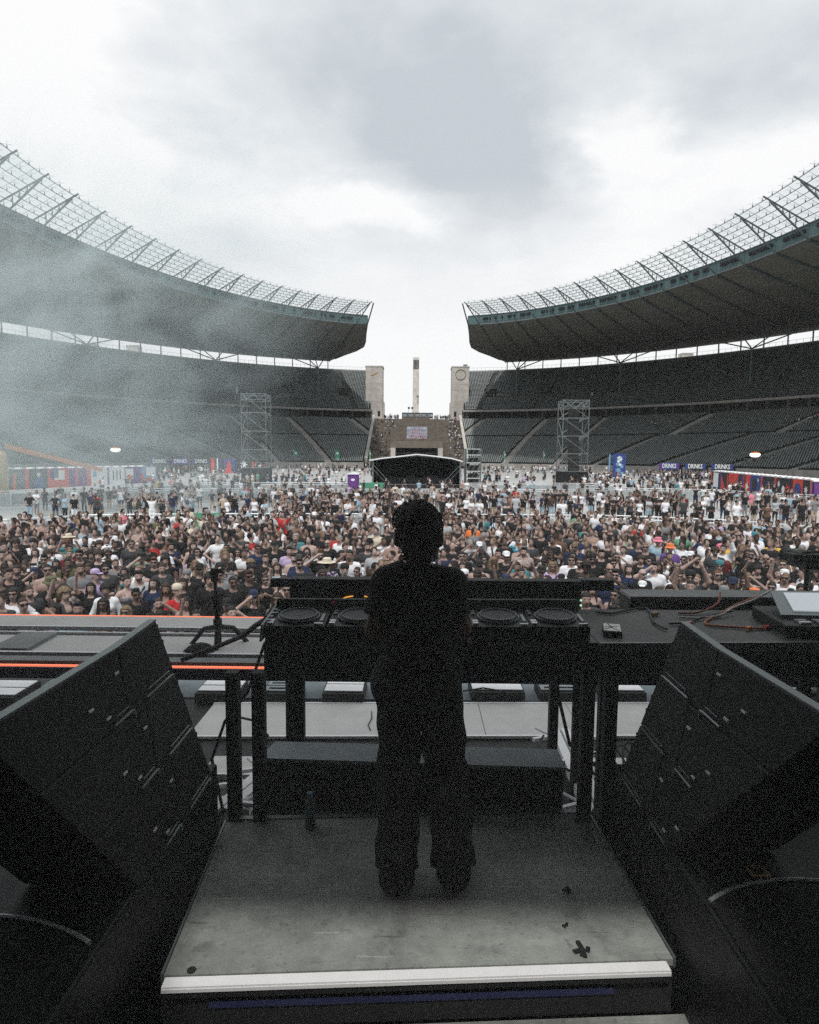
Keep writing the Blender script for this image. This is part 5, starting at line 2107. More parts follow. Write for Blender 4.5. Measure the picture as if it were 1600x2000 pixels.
def describe(sp, where):
    if sp.get('text'):
        a = sp['text']
    else:
        if sp['top'] == 'bare':
            a = 'bare chested person'
        else:
            a = 'person in ' + sp['tcn'] + ' ' + sp['top'].replace('long sleeve top', 'long sleeves').replace('tank top', 'vest')
        if sp['hat']:
            a += ', ' + sp['hat'][1] + ' ' + sp['hat'][0]
        elif sp['hairn'] is None:
            a += ', bald'
        else:
            a += ', ' + (sp['hcn'] + ' ' + sp['hairn'].replace('hair in a bun', 'bun').replace('a ponytail', 'ponytail').replace(' hair', '')).replace('dark cropped', 'cropped dark') + ('' if 'bun' in sp['hairn'] or 'pony' in sp['hairn'] else ' hair')
        if sp['shades']:
            a += ', sunglasses'
        elif sp['beard']:
            a += ', beard'
        if sp['bag']:
            a += ', bag strap'
        if sp['pose'] != 'arms hanging':
            a += ', ' + sp['pose']
    return a + ', ' + where


def where_of(x, y):
    u = x / y
    if u < -.40:
        h = 'left end'
    elif u < -.22:
        h = 'left by the stand'
    elif u < -.06:
        h = 'just left'
    elif u < .09:
        h = 'behind performer'
    elif u < .26:
        h = 'just right'
    elif u < .42:
        h = 'right by the case'
    else:
        h = 'right end'
    d = 'front rows' if y < 14.5 else ('middle rows' if y < 19.5 else 'back rows')
    return d + ' ' + h


def special(x, y, text, **kw):
    sp = dict(fem=False, flip=False, h=1.76, w=1.0, skin=SKINS[0], pose='arms hanging', top='t-shirt', hairn='short hair', low='trousers', tcn='black', hcn='dark',
              lowc=COLS['black'], beard=False, hat=None, shades=False, bag=False, yaw=0.0)
    sp.update(kw)
    sp['hair'] = kw.get('hair', sp['hairn'])
    sp['topc'] = kw.get('topc', COLS[sp['tcn']])
    sp['hairc'] = HAIRC[sp['hcn']]
    sp['text'] = text
    return (x, y, sp)


SPECIAL = [
    special(-8.36, 17.07, 'person in hooded white plush costume with black spots', top='long sleeve top', topmat='spots', hair='short hair', hcn='dark', spot=True),
    special(-6.52, 11.64, 'person with big curly fair hair in charcoal vest', hairn='curly hair', hcn='fair', top='tank top', tcn='charcoal', yaw=.5),
    special(-7.55, 12.80, 'person in olive bucket hat and black long sleeves looking down', hat=('bucket hat', 'olive'), hair=None, top='long sleeve top', lean=8, yaw=.4),
    special(-10.83, 19.69, 'fair haired person in wide straw hat and grey vest', fem=True, hat=('straw hat', 'cream'), hairn='long hair', hcn='fair', top='tank top', tcn='grey', shades=True, h=1.68),
    special(-7.04, 16.0, 'person in green t-shirt turned away from the stage', tcn='green', hcn='brown', hairn='short hair', yaw=2.7),
    special(-5.93, 13.47, 'bearded person in pale grey t-shirt with black chest strap', tcn='pale grey', beard=True, bag=True, hairn='swept hair', pose='holding a drink', w=1.1),
    special(-6.87, 13.47, 'person in lilac cap and lilac long sleeves looking sideways', hat=('cap', 'lilac'), hair=None, top='long sleeve top', tcn='lilac', yaw=.9, pose='holding a drink'),
    special(-8.19, 18.2, 'broad person in charcoal t-shirt and mirrored sunglasses', tcn='charcoal', shades=True, w=1.12, hcn='brown'),
    special(-9.9, 17.07, 'bald person in white t-shirt with black chest strap', tcn='white', hairn=None, bag=True, shades=True, w=1.1),
    special(-3.74, 19.69, 'grey haired person in teal long sleeves', top='long sleeve top', tcn='teal', hcn='grey', w=1.1, h=1.8),
    special(-5.40, 14.22, 'person in olive bucket hat and beige t-shirt shading the eyes', tcn='beige', hat=('bucket hat', 'olive'), hair=None, pose='shading the eyes'),
    special(-2.11, 15.06, 'person in cream straw hat and floral shirt seen from behind', topmat='floral', hat=('straw hat', 'cream'), hair='cropped hair', yaw=2.9),
    special(3.33, 25.6, 'person in blue and white striped shirt', topmat='stripe_v', shades=True, h=1.82, pose='hands on hips'),
    special(3.15, 19.69, 'fair haired person in blue patterned shirt', topmat='hawaii', hcn='fair', hairn='short hair', shades=True, w=1.08, pose='arms folded'),
    special(2.09, 23.27, 'bearded person in orange t-shirt', tcn='orange', beard=True, h=1.8, hairn='cropped hair'),
    special(2.22, 17.07, 'bare chested person clapping high in the crowd', top='bare', pose='clapping', hairn='swept hair', hcn='brown'),
    special(1.51, 15.06, 'bare chested person in dark cap with necklace and shades', top='bare', hat=('cap', 'black'), hair='cropped hair', shades=True, pose='clapping', w=1.08),
    special(2.41, 15.06, 'bare chested person with dark hair and raised hands', top='bare', pose='raising a phone', skin=SKINS[3]),
    special(2.9, 17.07, 'person in mottled beige buttoned shirt', topmat='mottled', beard=True, hairn='swept hair', pose='clapping', h=1.82),
    special(7.31, 18.29, 'person in orange bucket hat and purple t-shirt', hat=('bucket hat', 'orange'), hair=None, tcn='purple', pose='holding a drink'),
    special(6.74, 12.6, 'person in orange bucket hat at the very front', hat=('bucket hat', 'orange'), hair=None, tcn='charcoal', top='tank top', fem=True, h=1.66),
    special(11.03, 19.69, 'person in yellow t-shirt and black cap', tcn='yellow', hat=('cap', 'black'), hair=None, beard=True, bag=True),
    special(10.1, 20.9, 'person in bright pink t-shirt', fem=True, tcn='pink', hairn='hair in a bun', hcn='brown', h=1.7),
    special(11.31, 21.33, 'person in white t-shirt, teal cap and chest strap', tcn='white', hat=('cap', 'teal'), hair=None, bag=True, w=1.1),
    special(7.84, 16.0, 'person with long dark red hair facing away', fem=True, hairn='long hair', hcn='red', top='long sleeve top', yaw=2.8, h=1.68),
    special(8.25, 14.22, 'person in white cap and black vest pointing forward', hat=('cap', 'white'), hair='cropped hair', top='tank top', pose='one arm raised'),
    special(7.48, 19.69, 'person in pink bucket hat and light blue t-shirt', hat=('bucket hat', 'pink'), hair=None, tcn='light blue'),
    special(7.36, 15.4, 'person in teal beanie and sunglasses', hat=('beanie', 'teal'), hair='cropped hair', shades=True, top='long sleeve top'),
    special(8.9, 14.6, 'person in tight white t-shirt turned sideways', tcn='white', yaw=-1.3, hcn='brown', hairn='swept hair', pose='arms folded'),
    special(7.0, 21.5, 'fair haired person in bright green vest', fem=True, tcn='green', top='tank top', hcn='fair', hairn='long hair', shades=True, h=1.67),
    special(-3.66, 12.19, 'bearded person in light blue t-shirt with chest strap beside the stand', tcn='light blue', beard=True, bag=True, shades=True, yaw=-.5, w=1.08),
    special(-3.05, 12.4, 'person in pale grey vest and dark sunglasses near the decks', tcn='pale grey', top='tank top', shades=True, bag=True, hairn='swept hair'),
    special(-2.36, 19.69, 'person in white t-shirt beside a bare chested neighbour', tcn='white', hcn='grey', hairn='cropped hair', yaw=-.6),
    special(-2.01, 18.0, 'bare chested person with raised forearm left of performer', top='bare', pose='raising a phone', hairn='short hair', hcn='brown', yaw=.7),
    special(-3.31, 15.06, 'person in black and grey banded top with long hair', fem=True, topmat='stripe_h', hairn='long hair', hcn='brown', pose='arms folded', h=1.68),
    special(-3.41, 17.07, 'person in lilac t-shirt left of the decks', tcn='lilac', hairn='swept hair', h=1.78),
    special(1.83, 18.29, 'person in white backward cap with both elbows out', hat=('cap', 'white'), hair='cropped hair', tcn='charcoal', pose='hands on hips', shades=True, yaw=.1),
    special(1.07, 21.33, 'person with very long fair hair and black shades', fem=True, hairn='long hair', hcn='fair', top='tank top', shades=True, h=1.7),
    special(-4.1, 25.6, 'tall person in white vest and white cap', tcn='white', top='tank top', hat=('cap', 'white'), hair=None, beard=True, h=1.9, pose='holding a drink', low='shorts'),
    special(10.75, 25.6, 'person in white top with both arms up', fem=True, tcn='white', top='crop top', pose='both arms raised', hairn='long hair', hcn='brown', h=1.72),
    special(12.03, 25.6, 'person in lilac t-shirt by the curved barrier', tcn='lilac', hairn='swept hair', shades=True),
    special(-4.55, 12.0, 'person in red t-shirt and cream beanie behind the stand', tcn='red', hat=('beanie', 'cream'), hair=None, yaw=.6),
    special(-12.9, 22.4, 'person in purple bikini style top and shorts', fem=True, tcn='purple', top='crop top', hairn='long hair', hcn='brown', h=1.68, shades=True, low='shorts'),
]
for it in SPECIAL:
    it[2]['pose_flip'] = False

# places: dense towards the stage, thinning towards the back and the sides
placed = [(x, y) for x, y, _ in SPECIAL]
spots = []
for tries in range(14000):
    y = 10.4 + 22.0 * prng.random() ** 0.85
    x = prng.uniform(-.70, .70) * y
    if x > 10.5 and y > 23.5 and prng.random() < .55:
        continue
    if x < -8 and y > 23 and prng.random() < .35:
        continue
    if y > 27 and abs(x) > 17:
        continue
    # stay clear of the barrier line
    if y > 33.0 - 0.019 * x * x - 1.3:
        continue
    need = .50 if y < 16 else (.56 if y < 22 else .66)
    if y > 23:
        need = .64
    if y > 28:
        need = .76
    ok = True
    for (a, b) in placed:
        if (a - x) ** 2 + (b - y) ** 2 < need * need:
            ok = False
            break
    if ok:
        placed.append((x, y))
        spots.append((x, y))
    if len(spots) > 820:
        break
spots.sort(key=lambda q: q[1])


def hidden(x, y):
    """standing where the performer, the table or the front of the stage covers the whole person"""
    u = x / y
    if -.075 < u < .068 and y < 24:
        return True
    if y < 11.2 and -.2 < u < .28:
        return True
    return abs(u) > .66


individual, mass = [], []
n_ind = 300 - len(SPECIAL) - 2
for q in spots:
    if len(individual) < n_ind and not hidden(*q):
        individual.append(q)
    else:
        mass.append(q)
labels = set()


def place(x, y, sp):
    yaw = sp.get('yaw', None)
    toward = math.atan2(x, y)          # turn of the body so that -y looks at the stage
    yaw = -toward + yaw if yaw is not None else -toward + prng.gauss(0, .28)
    lab = describe(sp, where_of(x, y)) if not sp.get('text') else describe(sp, where_of(x, y))
    wl_ = lab.replace(',', '').split()
    if len(wl_) > 16 or lab in labels:
        return None
    labels.add(lab)
    o = make_person(x, y, 0, yaw, finish(sp))
    tag(o, lab, 'person', 'people standing in the front pen')
    return o


PHONES = []
for (x, y, sp) in SPECIAL:
    o = place(x, y, sp)
    if sp.get('spot') and o is not None:
        for ch in o.children:
            if ch.name.startswith('hair'):
                ch.name = 'plush_hood'
                ch.data = sdf_mesh('plush_hood', (-.2, -.2, 1.4), (.2, .24, 1.9), .0165,
                                   lambda f: (f.ellipsoid((0, .02, 1.66), (.115, .125, .13), 0, .01), f.cap((-.1, .03, 1.72), (-.13, .02, 1.6), .03, .035, 0, .02), f.cap((.1, .03, 1.72), (.13, .02, 1.6), .03, .035, 0, .02),
                                              f.cut(lambda X, Y, Z: -(np.minimum(Z - 1.71 + np.clip((Y + .07) * 1.8, 0, 9), 9) * .6))), PM['spots'])
for (x, y) in individual:
    for k in range(40):
        sp = random_spec()
        if sp['pose'] == 'raising a phone' and len(PHONES) >= 40:
            sp['pose'] = 'clapping'
        o = place(x, y, sp)
        if o is not None:
            if sp['pose'] == 'raising a phone':
                PHONES.append((o, sp))
            break
    else:
        mass.append((x, y))
# phones in the raised hands
mb = MB()
mb.box((0, 0, 0), (.078, .011, .155))
pm0 = mb.mesh('phone_body', M['black_gloss'])
mb = MB()
mb.box((.02, -.0075, .045), (.028, .004, .045))
lm0 = mb.mesh('phone_lens', M['steel'])
bpy.context.view_layer.update()
for (o, sp) in PHONES:
    c = o.matrix_world @ Vector((0, -.43, 1.60))
    ph = bpy.data.objects.new('phone', pm0)
    COL.objects.link(ph)
    ph.location = c
    ph.rotation_euler = (rad(-12), 0, o.rotation_euler[2])
    child('phone_lens', lm0, ph)
    tag(ph, 'phone held up by ' + o['label'].replace('person in ', '').replace('person ', '').replace(', raising a phone', ''), 'phone', 'phones held up in the crowd')
    if len(ph['label'].split()) > 16:
        ph['label'] = ' '.join(ph['label'].split()[:4]) + ' ' + ' '.join(ph['label'].split()[-9:])

# ---------------------------------------------------------------- everyone farther off: one crowd
crng = np.random.default_rng(5)
FAR = {}


def far_body(pose, fem, h, sit, hair):
    key = (pose, fem, h, sit, hair)
    if key not in FAR:
        FAR[key] = grow_body(pose, fem, h, sit=sit, hair=hair)
    return FAR[key]


VV, FF, CC = [], [], []
voff = 0


def far_person(x, y, z, h, sit=False, yaw=None):
    global voff
    fem = crng.random() < .45
    pose = POSE_NAMES[crng.choice(9, p=np.array((5, 3, 4, .8, .8, .5, .3, 1, 1)) / 16.4)]
    hair = ('long' if fem and crng.random() < .75 else 'short') if crng.random() < .94 else None
    V, F, reg, t = far_body(pose, fem, h, sit, hair)
    sc = crng.normal(.955 if fem else 1.01, .03)
    if yaw is None:
        yaw = -math.atan2(x, y) + crng.normal(0, .6)
    c, s = math.cos(yaw), math.sin(yaw)
    W = np.empty_like(V)
    W[:, 0] = (V[:, 0] * c - V[:, 1] * s) * sc + x
    W[:, 1] = (V[:, 0] * s + V[:, 1] * c) * sc + y
    W[:, 2] = V[:, 2] * sc + z
    col = np.empty((len(V), 4), np.float32)
    col[:, 3] = 1
    names = ['black', 'charcoal', 'white', 'pale grey', 'grey', 'navy', 'light blue', 'teal', 'beige', 'olive', 'red', 'lilac', 'brown', 'yellow', 'pink', 'cream', 'maroon', 'green']
    pw = np.array((58, 8, 28, 7, 5, 5, 4, 1, .7, .8, 1.6, 1.2, .6, .5, .6, .7, .5, .5))
    tc = COLS[names[crng.choice(len(names), p=pw / pw.sum())]]
    lc = COLS[('black', 'charcoal', 'navy', 'light blue', 'beige', 'white', 'grey')[crng.choice(7, p=np.array((10, 3, 4, 3, 2, 1.5, 2)) / 25.5)]]
    sk = SKINS[crng.choice(7, p=np.array((5, 5, 4, 3, 2, 1, 5)) / 25)]
    hc = HAIRC[('dark', 'brown', 'fair', 'grey')[crng.choice(4, p=(.52, .33, .10, .05))]]
    col[:, :3] = sk
    sl = crng.random()
    shirt = garment_mask('t-shirt' if not fem else ('tank top' if sl < .3 else 't-shirt'), V + ((0, 0, .72) if sit else (0, 0, 0)), reg, t)
    if not (not fem and sl > .96):
        col[shirt, :3] = tc
    tr = garment_mask('trousers' if crng.random() < .5 else 'shorts', V, reg, t) & ~shirt
    col[tr, :3] = lc
    col[reg == FOOT, :3] = (.1, .1, .1) if crng.random() < .6 else (.6, .6, .6)
    if hair:
        face = (reg == HAIRR)
        col[face, :3] = hc
    VV.append(W)
    FF.append(F + voff)
    CC.append(col)
    voff += len(V)


for (x, y) in mass:
    far_person(x, y, 0, .042 if y < 24 else .05)


def scatter(n, xr, yr, need, h, z=0.0, sitp=0.0, test=None, cluster=None):
    got = []
    for k in range(n * 14):
        if len(got) >= n:
            break
        if cluster is not None and got and crng.random() < cluster:
            a = got[crng.integers(len(got))]
            x, y = a[0] + crng.normal(0, .8), a[1] + crng.normal(0, .8)
        else:
            y = crng.uniform(*yr)
            x = crng.uniform(*xr) * (y if xr[1] <= 1 else 1)
        if test is not None and not test(x, y):
            continue
        if any((a - x) ** 2 + (b - y) ** 2 < need * need for a, b in got):
            continue
        got.append((x, y))
        far_person(x, y, z, h, crng.random() < sitp)
    return got


def bar2_y(x):
    for (a, b) in zip(BAR2[:-1], BAR2[1:]):
        if a[0] <= x <= b[0]:
            return lerp(a[1], b[1], (x - a[0]) / (b[0] - a[0]))
    return 46


def in_tent(x, y):
    return abs(x) < 6.2 and 74 < y < 86


scatter(430, (-.62, .62), (36.0, 55), .58, .058, 0, .10, lambda x, y: y < bar2_y(x) - 1 and y > 34.5 and not (x < -14 and y < 38 and crng.random() < .5), .6)
scatter(55, (-.5, .5), (58.5, 67), .8, .07, 0, 0, lambda x, y: y > bar2_y(x) + 1)
scatter(430, (-.42, .42), (72, 160), .8, .085, 0, .32, lambda x, y: not in_tent(x, y) and abs(x) < 52 and not (-24.5 < x < -19 and 85 < y < 91) and not (17.5 < x < 22.5 and 79.5 < y < 85) and not (x > 30 and y < 90), .72)
scatter(190, (-.26, .26), (140, 184), .8, .09, 0, .2, lambda x, y: y < 183 - x * x * .006, .7)
scatter(70, (40, 60), (98, 118), .7, .08, 0, 0, lambda x, y: x < y * .58, .7)
scatter(130, (-46, -31), (70, 126), .7, .08, 0, .05, lambda x, y: x > -46 + (y - 69) * .39 + 1.5 and x > -.62 * y, .7)
scatter(95, (18, 36), (62, 98), .9, .08, 0, .15, lambda x, y: x < 42 - (89 - y) * .2, .6)
# on the marathon steps and along their top
for k in range(210):
    right = crng.random() < .62
    if right:
        x, t = crng.normal(12.4, 1.1), crng.uniform(0, 1)
    else:
        x, t = -crng.uniform(7.4, 14), crng.uniform(.02, .95)
    if abs(x) > 14.1 or abs(x) < 7.2:
        continue
    k_ = int(t * 17)
    far_person(x, 190 + 35 * (k_ + .5) / 18, 1.85 + 14.4 * (k_ + 1) / 18, .095, crng.random() < .5)
for k in range(70):
    x = crng.choice((-1, 1)) * crng.uniform(4.9, 12.0)
    far_person(x, crng.uniform(226, 238), 16.4, .095)
# a few spectators in the seats, most of them on the smoky side
for (s, n, t0, t1, w0) in ((-1, 360, .02, .95, 1.0), (1, 40, .05, .95, 1.0)):
    seeds = [(crng.uniform(24, 74), crng.uniform(t0, t1)) for k in range(34 if s < 0 else 7)]
    for k in range(n):
        a, t = seeds[crng.integers(len(seeds))]
        a, t = a + crng.normal(0, 1.2), min(.97, max(.0, t + crng.normal(0, .035)))
        i = int(t * NROW_L)
        p = rowp(LOWER[i][0], LOWER[i + 1][0], .5)
        x, y = ell(*p, rad(a))
        far_person(s * x, y, LOWER[i][1] + .33, .095, True)
for k in range(14):
    p = rowp(UPPER[9][0], UPPER[10][0], .5)
    x, y = ell(*p, rad(crng.uniform(9.5, 15)))
    far_person(x, y, UPPER[9][1] + .33, .095, True)


def attr_mat():
    m = mat('crowd_cloth', (1, 1, 1), .85, var=.12, scale=3, spec=.2)
    t = m.node_tree
    at = t.nodes.new('ShaderNodeAttribute')
    at.attribute_name = 'own_colour'
    for n_ in t.nodes:
        if n_.type == 'VECT_MATH':
            t.links.new(at.outputs['Color'], n_.inputs[0])
            break
    return m


me = np_mesh('crowd', np.concatenate(VV), np.concatenate(FF), attr_mat(), True)
ca = me.attributes.new('own_colour', 'FLOAT_COLOR', 'POINT')
ca.data.foreach_set('color', np.concatenate(CC).ravel())
o = link('crowd', me)
tag(o, 'festival crowd thinning out across the field, the steps and the seats', 'crowd', None, 'stuff')
# ================================================================== stage: floors, unseen light-blocking roof and curtains
M['steel_dark'] = mat('dark_steel', (0.20, 0.23, 0.23), 0.42, 0.6, var=0.15, scale=8)
M['blue_glass'] = mat('blue_plastic', (0.05, 0.17, 0.24), 0.2, var=0.1, spec=0.6)
mb = MB()
mb.bounds((-14, -9, 0.9), (14, 9.3, 1.14))
tag(mb.build('stage_floor', M['black']), kind='structure')
mb = MB()
mb.bounds((-14, 9.2, 0), (14, 9.298, 0.897))
tag(mb.build('stage_skirt', M['black_cloth']), kind='structure')


def sheet(name, pts, m, ext):
    k = MB()
    k.prism(pts, ext)
    return tag(k.build(name, m), kind='structure')


# unseen roof and curtains added for shade; slot shaped to sunlight the deck front
sheet('light_slot_roof', [(-13, 0.72, 5.6), (13, 0.72, 5.6), (13, 4.3, 8.0), (-13, 4.3, 8.0)], M['black_cloth'], (0, 0, 0.2))
sheet('light_slot_roof', [(-13, -9, 7.0), (13, -9, 7.0), (13, -0.15, 6.05), (-13, -0.15, 6.05)], M['black_cloth'], (0, 0, 0.2))
for s in (-1, 1):
    xe = -1.32 if s < 0 else 0.80
    sheet('light_slot_roof', [(s * 13, -0.15, 5.82), (xe, -0.15, 5.82), (xe, 0.72, 5.58), (s * 13, 0.72, 5.58)], M['black_cloth'], (0, 0, 0.18))
    sheet('light_block_curtain', [(s * 13, -9, 1.14), (s * 13, 4.0, 1.14), (s * 13, 4.0, 7.6), (s * 13, -9, 7.0)], M['black_cloth'], (s * 0.15, 0, 0))
sheet('light_block_curtain', [(-13, -9.0, 1.14), (13, -9.0, 1.14), (13, -9.0, 7.0), (-13, -9.0, 7.0)], M['black_cloth'], (0, -0.15, 0))  # unseen back curtain, added to keep sky light off the stage

# ------------------------------------------------------------------ deck the performer stands on
YAW = math.atan2(0.12, 1.96)
RD = Matrix.Rotation(YAW, 3, 'Z')
D0 = Vector((-0.95, 2.215, 2.3))


def DP(u, v, z=0.0):
    """deck coordinates: u along the front edge, v towards the crowd"""
    q = D0 + RD @ Vector((u, v, z))
    return q


def dbox(mb, u0, u1, v0, v1, z0, z1, m=0):
    mb.box(DP((u0 + u1) / 2, (v0 + v1) / 2, (z0 + z1) / 2), (u1 - u0, v1 - v0, z1 - z0), RD, m)


root = thing('stage_deck', DP(1, .55, -.2), 'scuffed plywood stage deck with bright aluminium front edge under the performer', 'stage deck')
mb = MB()
dbox(mb, 0.0, 2.0, 0.058, 1.10, -0.03, -0.002)
mb.build('deck_board', M['deck_ply'], root)
mb = MB()
dbox(mb, 0.01, 1.965, 0.0, 0.047, -0.022, 0.0)
dbox(mb, 0.012, 1.963, 0.003, 0.045, -0.05, -0.023, 1)
dbox(mb, 0.01, 1.965, -0.003, -0.0005, -0.022, -0.008)
mb.build('front_edge', [mat('lip_aluminium', (0.90, 0.905, 0.91), 0.4, 0.0, var=0.05, scale=12), M['black']], root)
mb = MB()
dbox(mb, 0.0, 2.0, 1.102, 1.135, -0.04, 0.004)
mb.build('rear_edge', M['steel_dark'], root)
for u in (-0.012, 2.003):
    mb = MB()
    dbox(mb, u, u + 0.009, 0.06, 1.10, -0.04, 0.003)
    mb.build('side_edge', M['steel_dark'], root)
mb = MB()
dbox(mb, 0.0, 1.985, 0.03, 0.05, -0.2, -0.052)
mb.build('riser_board', M['black'], root)
mb = MB()
dbox(mb, 0.18, 1.75, 0.022, 0.0295, -0.112, -0.085)
mb.build('riser_strip', M['navy'], root)
mb = MB()
dbox(mb, 0.02, 1.98, 0.05, 1.1, -0.75, -0.21)
dbox(mb, 0.0, 2.0, 0.06, 1.09, -0.2, -0.035)
mb.build('deck_frame', M['black'], root)
root = thing('lower_deck', DP(1, -.5, -.2), 'worn plywood step deck just below the bright front edge', 'stage deck')
mb = MB()
dbox(mb, 0.0, 2.2, -1.15, 0.02, -0.24, -0.205)
mb.build('deck_board', M['deck_ply'], root)
mb = MB()
dbox(mb, 0.02, 2.18, -1.13, 0.0, -0.9, -0.243)
mb.build('deck_frame', M['black'], root)
# scraps on the deck
for (x, y, r_, lab) in ((0.69, 2.43, .035, 'crumpled black tape scrap near the front edge of the deck'), (0.71, 2.79, .022, 'small black tape scrap by the right foot'), (0.65, 2.56, .012, 'tiny dark crumb in the middle of the right deck half')):
    mb = MB()
    rr = random.Random(int(r_ * 1000))
    for k in range(5):
        a = rr.uniform(0, 6.28)
        mb.box((x + r_ * .6 * math.cos(a), y + r_ * .6 * math.sin(a), 2.3 + .004 + k * .002), (r_ * rr.uniform(.5, 1.3), r_ * rr.uniform(.3, .7), .006),
               Matrix.Rotation(a, 3, 'Z') @ Matrix.Rotation(rr.uniform(-.3, .3), 3, 'X'))
    tag(mb.build('tape_scrap', M['black'], None, origin=(x, y, 2.3)), lab, 'scrap')
mb = MB()
mb.lathe([(.018, 2.2985), (.018, 2.3005), (.012, 2.301)], 12, (-0.855, 2.30, 0))
tag(mb.build('bolt_plug', M['black'], None, origin=(-.855, 2.3, 2.3)), 'round dark plug in the left front corner of the deck', 'plug')

# step box behind the deck, and the water bottle
root = thing('step_box', (0, 3.68, 2.1), 'long black box with grey blue top behind the performer', 'box')
mb = MB()
mb.prism([(-0.90, 3.60, 1.6), (0.86, 3.53, 1.6), (0.86, 3.74, 1.6), (-0.85, 3.80, 1.6)], (0, 0, 0.895))
mb.build('box_body', M['black'], root)
mb = MB()
mb.prism([(-0.91, 3.59, 2.497), (0.87, 3.52, 2.497), (0.87, 3.75, 2.497), (-0.86, 3.81, 2.497)], (0, 0, 0.022))
mb.build('box_top', M['box_top'], root)
root = thing('water_bottle', (-0.555, 3.42, 2.3), 'small clear water bottle with blue cap in front of the long box', 'bottle')
root.location = (-0.555, 3.27, 2.3)
bm_ = (-0.555, 3.27, 2.3)
mb = MB()
mb.lathe([(.026, 0.001), (.030, .006), (.030, .05), (.028, .06), (.030, .07), (.030, .118), (.024, .14), (.013, .158), (.012, .168)], 18, bm_)
mb.build('bottle_body', mat('bottle_plastic', (.10, .14, .15), .12, var=.1, spec=.7), root, smooth=True)
mb = MB()
mb.lathe([(.0305, .066), (.0305, .112), (.030, .1121)], 18, bm_)
mb.build('bottle_label', M['blue_glass'], root)
mb = MB()
mb.lathe([(.014, .1685), (.015, .17), (.015, .188), (.013, .19)], 16, bm_)
mb.build('bottle_cap', M['ltblue'], root)

# ------------------------------------------------------------------ rail posts behind the deck
for k, (x, y, zt, lab) in enumerate(((-0.985, 3.36, 3.12, 'black square post nearest the left loudspeakers, behind the deck'), (-0.845, 3.36, 3.12, 'black square post left of the long box, behind the deck'),
                                     (0.945, 3.40, 3.12, 'black square post right of the long box, behind the deck'), (1.075, 3.42, 3.12, 'black square post nearest the right loudspeakers, behind the deck'))):
    root = thing('rail_post', (x, y, 1.14), lab, 'post', 'posts behind the deck')
    mb = MB()
    mb.bounds((x - .033, y - .033, 1.14), (x + .033, y + .033, zt))
    mb.build('post_tube', M['black'], root)
    mb = MB()
    mb.bounds((x - .06, y - .06, 2.18), (x + .06, y + .06, 2.3))
    mb.build('post_clamp', M['black_gloss'], root)
for (a, b, lab) in (((-1.1, 3.37, 2.62), (-0.5, 3.37, 2.62), 'short'),):
    pass

# ------------------------------------------------------------------ counter of boards in front of the performer
root = thing('stage_counter', (0, 5.0, 1.14), 'long pale board counter with orange light strips between stage and crowd', 'counter')
XL, XR = -7.0, 7.0


def cboard(y0, y1, z, m, nm, segs, th=.035, xs=None):
    xs = xs or [XL + (XR - XL) * k / segs for k in range(segs + 1)]
    for a, b in zip(xs[:-1], xs[1:]):
        k = MB()
        k.bounds((a + .003, y0, z - th), (b - .003, y1, z))
        k.build(nm, m, root)


cboard(5.35, 5.70, 2.80, M['board'], 'counter_board', 5)
cboard(4.70, 5.18, 2.772, M['board'], 'recess_board', 6)
cboard(4.45, 4.555, 2.80, M['board_grey'], 'counter_board', 7)
for (y, z, wd) in ((5.335, 2.807, .025), (5.215, 2.792, .022), (4.64, 2.805, .028)):
    mb = MB()
    mb.bounds((XL, y - wd / 2, z - .03), (XR, y + wd / 2, z))
    mb.build('edge_lip', M['alu'], root)
mb = MB()
mb.bounds((XL, 5.229, 2.70), (XR, 5.32, 2.74))
mb.bounds((XL, 4.557, 2.70), (XR, 4.624, 2.735))
mb.build('channel', M['print_black'], root)
for (y, z, x0, x1) in ((5.712, 2.80, XL, -0.8), (4.375, 2.79, XL, -0.76), (5.712, 2.80, 1.2, XR)):
    mb = MB()
    hw = .0065 if y < 5 else .005
    mb.bounds((x0, y - hw, z - hw), (x1, y + hw, z + hw))
    mb.build('light_strip', M['led'], root)
mb = MB()
mb.bounds((XL, 4.39, 2.72), (XR, 4.448, 2.764))
mb.build('front_rail', M['print_black'], root)
mb = MB()
mb.bounds((XL, 4.375, 2.695), (XR, 4.388, 2.775))
mb.build('fascia', M['navy'], root)
mb = MB()
mb.bounds((XL, 5.66, 2.0), (XR, 5.70, 2.76))
mb.build('crowd_side_panel', M['print_black'], root) if False else None
mb = MB()
mb.prism([(-3.24, 4.72, 2.774), (-2.95, 4.72, 2.774), (-2.97, 5.17, 2.774), (-3.26, 5.17, 2.774)], (0, 0, .028))
mb.build('cross_plank', M['board_grey'], root)
for (x, y) in ((-3.6, 4.6), (-1.11, 5.56), (-2.3, 5.5), (1.28, 5.72), (1.47, 5.6), (3.6, 5.5), (3.2, 4.6), (5.2, 5.0), (-5.4, 5.0)):
    mb = MB()
    mb.bounds((x - .04, y - .04, 1.14), (x + .04, y + .04, 2.69))
    mb.build('counter_post', M['black'], root)
    mb = MB()
    mb.bounds((x - .03, min(y, 4.45), 2.69), (x + .03, max(y, 5.6), 2.73))
    mb.build('counter_bearer', M['black'], root)

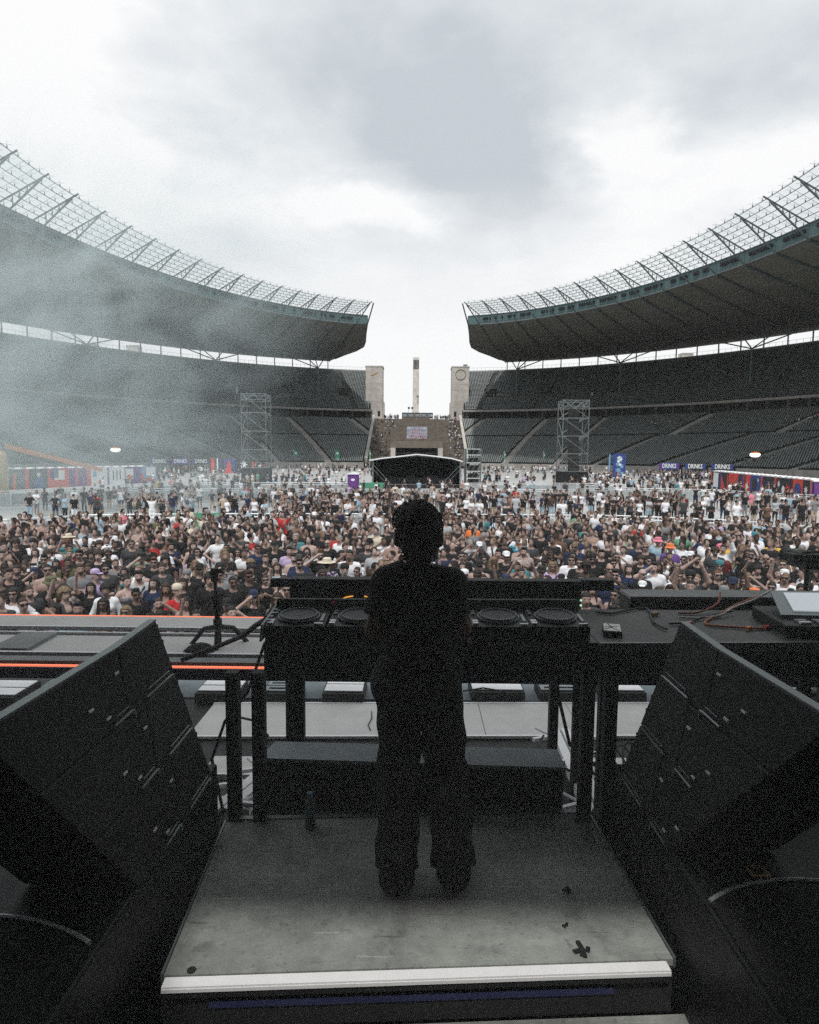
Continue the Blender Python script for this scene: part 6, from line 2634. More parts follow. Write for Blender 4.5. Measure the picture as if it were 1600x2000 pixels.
# ------------------------------------------------------------------ what stands on the lower stage floor
root = thing('pale_floor_board', (0, 7.2, 1.14), 'pale grey floor board strip with bright edges seen beneath the table', 'floor board')
for k in range(5):
    x0 = -2.5 + k * 1.1
    sl = .035
    mb = MB()
    mb.prism([(x0 + .004, 6.78 + sl * k, 1.145), (x0 + 1.096, 6.78 + sl * (k + 1), 1.145), (x0 + 1.096, 7.72 + sl * (k + 1), 1.145), (x0 + .004, 7.66 + sl * k + .03, 1.145)], (0, 0, .035))
    mb.build('board', M['board'], root)
for (y0) in (6.765, 7.705):
    mb = MB()
    mb.beam((-2.5, y0, 1.172), (3.0, y0 + .175, 1.172), .035, .03)
    mb.build('edge_lip', M['alu'], root)
root = thing('grey_floor_mat', (0, 8.4, 1.14), 'dimpled blue grey floor mat under the pale boxes by the front of the stage', 'floor mat')
mb = MB()
mb.bounds((-5, 7.95, 1.143), (5, 9.25, 1.16))
mb.build('mat', M['grey_floor'], root)


def pale_box(x0, x1, y0, y1, zt, lab, frame=False):
    root = thing('monitor_wedge', ((x0 + x1) / 2, (y0 + y1) / 2, 1.14), lab, 'floor box', 'floor boxes beneath the table')
    mb = MB()
    mb.prism([(x0, y0, 1.162), (x0, y1, 1.162), (x0, y1, zt), (x0, y0 + .02, zt - .01)], (x1 - x0, 0, 0))
    mb.build('box_body', M['black'], root)
    n = 2
    for k in range(n):
        a, b = lerp(y0 + .06, y1 - .02, k / n) + .015, lerp(y0 + .06, y1 - .02, (k + 1) / n) - .015
        mb = MB()
        if frame:
            mb.bounds((x0 + .02, a, zt + .001), (x0 + .07, b, zt + .012))
            mb.bounds((x0 + .073, a, zt + .001), (x1 - .02, a + .05, zt + .012))
            mb.bounds((x0 + .073, b - .05, zt + .001), (x1 - .02, b, zt + .012))
        else:
            mb.bounds((x0 + .02, a, zt + .001), (x1 - .02, b, zt + .012))
        mb.build('pale_panel', M['white'] if not frame else M['box_top'], root)


pale_box(-1.16, -.64, 7.76, 8.35, 1.30, 'black floor box with two pale panels, left of the performer')
pale_box(.72, 1.40, 7.86, 8.4, 1.305, 'black floor box with two pale panels, right of the performer')
pale_box(-1.92, -1.46, 7.74, 8.2, 1.30, 'black floor box with pale frame lid, by the left thin post', True)
pale_box(1.60, 2.10, 7.88, 8.35, 1.30, 'black floor box with pale frame lid, by the right thin posts', True)
pale_box(-2.75, -2.2, 7.72, 8.2, 1.30, 'black floor box with two pale panels, beside the left loudspeakers')
pale_box(2.4, 2.95, 7.9, 8.4, 1.30, 'black floor box with two pale panels, beside the right loudspeakers')
pale_box(-5.5, -4.9, 7.5, 8.1, 1.30, 'black floor box with pale panels at the left picture edge')
pale_box(4.6, 5.1, 7.9, 8.5, 1.34, 'black floor box with pale frame behind the right loudspeakers', True)
for (pts, lab) in (([(1.02, 3.95, 3.1), (1.0, 3.9, 2.7), (1.1, 3.8, 2.35), (1.3, 3.9, 2.2), (1.45, 4.1, 1.9), (1.5, 4.6, 1.3)], 'black cable hanging down beside the right posts'),
                   ([(.88, 3.95, 3.1), (.9, 3.9, 2.8), (.97, 3.85, 2.5), (1.2, 3.9, 2.3), (1.6, 4.3, 1.8)], 'second black cable hanging down beside the right posts'),
                   ([(-.95, 3.95, 3.1), (-1.05, 3.9, 2.8), (-1.2, 3.9, 2.6), (-1.32, 4.0, 2.3), (-1.36, 4.5, 1.4)], 'black cable hanging down beside the left posts'),
                   ([(.62, 7.9, 1.3), (.85, 7.7, 1.42), (1.1, 7.75, 1.36), (1.35, 7.9, 1.2)], 'black cable draped across the right floor box')):
    mb = MB()
    mb.path(pts, .011, 6)
    tag(mb.build('cable', M['black_gloss'], None, True, origin=pts[0]), lab, 'cable')
for (x0, x1, y0, y1, lab) in ((-2.05, -1.52, 5.93, 6.28, 'pale floor plank behind the left posts'), (-1.78, -1.36, 5.2, 5.52, 'pale floor plate by the left post foot'), (1.62, 2.3, 5.95, 6.35, 'grey floor plate under coiled cables behind the right posts')):
    root = thing('floor_plate', ((x0 + x1) / 2, (y0 + y1) / 2, 1.14), lab, 'floor plate')
    mb = MB()
    mb.bounds((x0, y0, 1.143), (x1, y1, 1.2))
    mb.build('plate', M['board'], root)
    mb = MB()
    mb.bounds((x0, y0 - .03, 1.143), (x1, y0 - .002, 1.205))
    mb.build('edge_lip', M['alu'], root)
# aluminium beams with clamps
for (a, b, lab) in (((1.58, 6.72, 1.3), (1.53, 5.0, 1.3), 'bare aluminium floor beam running forward, right of the long box'), ((-1.33, 5.9, 1.28), (-1.62, 5.1, 1.28), 'short aluminium floor beam, left of the long box')):
    root = thing('aluminium_beam', a, lab, 'beam')
    for k in (-1, 1):
        mb = MB()
        mb.beam((a[0] + k * .055, a[1], a[2]), (b[0] + k * .055, b[1], b[2]), .085, .09)
        mb.build('beam_flange', M['alu'], root)
    mb = MB()
    mb.beam(a, b, .024, .05)
    mb.build('beam_groove', M['steel_dark'], root)
    for t in (.1, .42, .86):
        c = Vector(a).lerp(Vector(b), t)
        for k in (-1, 1):
            mb = MB()
            mb.beam(c + Vector((k * .1, 0, .03)), c + Vector((k * .34, k * .03 - .12, .06)), .035)
            mb.tube(c + Vector((k * .12, .03, .03)), c + Vector((k * .26, .16, .05)), .016, 6)
            mb.build('clamp_arm', M['alu'], root)
# coiled cables right of the beam
for k in range(6):
    pts = []
    for q in range(14):
        a = math.pi * (q / 13) * 1.15
        pts.append((1.78 + k * .07 + .12 * math.cos(a) + .02 * k, 5.75 + .35 * math.sin(a) + .02 * k, 1.2 + .28 * math.sin(a) * (0.6 + .07 * k)))
    mb = MB()
    mb.path(pts, .011, 6)
    tag(mb.build('cable', M['black_gloss'], None, origin=pts[0]), 'black cable loop in the bundle behind the right posts', 'cable', 'cable loops behind the right posts')
mb = MB()
mb.path([(1.36, 6.5, 1.36), (1.25, 6.2, 1.4), (1.3, 5.9, 1.38), (1.5, 5.7, 1.36), (1.8, 5.6, 1.3)], .012, 6)
tag(mb.build('cable', M['black_gloss'], None, origin=(1.36, 6.5, 1.36)), 'black cable curling over the aluminium beam', 'cable')
mb = MB()
mb.path([(-2.1, 6.9, 1.2), (-1.95, 6.75, 1.42), (-1.75, 6.7, 1.4), (-1.6, 6.75, 1.2)], .014, 6)
tag(mb.build('cable', M['black_gloss'], None, origin=(-2.1, 6.9, 1.2)), 'black cable arching over the pale board by the left posts', 'cable')
mb = MB()
mb.path([(-.52, 7.5, 1.19), (-.5, 7.3, 1.19), (-.53, 7.1, 1.19), (-.49, 6.95, 1.19)], .006, 5)
tag(mb.build('cable', M['black_gloss'], None, origin=(-.52, 7.5, 1.19)), 'thin black wire lying across the pale floor board', 'cable')

# ------------------------------------------------------------------ table with the decks
root = thing('deck_table', (0.8, 3.7, 1.14), 'long black table carrying the decks, its right half bare and dusty', 'table')
mb = MB()
mb.prism([(-.80, 3.30, 3.25), (.98, 3.36, 3.25), (.98, 4.12, 3.25), (-.80, 4.08, 3.25)], (0, 0, .05))
mb.prism([(.985, 3.36, 3.25), (2.6, 3.44, 3.25), (2.6, 4.12, 3.25), (.985, 4.10, 3.25)], (0, 0, .05))
mb.build('table_top', M['table'], root)
mb = MB()
mb.prism([(.985, 3.345, 3.252), (2.6, 3.425, 3.252), (2.6, 3.437, 3.252), (.985, 3.357, 3.252)], (0, 0, .05))
mb.build('top_edge', M['steel_dark'], root)
mb = MB()
mb.prism([(-.80, 3.30, 3.125), (2.6, 3.42, 3.125), (2.6, 3.46, 3.125), (-.80, 3.34, 3.125)], (0, 0, .122))
mb.build('apron', M['black'], root)
mb = MB()
mb.bounds((-.74, 3.98, 3.1), (2.6, 4.05, 3.247))
mb.build('rear_apron', M['black'], root)
for (x, y) in ((-.74, 4.0), (2.5, 4.02), (1.22, 4.02)):
    mb = MB()
    mb.bounds((x - .03, y - .03, 1.14 if y > 3.9 else 2.3), (x + .03, y + .03, 3.09 if y < 3.9 else 3.1))
    mb.build('leg', M['black'], root)

# flight case lid that stands up behind the decks
root = thing('case_lid', (.15, 4.1, 3.3), 'black flight case lid standing upright behind the decks', 'case')
mb = MB()
mb.bounds((-.83, 4.14, 3.2), (1.09, 4.24, 3.475))
mb.build('lid_panel', M['black'], root, bevel=.006)
mb = MB()
mb.bounds((-.98, 4.24, 3.395), (-.832, 4.3, 3.452))
mb.bounds((1.092, 4.2, 3.40), (1.32, 4.3, 3.474))
mb.build('lid_bracket', M['black_gloss'], root, bevel=.008)
mb = MB()
mb.bounds((-.95, 4.232, 3.452), (-.84, 4.238, 3.458))
mb.build('lid_trim', M['steel_dark'], root)
# lights on the lid
for k, (pts, m) in enumerate((([(-.535, 4.13, 3.305), (-.50, 4.13, 3.335), (-.455, 4.13, 3.358), (-.41, 4.13, 3.366)], 'led_amber'),
                              ([(-.335, 4.13, 3.366), (-.30, 4.13, 3.357), (-.262, 4.13, 3.344)], 'led_amber'))):
    mb = MB()
    mb.path(pts, .0045, 6)
    tag(mb.build('glow_arc', M[m], None, origin=pts[0]), ('longer' if k == 0 else 'shorter') + ' thin amber light arc glowing above the inner left platter', 'light arc', 'amber light arcs above the decks')
for (x, z, r_, m, lab) in ((-.525, 3.325, .012, 'led_red', 'blurred red indicator lamp under the long amber arc'), (-.445, 3.332, .009, 'led_red', 'round red indicator lamp between the amber arcs'),
                           (.735, 3.34, .009, 'led_amber', 'amber indicator lamp right of the performer'), (1.085, 3.352, .007, 'led_green', 'upper green indicator lamp at the right lid end'), (1.085, 3.318, .007, 'led_green', 'lower green indicator lamp at the right lid end')):
    mb = MB()
    mb.lathe([(r_, 0), (r_, .006), (r_ * .6, .01)], 10, (x, 4.136, z), 0, Matrix.Rotation(rad(90), 3, 'X'))
    tag(mb.build('indicator_lamp', M[m], None, origin=(x, 4.136, z)), lab, 'indicator lamp')


def media_player(cx, y0, rz, lab):
    """table-top deck: sloping body, round platter, screen, buttons"""
    root = thing('media_player', (cx, y0 + .2, 3.3), lab, 'deck', 'decks on the table')
    w2 = .158
    mb = MB()
    mb.prism([(cx - w2, y0, 3.303), (cx - w2, y0, 3.385), (cx - w2, y0 + .262, 3.404), (cx - w2, y0 + .30, 3.462), (cx - w2, y0 + .32, 3.464), (cx - w2, y0 + .42, 3.40), (cx - w2, y0 + .42, 3.303)], (2 * w2, 0, 0))
    mb.build('deck_body', M['black_gloss'], root, bevel=.004)
    sl = math.atan2(.02, .28)
    R = Matrix.Rotation(sl, 3, 'X')
    c = Vector((cx, y0 + .145, 3.397))
    mb = MB()
    mb.lathe([(.112, 0), (.112, .010), (.104, .020), (.092, .022), (.088, .017), (.03, .017), (.02, .019)], 36, c, 0, R)
    j = mb.build('jog_wheel', M['black_gloss'], root, smooth=False)
    mb = MB()
    for k in range(36):
        a = 2 * math.pi * k / 36
        mb.box(c + R @ Vector((.098 * math.cos(a), .098 * math.sin(a), .0215)), (.012, .006, .004), R @ Matrix.Rotation(a, 3, 'Z'))
    mb.build('jog_dimples', M['steel_dark'], j)
    mb = MB()
    for k in range(36):
        a0, a1 = 2 * math.pi * k / 36, 2 * math.pi * (k + 1) / 36
        mb.beam(c + R @ Vector((.113 * math.cos(a0), .113 * math.sin(a0), .009)), c + R @ Vector((.113 * math.cos(a1), .113 * math.sin(a1), .009)), .004, .006)
    mb.build('jog_rim', M['steel_dark'], j)
    for (dx, dy, sx, sy, m) in ((-.135, .03, .03, .026, 'alu'), (-.135, .065, .03, .026, 'alu'), (.125, .02, .045, .018, 'alu'), (.133, .12, .016, .12, 'steel_dark'), (-.135, .19, .02, .02, 'steel_dark'), (-.135, .23, .02, .02, 'steel_dark')):
        mb = MB()
        mb.box(c + R @ Vector((dx, dy - .14, .003)), (sx, sy, .012), R)
        mb.build('button', M[m], root)
    mb = MB()
    mb.prism([(cx - .1, y0 + .266, 3.412), (cx + .1, y0 + .266, 3.412), (cx + .1, y0 + .296, 3.457), (cx - .1, y0 + .296, 3.457)], (0, -.004, .001))
    mb.build('screen', M['black_gloss'], root)


for (cx, y0, lab) in ((-.64, 3.315, 'media player deck at the left end of the table'), (-.31, 3.32, 'media player deck partly hidden by the performer, left side'),
                      (.46, 3.345, 'media player deck just right of the performer'), (.78, 3.36, 'media player deck at the right end of the set')):
    media_player(cx, y0, 0, lab)
root = thing('mixer', (.075, 3.5, 3.3), 'black mixer between the decks, hidden by the performer', 'mixer')
mb = MB()
mb.prism([(-.13, 3.33, 3.303), (-.13, 3.33, 3.39), (-.13, 3.72, 3.41), (-.13, 3.72, 3.303)], (.41, 0, 0))
mb.build('mixer_body', M['black_gloss'], root, bevel=.004)
for i in range(4):
    for j in range(5):
        mb = MB()
        c = (-.08 + i * .1, 3.48 + j * .045, 3.402 + j * .0023)
        mb.lathe([(.012, 0), (.012, .012), (.008, .016)], 10, c)
        mb.build('knob', M['steel_dark'], root)
    mb = MB()
    mb.bounds((-.095 + i * .1, 3.36, 3.396), (-.065 + i * .1, 3.38, 3.41))
    mb.build('fader', M['alu'], root)
# worn control panel at the left end, grey
root = thing('control_panel', (-.83, 3.5, 3.3), 'slanting grey control panel with keys at the left table end', 'control panel')
mb = MB()
mb.prism([(-.815, 3.31, 3.30), (-.805, 3.31, 3.392), (-.805, 3.80, 3.425), (-.815, 3.80, 3.30)], (-.012, 0, 0))
mb.build('side_cheek', M['box_top'], root)
for j in range(6):
    mb = MB()
    mb.box((-.80 + .012, 3.37 + j * .06, 3.40 + j * .004), (.02, .025, .012))
    mb.build('key', M['steel_dark'], root)

# phone or box with cracked glass, cables, console, flight case on the right
root = thing('cracked_tablet', (1.11, 3.54, 3.3), 'small pale case with dark crack lines lying on the bare table', 'tablet')
R = Matrix.Rotation(rad(-14), 3, 'Z')
mb = MB()
mb.box((1.11, 3.545, 3.3165), (.10, .17, .03), R)
mb.build('case_body', M['black_gloss'], root)
mb = MB()
mb.box((1.11, 3.545, 3.3335), (.09, .155, .003), R)
mb.build('glass_face', M['paper'], root)
mb = MB()
for (u0, v0, u1, v1) in ((-.02, .07, .0, -.02), (0, -.02, .035, -.07), (-.04, .0, .03, .02), (0, .0, -.04, -.05)):
    mb.beam(Vector((1.11, 3.545, 3.336)) + R @ Vector((u0, v0, 0)), Vector((1.11, 3.545, 3.336)) + R @ Vector((u1, v1, 0)), .004, .002)
mb.build('crack', M['black'], root)

root = thing('flight_case', (2.4, 4.4, 2.8), 'large black flight case with grey lid edge behind the bare table', 'case')
mb = MB()
mb.bounds((1.46, 4.30, 2.80), (3.6, 4.52, 3.325))
mb.build('case_body', M['black'], root)
mb = MB()
mb.prism([(1.46, 4.285, 3.327), (3.6, 4.33, 3.327), (3.6, 4.545, 3.327), (1.46, 4.52, 3.327)], (0, 0, .02))
mb.build('case_lid', M['steel_dark'] if False else M['board_grey'], root)
mb = MB()
mb.lathe([(.022, 0), (.026, .008), (.012, .014)], 6, (1.665, 4.292, 3.235), 0, Matrix.Rotation(rad(90), 3, 'X'))
mb.build('amber_tag', M['orange'], root)
for x in (1.5, 2.0, 2.7):
    mb = MB()
    mb.bounds((x, 4.283, 2.95), (x + .09, 4.298, 3.03))
    mb.build('latch', M['black_gloss'], root)

cab = [('cable', M['cable_white'], [(2.36, 4.2, 3.42), (2.2, 4.12, 3.37), (2.02, 4.02, 3.34), (1.9, 3.92, 3.32), (1.74, 3.86, 3.312), (1.62, 3.88, 3.312)], 'pale cable sweeping across the bare table below the flight case'),
       ('cable', M['cable_red'], [(2.02, 4.2, 3.40), (1.96, 4.1, 3.35), (1.8, 4.0, 3.315), (1.66, 3.98, 3.311)], 'dark red cable hanging from the flight case front'),
       ('cable', M['cable_orange'], [(2.3, 4.22, 3.38), (2.12, 4.14, 3.34), (1.98, 4.04, 3.315), (1.72, 3.74, 3.31), (1.9, 3.66, 3.31), (2.02, 3.64, 3.31)], 'orange cable looping on the bare table'),
       ('cable', M['black_gloss'], [(1.15, 4.0, 3.31), (1.22, 3.96, 3.31), (1.32, 4.02, 3.31), (1.5, 4.1, 3.312), (1.42, 3.75, 3.312), (1.44, 3.6, 3.312)], 'black cable running down the bare table to the right loudspeakers'),
       ('cable', M['black_gloss'], [(1.5, 3.72, 3.312), (1.62, 3.75, 3.312), (1.72, 3.84, 3.312), (2.0, 3.98, 3.33)], 'black cable ending beside the pink plug'),
       ('cable', M['steel_dark'], [(2.7, 4.2, 3.36), (2.5, 4.14, 3.33), (2.26, 3.95, 3.32), (2.14, 3.75, 3.312), (2.0, 3.66, 3.312)], 'grey cable from the console to the small plugs')]
for (nm, m, pts, lab) in cab:
    sp = []
    for i in range(len(pts) - 1):
        p0, p1, p2, p3 = (Vector(pts[max(i - 1, 0)]), Vector(pts[i]), Vector(pts[i + 1]), Vector(pts[min(i + 2, len(pts) - 1)]))
        for q in range(6):
            t = q / 6
            sp.append(0.5 * ((2 * p1) + (p2 - p0) * t + (2 * p0 - 5 * p1 + 4 * p2 - p3) * t * t + (3 * p1 - p0 - 3 * p2 + p3) * t ** 3))
    sp.append(Vector(pts[-1]))
    mb = MB()
    mb.path(sp, .007, 6)
    tag(mb.build(nm, m, None, True, origin=pts[0]), lab, 'cable')
for (x, y, m, lab) in ((1.62, 3.73, 'pink', 'small pink plug lying on the bare table'), (1.92, 3.63, 'orange', 'small orange plug in the cable tangle'), (2.04, 3.66, 'red', 'small red plug at the end of the orange cable'), (1.5, 3.95, 'wood', 'small tan plug close under the flight case')):
    mb = MB()
    mb.box((x, y, 3.312), (.035, .022, .022), Matrix.Rotation(rad(25), 3, 'Z'))
    mb.box((x + .022, y + .01, 3.312), (.02, .012, .012), Matrix.Rotation(rad(25), 3, 'Z'))
    tag(mb.build('plug', M[m], None, origin=(x, y, 3.3)), lab, 'plug')

root = thing('lighting_console', (2.4, 3.7, 3.3), 'dark lighting console with tilted pale screen at the right end of the table', 'console')
mb = MB()
mb.prism([(2.05, 3.48, 3.303), (2.9, 3.42, 3.303), (2.9, 3.95, 3.303), (2.1, 3.95, 3.303)], (0, 0, .07))
mb.build('console_body', M['black_gloss'], root, bevel=.01)
mb = MB()
mb.prism([(2.10, 3.62, 3.376), (2.8, 3.58, 3.376), (2.8, 3.92, 3.45), (2.2, 3.92, 3.45), ], (0, .01, .02))
mb.build('screen_housing', M['steel_dark'], root)
mb = MB()
mb.prism([(2.19, 3.66, 3.409), (2.74, 3.63, 3.4065), (2.74, 3.89, 3.4635), (2.26, 3.89, 3.4635)], (0, .003, .006))
mb.build('screen', M['screen'], root)
for i in range(6):
    for j in range(2):
        mb = MB()
        mb.bounds((2.14 + i * .1, 3.50 + j * .045, 3.374), (2.2 + i * .1, 3.53 + j * .045, 3.386))
        mb.build('key', M['alu'] if (i + j) % 3 == 0 else M['steel_dark'], root)

# camera on a pole at the right
root = thing('video_camera', (2.8, 4.6, 3.35), 'black video camera on a pole behind the flight case, at the right picture edge', 'camera')
mb = MB()
mb.tube((2.82, 4.6, 2.8), (2.83, 4.6, 3.5), .016, 8)
mb.build('pole', M['black'], root)
mb = MB()
mb.bounds((2.76, 4.5, 3.50), (2.93, 4.75, 3.61))
mb.bounds((2.70, 4.55, 3.545), (2.757, 4.68, 3.605))
mb.build('camera_body', M['black'], root, bevel=.01)
mb = MB()
mb.lathe([(.05, 0), (.05, .12), (.055, .16)], 16, (2.85, 4.75, 3.555), 0, Matrix.Rotation(rad(-90), 3, 'X'))
mb.build('lens', M['black_gloss'], root)
mb = MB()
mb.tube((2.74, 4.52, 3.62), (2.95, 4.52, 3.64), .01, 6)
mb.tube((2.80, 4.5, 3.48), (2.72, 4.3, 3.46), .009, 6)
mb.build('handle', M['black'], root)

# microphone stand at the left
root = thing('microphone_stand', (-1.54, 4.9, 2.75), 'short black tripod microphone stand on the pale counter, left of the decks', 'microphone stand')
mb = MB()
mb.tube((-1.54, 4.9, 2.78), (-1.555, 4.9, 3.14), .022, 10)
mb.tube((-1.555, 4.9, 3.14), (-1.565, 4.9, 3.36), .015, 8)
mb.build('pole', M['black'], root)
mb = MB()
mb.tube((-1.552, 4.9, 3.07), (-1.557, 4.9, 3.18), .036, 10)
mb.tube((-1.545, 4.9, 2.93), (-1.55, 4.9, 3.0), .034, 10)
mb.tube((-1.6, 4.88, 3.17), (-1.5, 4.9, 3.19), .014, 8)
mb.build('clutch', M['black_gloss'], root)
for (x, y) in ((-1.80, 5.0), (-1.36, 5.08), (-1.54, 4.82)):
    mb = MB()
    mb.path([(-1.545, 4.9, 2.94), ((-1.545 + x) / 2, (4.9 + y) / 2, 2.905), (x, y, 2.755)], .019, 8)
    mb.build('leg', M['black'], root)
    mb = MB()
    mb.lathe([(.03, 0), (.03, .03), (.02, .045)], 10, (x, y, 2.723))
    mb.build('rubber_foot', M['black_gloss'], root)
mb = MB()
mb.tube((-1.6, 4.9, 3.36), (-1.50, 4.9, 3.385), .02, 8)
mb.tube((-1.565, 4.9, 3.3), (-1.565, 4.9, 3.4), .03, 10)
mb.build('microphone_clip', M['black'], root)
f = Field((-1.85, 4.5, 2.7), (-1.4, 4.95, 3.0), .016)
f.ellipsoid((-1.63, 4.72, 2.79), (.10, .09, .07), 0, .03)
f.ellipsoid((-1.58, 4.68, 2.79), (.06, .07, .06), 0, .04)
f.ellipsoid((-1.70, 4.70, 2.775), (.06, .07, .045), 0, .04)
V, F, _, _ = f.surface()
me = np_mesh('cable_bag', V - np.array((-1.62, 4.72, 2.72)), F, M['black_cloth'], True)
o = link('cable_bag', me, None, (-1.62, 4.72, 2.72))
tag(o, 'soft black bag lying at the foot of the microphone stand', 'bag')
pts = [(-1.62, 4.3, 2.86), (-1.5, 4.36, 2.90), (-1.3, 4.25, 3.0), (-1.1, 4.0, 3.13), (-.98, 3.85, 3.24), (-.9, 3.75, 3.30), (-.84, 3.68, 3.38), (-.8, 3.62, 3.40)]
mb = MB()
mb.path(pts, .017, 8)
tag(mb.build('cable', M['black_gloss'], None, True, origin=pts[0]), 'thick black cable rising from left loudspeakers to the decks', 'cable')

# ------------------------------------------------------------------ stacks of loudspeakers on both sides
for s in (-1, 1):
    sx = 1.0 if s < 0 else 1.035
    side = 'left' if s < 0 else 'right'

    def xi(z):
        return s * sx * (1.035 + (z - 2.65) * .142)
    dy = 0.0 if s < 0 else .06
    spec_ = [(3.275, 3.545, 1.72, 2.82, 'top'), (2.975, 3.268, 1.95, 2.965, 'middle'), (2.665, 2.968, 2.24, 3.11, 'bottom')]
    for k, (z0, z1, y0, y1, nm) in enumerate(spec_):
        y0, y1 = y0 + dy * 2.2, y1 + dy
        root = thing('line_array_speaker', (xi(z0), y1, z0), '%s black loudspeaker in the slanted stack on the %s' % (nm, side), 'loudspeaker', 'stacked loudspeakers beside the deck')
        # slightly V shaped face: two halves meet at a vertical ridge; ends slant with the whole stack
        ym = y1 - .43

        def slant(z, end):
            f = (z - 2.665) / .88
            return (lerp(3.13, 2.80, f) + dy) if end else (lerp(2.27, 1.62, f) + dy * (4.6 - 2.1 * f))

        def half(mb, inner, ja, jb):
            def yy(z, e_):
                if inner == 0:
                    return slant(z, 0) if e_ == 0 else ym - .002
                return ym + .002 if e_ == 0 else slant(z, 1)
            pts = []
            for e_, j in ((0, ja), (1, jb)):
                if k == 0:
                    sec = [(xi(z0) - s * j, z0), (xi(z1) - s * j, z1), (xi(z1) + s * .035, z1 - .022), (xi(z1) + s * .42, z1 - .27), (xi(z0) + s * .42, z0)]
                else:
                    sec = [(xi(z0) - s * j, z0), (xi(z1) - s * j, z1), (xi(z1) + s * .42, z1), (xi(z0) + s * .44, z0)]
                pts.append([(x, yy(z, e_), z) for x, z in sec])
            n = len(pts[0])
            mb.add(pts[0] + pts[1], [tuple(range(n)), tuple(range(2 * n - 1, n - 1, -1))] + [(i, i + n, (i + 1) % n + n, (i + 1) % n) for i in range(n)])
        for (inner, ja, jb) in ((0, .0, .02), (1, .02, .0)):
            mb = MB()
            half(mb, inner, ja, jb)
            mb.build('cabinet', M['black'], root, bevel=.006)
        y0, y1 = slant(z1, 0), slant(z1, 1)
        if k == 0:
            for (a, b, ja, jb) in ((y0, ym, .0, .02), (ym, y1, .02, .0)):
                mb = MB()
                mb.beam((xi(z1) - s * (ja - .016), a, z1 + .003), (xi(z1) - s * (jb - .016), b, z1 + .003), .034, .008)
                mb.build('edge_sheen', M['steel_dark'], root)  # grey strip painted for the sky sheen on the top edge
        # rigging rails along the lower seam
        y1 = slant(z0, 1)
        for (a, b) in ((y1 - .64, y1 - .47), (y1 - .36, y1 - .07)):
            mb = MB()
            x = xi(z0) - s * .022
            mb.path([(x, a, z0 + .016), (x, b - .03, z0 + .016), (x, b - .008, z0 + .012), (x, b, z0 - .004), (x, b, z0 - .02)], .0055, 6)
            mb.path([(x, a + .02, z0 + .045), (x, b - .05, z0 + .045)], .003, 5)
            mb.build('rigging_rail', M['steel_dark'], root)
        for (y, z) in ((ym - .16, z0 + .06), (ym - .26, z0 + .13), (ym - .05, z1 - .08)):
            mb = MB()
            x = xi(z) - s * .024
            mb.box((x, y, z), (.006, .03, .008))
            mb.build('rivet_plate', M['alu'], root)
        for q in range(3):
            mb = MB()
            zq = z0 + .06 + q * .08
            mb.box((xi(zq) + s * .04, slant(zq, 1) + .008, zq), (.05, .03, .045))
            mb.build('rigging_pin', M['black_gloss'], root)
    root = thing('subwoofer', (s * sx * 1.4, 2.2, 1.2), 'big black subwoofer carrying the slanted stack on the %s' % side, 'subwoofer', 'subwoofers beside the deck')
    mb = MB()
    mb.bounds((s * sx * 1.045, .3, 1.2), (s * sx * 2.2, 3.26 + dy, 2.65))
    mb.build('cabinet', M['black_gloss'], root, bevel=.012)
    rr_, cyy = (.80, 1.31) if s < 0 else (.69, 1.68)
    cxx = s * 1.50
    arc = []
    for q in range(41):
        a = rad(20 + 140 * q / 40)
        x, y = cxx + rr_ * math.cos(a), cyy + rr_ * math.sin(a)
        if abs(x) > sx * 1.06 and abs(x) < 2.15:
            arc.append((x, y, 2.659))
    mb = MB()
    mb.path(arc, .008, 6)
    mb.build('rim_highlight', M['barrier'], root)  # pale metal brightened to paint the lit highlight on the curved edge
    mb = MB()
    mb.prism([(x, y - .012, 2.653) for x, y, z in arc] + [(arc[-1][0], .4, 2.653), (arc[0][0], .4, 2.653)], (0, 0, .002))
    mb.build('port_mesh', M['black_cloth'], root)
    mb = MB()
    if s > 0:
        for (u, v, a, b) in ((0, .028, .075, .014), (0, -.028, .075, .014), (-.031, 0, .014, .042), (.031, 0, .014, .042)):
            mb.box((1.375 + u, 2.425 + v, 2.653), (a, b, .004))
        mb.build('plywood_label', M['wood'], root)
    else:
        mb.box((-1.044, 1.85, 2.42), (.004, .03, .075))
        mb.build('plywood_label', M['wood'], root)

# ================================================================== performer, seen from behind
ST = {-1: ((-.095, .01, .92), (-.15, -.01, .50), (-.185, .03, .09), (-.21, -.12, .035)), 1: ((.085, .01, .92), (.088, .0, .50), (.09, .06, .09), (.10, -.10, .035))}
POSES['mixing'] = (((-.215, -.05, 1.17), (-.14, -.33, 1.10)), ((.215, -.03, 1.17), (.13, -.32, 1.12)))
V, F, reg, t = grow_body('mixing', True, .0105, stance=ST)
me = np_mesh('performer_body', V, F, [PM['skin'], mat('black_shoes', (.02, .02, .021), .7)], True)
mi = np.zeros(len(F), np.int32)
mi[reg[F[:, 0]] == FOOT] = 1
me.polygons.foreach_set('material_index', mi)
dj = link('person', me, None, (0.013, 2.88, 2.3))
dj.rotation_euler = (rad(3), 0, math.pi)
dj.scale = (.97, .96, 1.0)
dj.color = (.13, .07, .045, 1)
tag(dj, 'person in black clothes with headphones, standing at the decks, seen from behind', 'person')
nr = vnormals(V, F)


def dress(name, kind, off, col):
    keep = garment_mask(kind, V, reg, t)
    if kind == 't-shirt':
        keep = keep | ((reg == NECK) & (V[:, 2] < 1.50))
    if kind == 'trousers':
        keep = keep | (reg == SHIN) | ((reg == FOOT) & (V[:, 2] > .03) & (V[:, 1] > -.05))
    fk = keep[F].sum(1) >= 2
    W = V + nr * off[:, None]
    used, F2 = compact(W, F, keep_f=fk)
    o = link(name, np_mesh(name, W[used], F2, PM['cloth'], True), dj)
    o.color = (*col, 1)
    return o


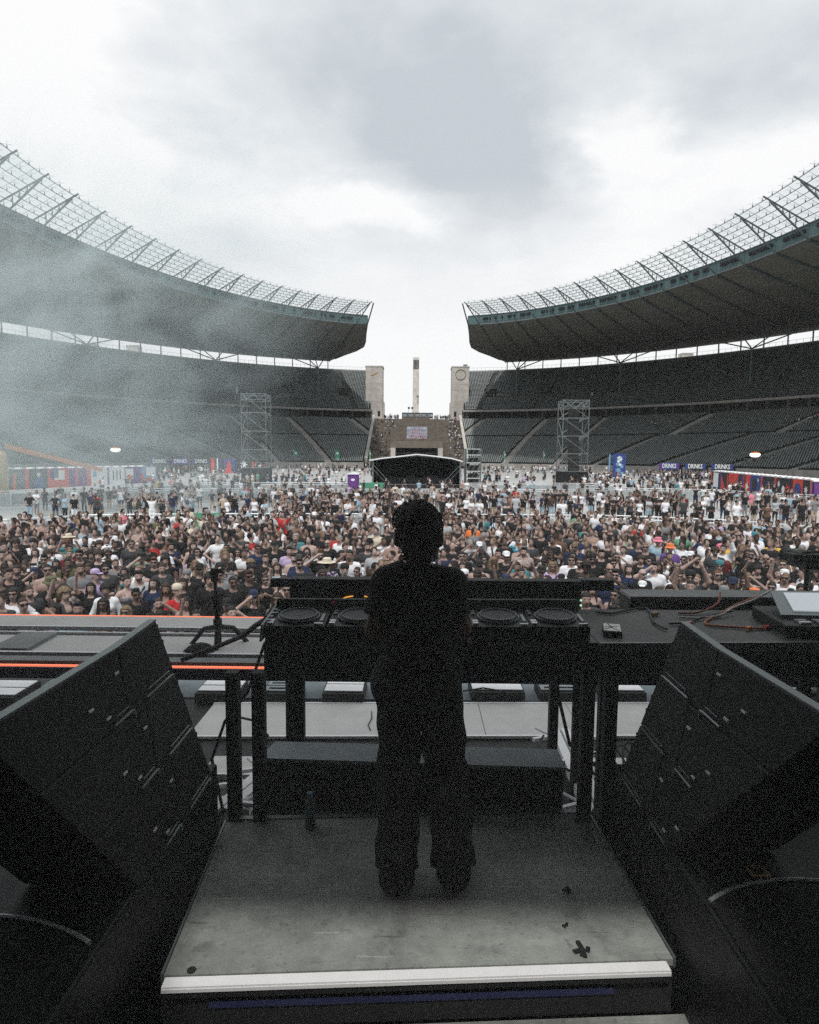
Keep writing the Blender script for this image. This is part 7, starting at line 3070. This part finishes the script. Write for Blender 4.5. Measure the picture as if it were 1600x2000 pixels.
z_ = V[:, 2]
wr = .005 * np.sin(34 * z_ + 11 * V[:, 0]) + .005 * np.sin(23 * V[:, 0] - 17 * z_)
waist = np.clip((1.3 - z_) / .25, 0, 1) * np.clip((z_ - .90) / .2, 0, 1) * (reg != UARM)
dress('t_shirt', 't-shirt', .014 + .026 * waist + wr + .012 * (reg == UARM) * t, (.030, .030, .031))
dress('trousers', 'trousers', .018 + .022 * (reg == THIGH) * t + (.022 + .026 * t) * (reg == SHIN) + .022 * (reg == FOOT) + wr, (.028, .028, .029))
lo, hi = (-.2, -.2, 1.4), (.2, .24, 1.9)


def dj_hair(f):
    bm = lambda X, Y, Z: -.005 * np.sin(98 * X + 1) * np.sin(91 * Y) * np.sin(94 * Z + 2) - .004 * np.sin(41 * X + 2) * np.sin(47 * Z + 1)
    f.ellipsoid((0, .018, 1.658), (.104, .118, .110), 0, .01, bm)
    f.ellipsoid((.02, .02, 1.70), (.092, .10, .078), 0, .03, bm)
    f.cut(lambda X, Y, Z: -(np.minimum(Z - 1.70 + np.clip((Y + .055) * 1.5, 0, 9), 9) * .6))
    f.ellipsoid((0, .06, 1.575), (.078, .06, .075), 0, .04, bm)


ho = link('hair', sdf_mesh('hair', lo, hi, .0095, dj_hair, PM['hair']), dj)
ho.color = (.060, .048, .040, 1)
# loose curls standing off the head
hr = random.Random(8)
hv = [v.co.copy() for v in ho.data.vertices]
hn = [v.normal.copy() for v in ho.data.vertices]
mb = MB()
for k in range(760):
    i = hr.randrange(len(hv))
    p, n_ = hv[i], hn[i]
    if n_.length < .5:
        continue
    sd_ = n_.cross(Vector((hr.uniform(-1, 1), hr.uniform(-1, 1), hr.uniform(-1, .4)))).normalized()
    ln = hr.uniform(.008, .020)
    q1 = p + n_ * ln * .7 + sd_ * ln * .5
    q2 = p + n_ * ln * .8 + sd_ * ln * 1.4 + Vector((0, 0, -.006))
    q3 = p + n_ * ln * .35 + sd_ * ln * 2.0 + Vector((0, 0, -.014))
    mb.path([p - n_ * .004, q1, q2, q3], .0034, 4, 0, .0012)
cu_ = link('hair_curls', mb.mesh('hair_curls', PM['hair'], smooth=True), ho)
cu_.color = (.060, .048, .040, 1)
mb = MB()
pts = [(.108 * math.cos(a), -.02, 1.655 + .125 * math.sin(a)) for a in [math.pi * q / 16 for q in range(17)]]
for a, b in zip(pts[:-1], pts[1:]):
    mb.beam(a, b, .022, .010, up=(0, 1, 0))
hp = link('headphones', mb.mesh('headphones', M['black_gloss']), dj)
for k in (-1, 1):
    mb = MB()
    mb.lathe([(.036, 0), (.040, .012), (.034, .03), (.02, .034)], 18, (k * .084, -.012, 1.605), 0, Matrix.Rotation(rad(90 * k), 3, 'Y'))
    link('ear_cup', mb.mesh('ear_cup', M['black_gloss'], smooth=True), hp)
    mb = MB()
    mb.lathe([(.030, .0325), (.024, .038), (.010, .039)], 16, (k * .084, -.012, 1.605), 0, Matrix.Rotation(rad(90 * k), 3, 'Y'))
    link('ear_cup_trim', mb.mesh('ear_cup_trim', M['alu']), hp)
# ================================================================== stage smoke drifting across the left side
def smoke_mat(den, seed, scale, floor_):
    m = bpy.data.materials.new('smoke')
    m.use_nodes = True
    t = m.node_tree
    t.nodes.clear()
    o = t.nodes.new('ShaderNodeOutputMaterial')
    v = t.nodes.new('ShaderNodeVolumePrincipled')
    v.inputs['Color'].default_value = (.79, .90, .92, 1)
    v.inputs['Anisotropy'].default_value = 0.1
    t.links.new(v.outputs[0], o.inputs['Volume'])
    co = t.nodes.new('ShaderNodeTexCoord')

    def mth(op, a, b=None, cl=False):
        n = t.nodes.new('ShaderNodeMath')
        n.operation = op
        n.use_clamp = cl
        for i, q in enumerate((a, b)):
            if q is None:
                continue
            if isinstance(q, (int, float)):
                n.inputs[i].default_value = q
            else:
                t.links.new(q, n.inputs[i])
        return n.outputs[0]
    ln = t.nodes.new('ShaderNodeVectorMath')
    ln.operation = 'LENGTH'
    t.links.new(co.outputs['Object'], ln.inputs[0])        # unit sphere in object space
    mp = t.nodes.new('ShaderNodeMapping')
    mp.inputs['Location'].default_value = (seed, seed * .7, 0)
    t.links.new(co.outputs['Object'], mp.inputs[0])
    nz = t.nodes.new('ShaderNodeTexNoise')
    nz.inputs['Scale'].default_value = scale
    nz.inputs['Detail'].default_value = 5
    nz.inputs['Roughness'].default_value = .55
    nz.inputs['Distortion'].default_value = 1.1
    t.links.new(mp.outputs[0], nz.inputs['Vector'])
    fall = mth('SUBTRACT', 1.0, ln.outputs['Value'], True)
    fall = mth('MULTIPLY', mth('MULTIPLY', fall, fall), mth('SUBTRACT', 3.0, mth('MULTIPLY', fall, 2.0)))
    body = mth('ADD', floor_, mth('MULTIPLY', mth('SUBTRACT', nz.outputs[0], .43, False), 7.0), False)
    body = mth('MAXIMUM', body, 0.0)
    t.links.new(mth('MULTIPLY', mth('MULTIPLY', fall, body), den), v.inputs['Density'])
    return m


for (c, r, rot, den, seed, sc_, fl, lab) in (((-29.0, 46, 13.0), (29, 13, 17), (0, rad(-12), 0), .105, 2.3, 3.9, .1, 'pale grey green stage smoke drifting over the left stand'),
                                     ((-22.0, 44, 3.5), (19, 12, 7.5), (0, rad(6), 0), .055, 5.1, 2.6, .4, 'thin low stage smoke over the left side of the crowd')):
    f = Field((-1.06, -1.06, -1.06), (1.06, 1.06, 1.06), .12)
    f.ellipsoid((0, 0, 0), (1, 1, 1), 0, 0)
    V, F, _, _ = f.surface()
    me = np_mesh('smoke', V, F, smoke_mat(den, seed, sc_, fl))
    o = link('smoke', me)
    o.location = c
    o.scale = r
    o.rotation_euler = rot
    tag(o, lab, 'smoke', None, 'stuff')

# added even volume under the stage roof that lifts the dark tones
f_ = MB()
f_.bounds((-12.9, -7.5, 1.2), (12.9, 4.2, 5.2))
hz = bpy.data.materials.new('tone_lift_volume')
hz.use_nodes = True
t_ = hz.node_tree
t_.nodes.clear()
o_ = t_.nodes.new('ShaderNodeOutputMaterial')
v_ = t_.nodes.new('ShaderNodeVolumePrincipled')
v_.inputs['Color'].default_value = (.92, .95, .95, 1)
v_.inputs['Density'].default_value = .017
t_.links.new(v_.outputs[0], o_.inputs['Volume'])
tag(f_.build('tone_lift_haze', hz), 'added thin even mist volume lifting the dark tones under the stage roof', 'tone_lift_haze', None, 'stuff')
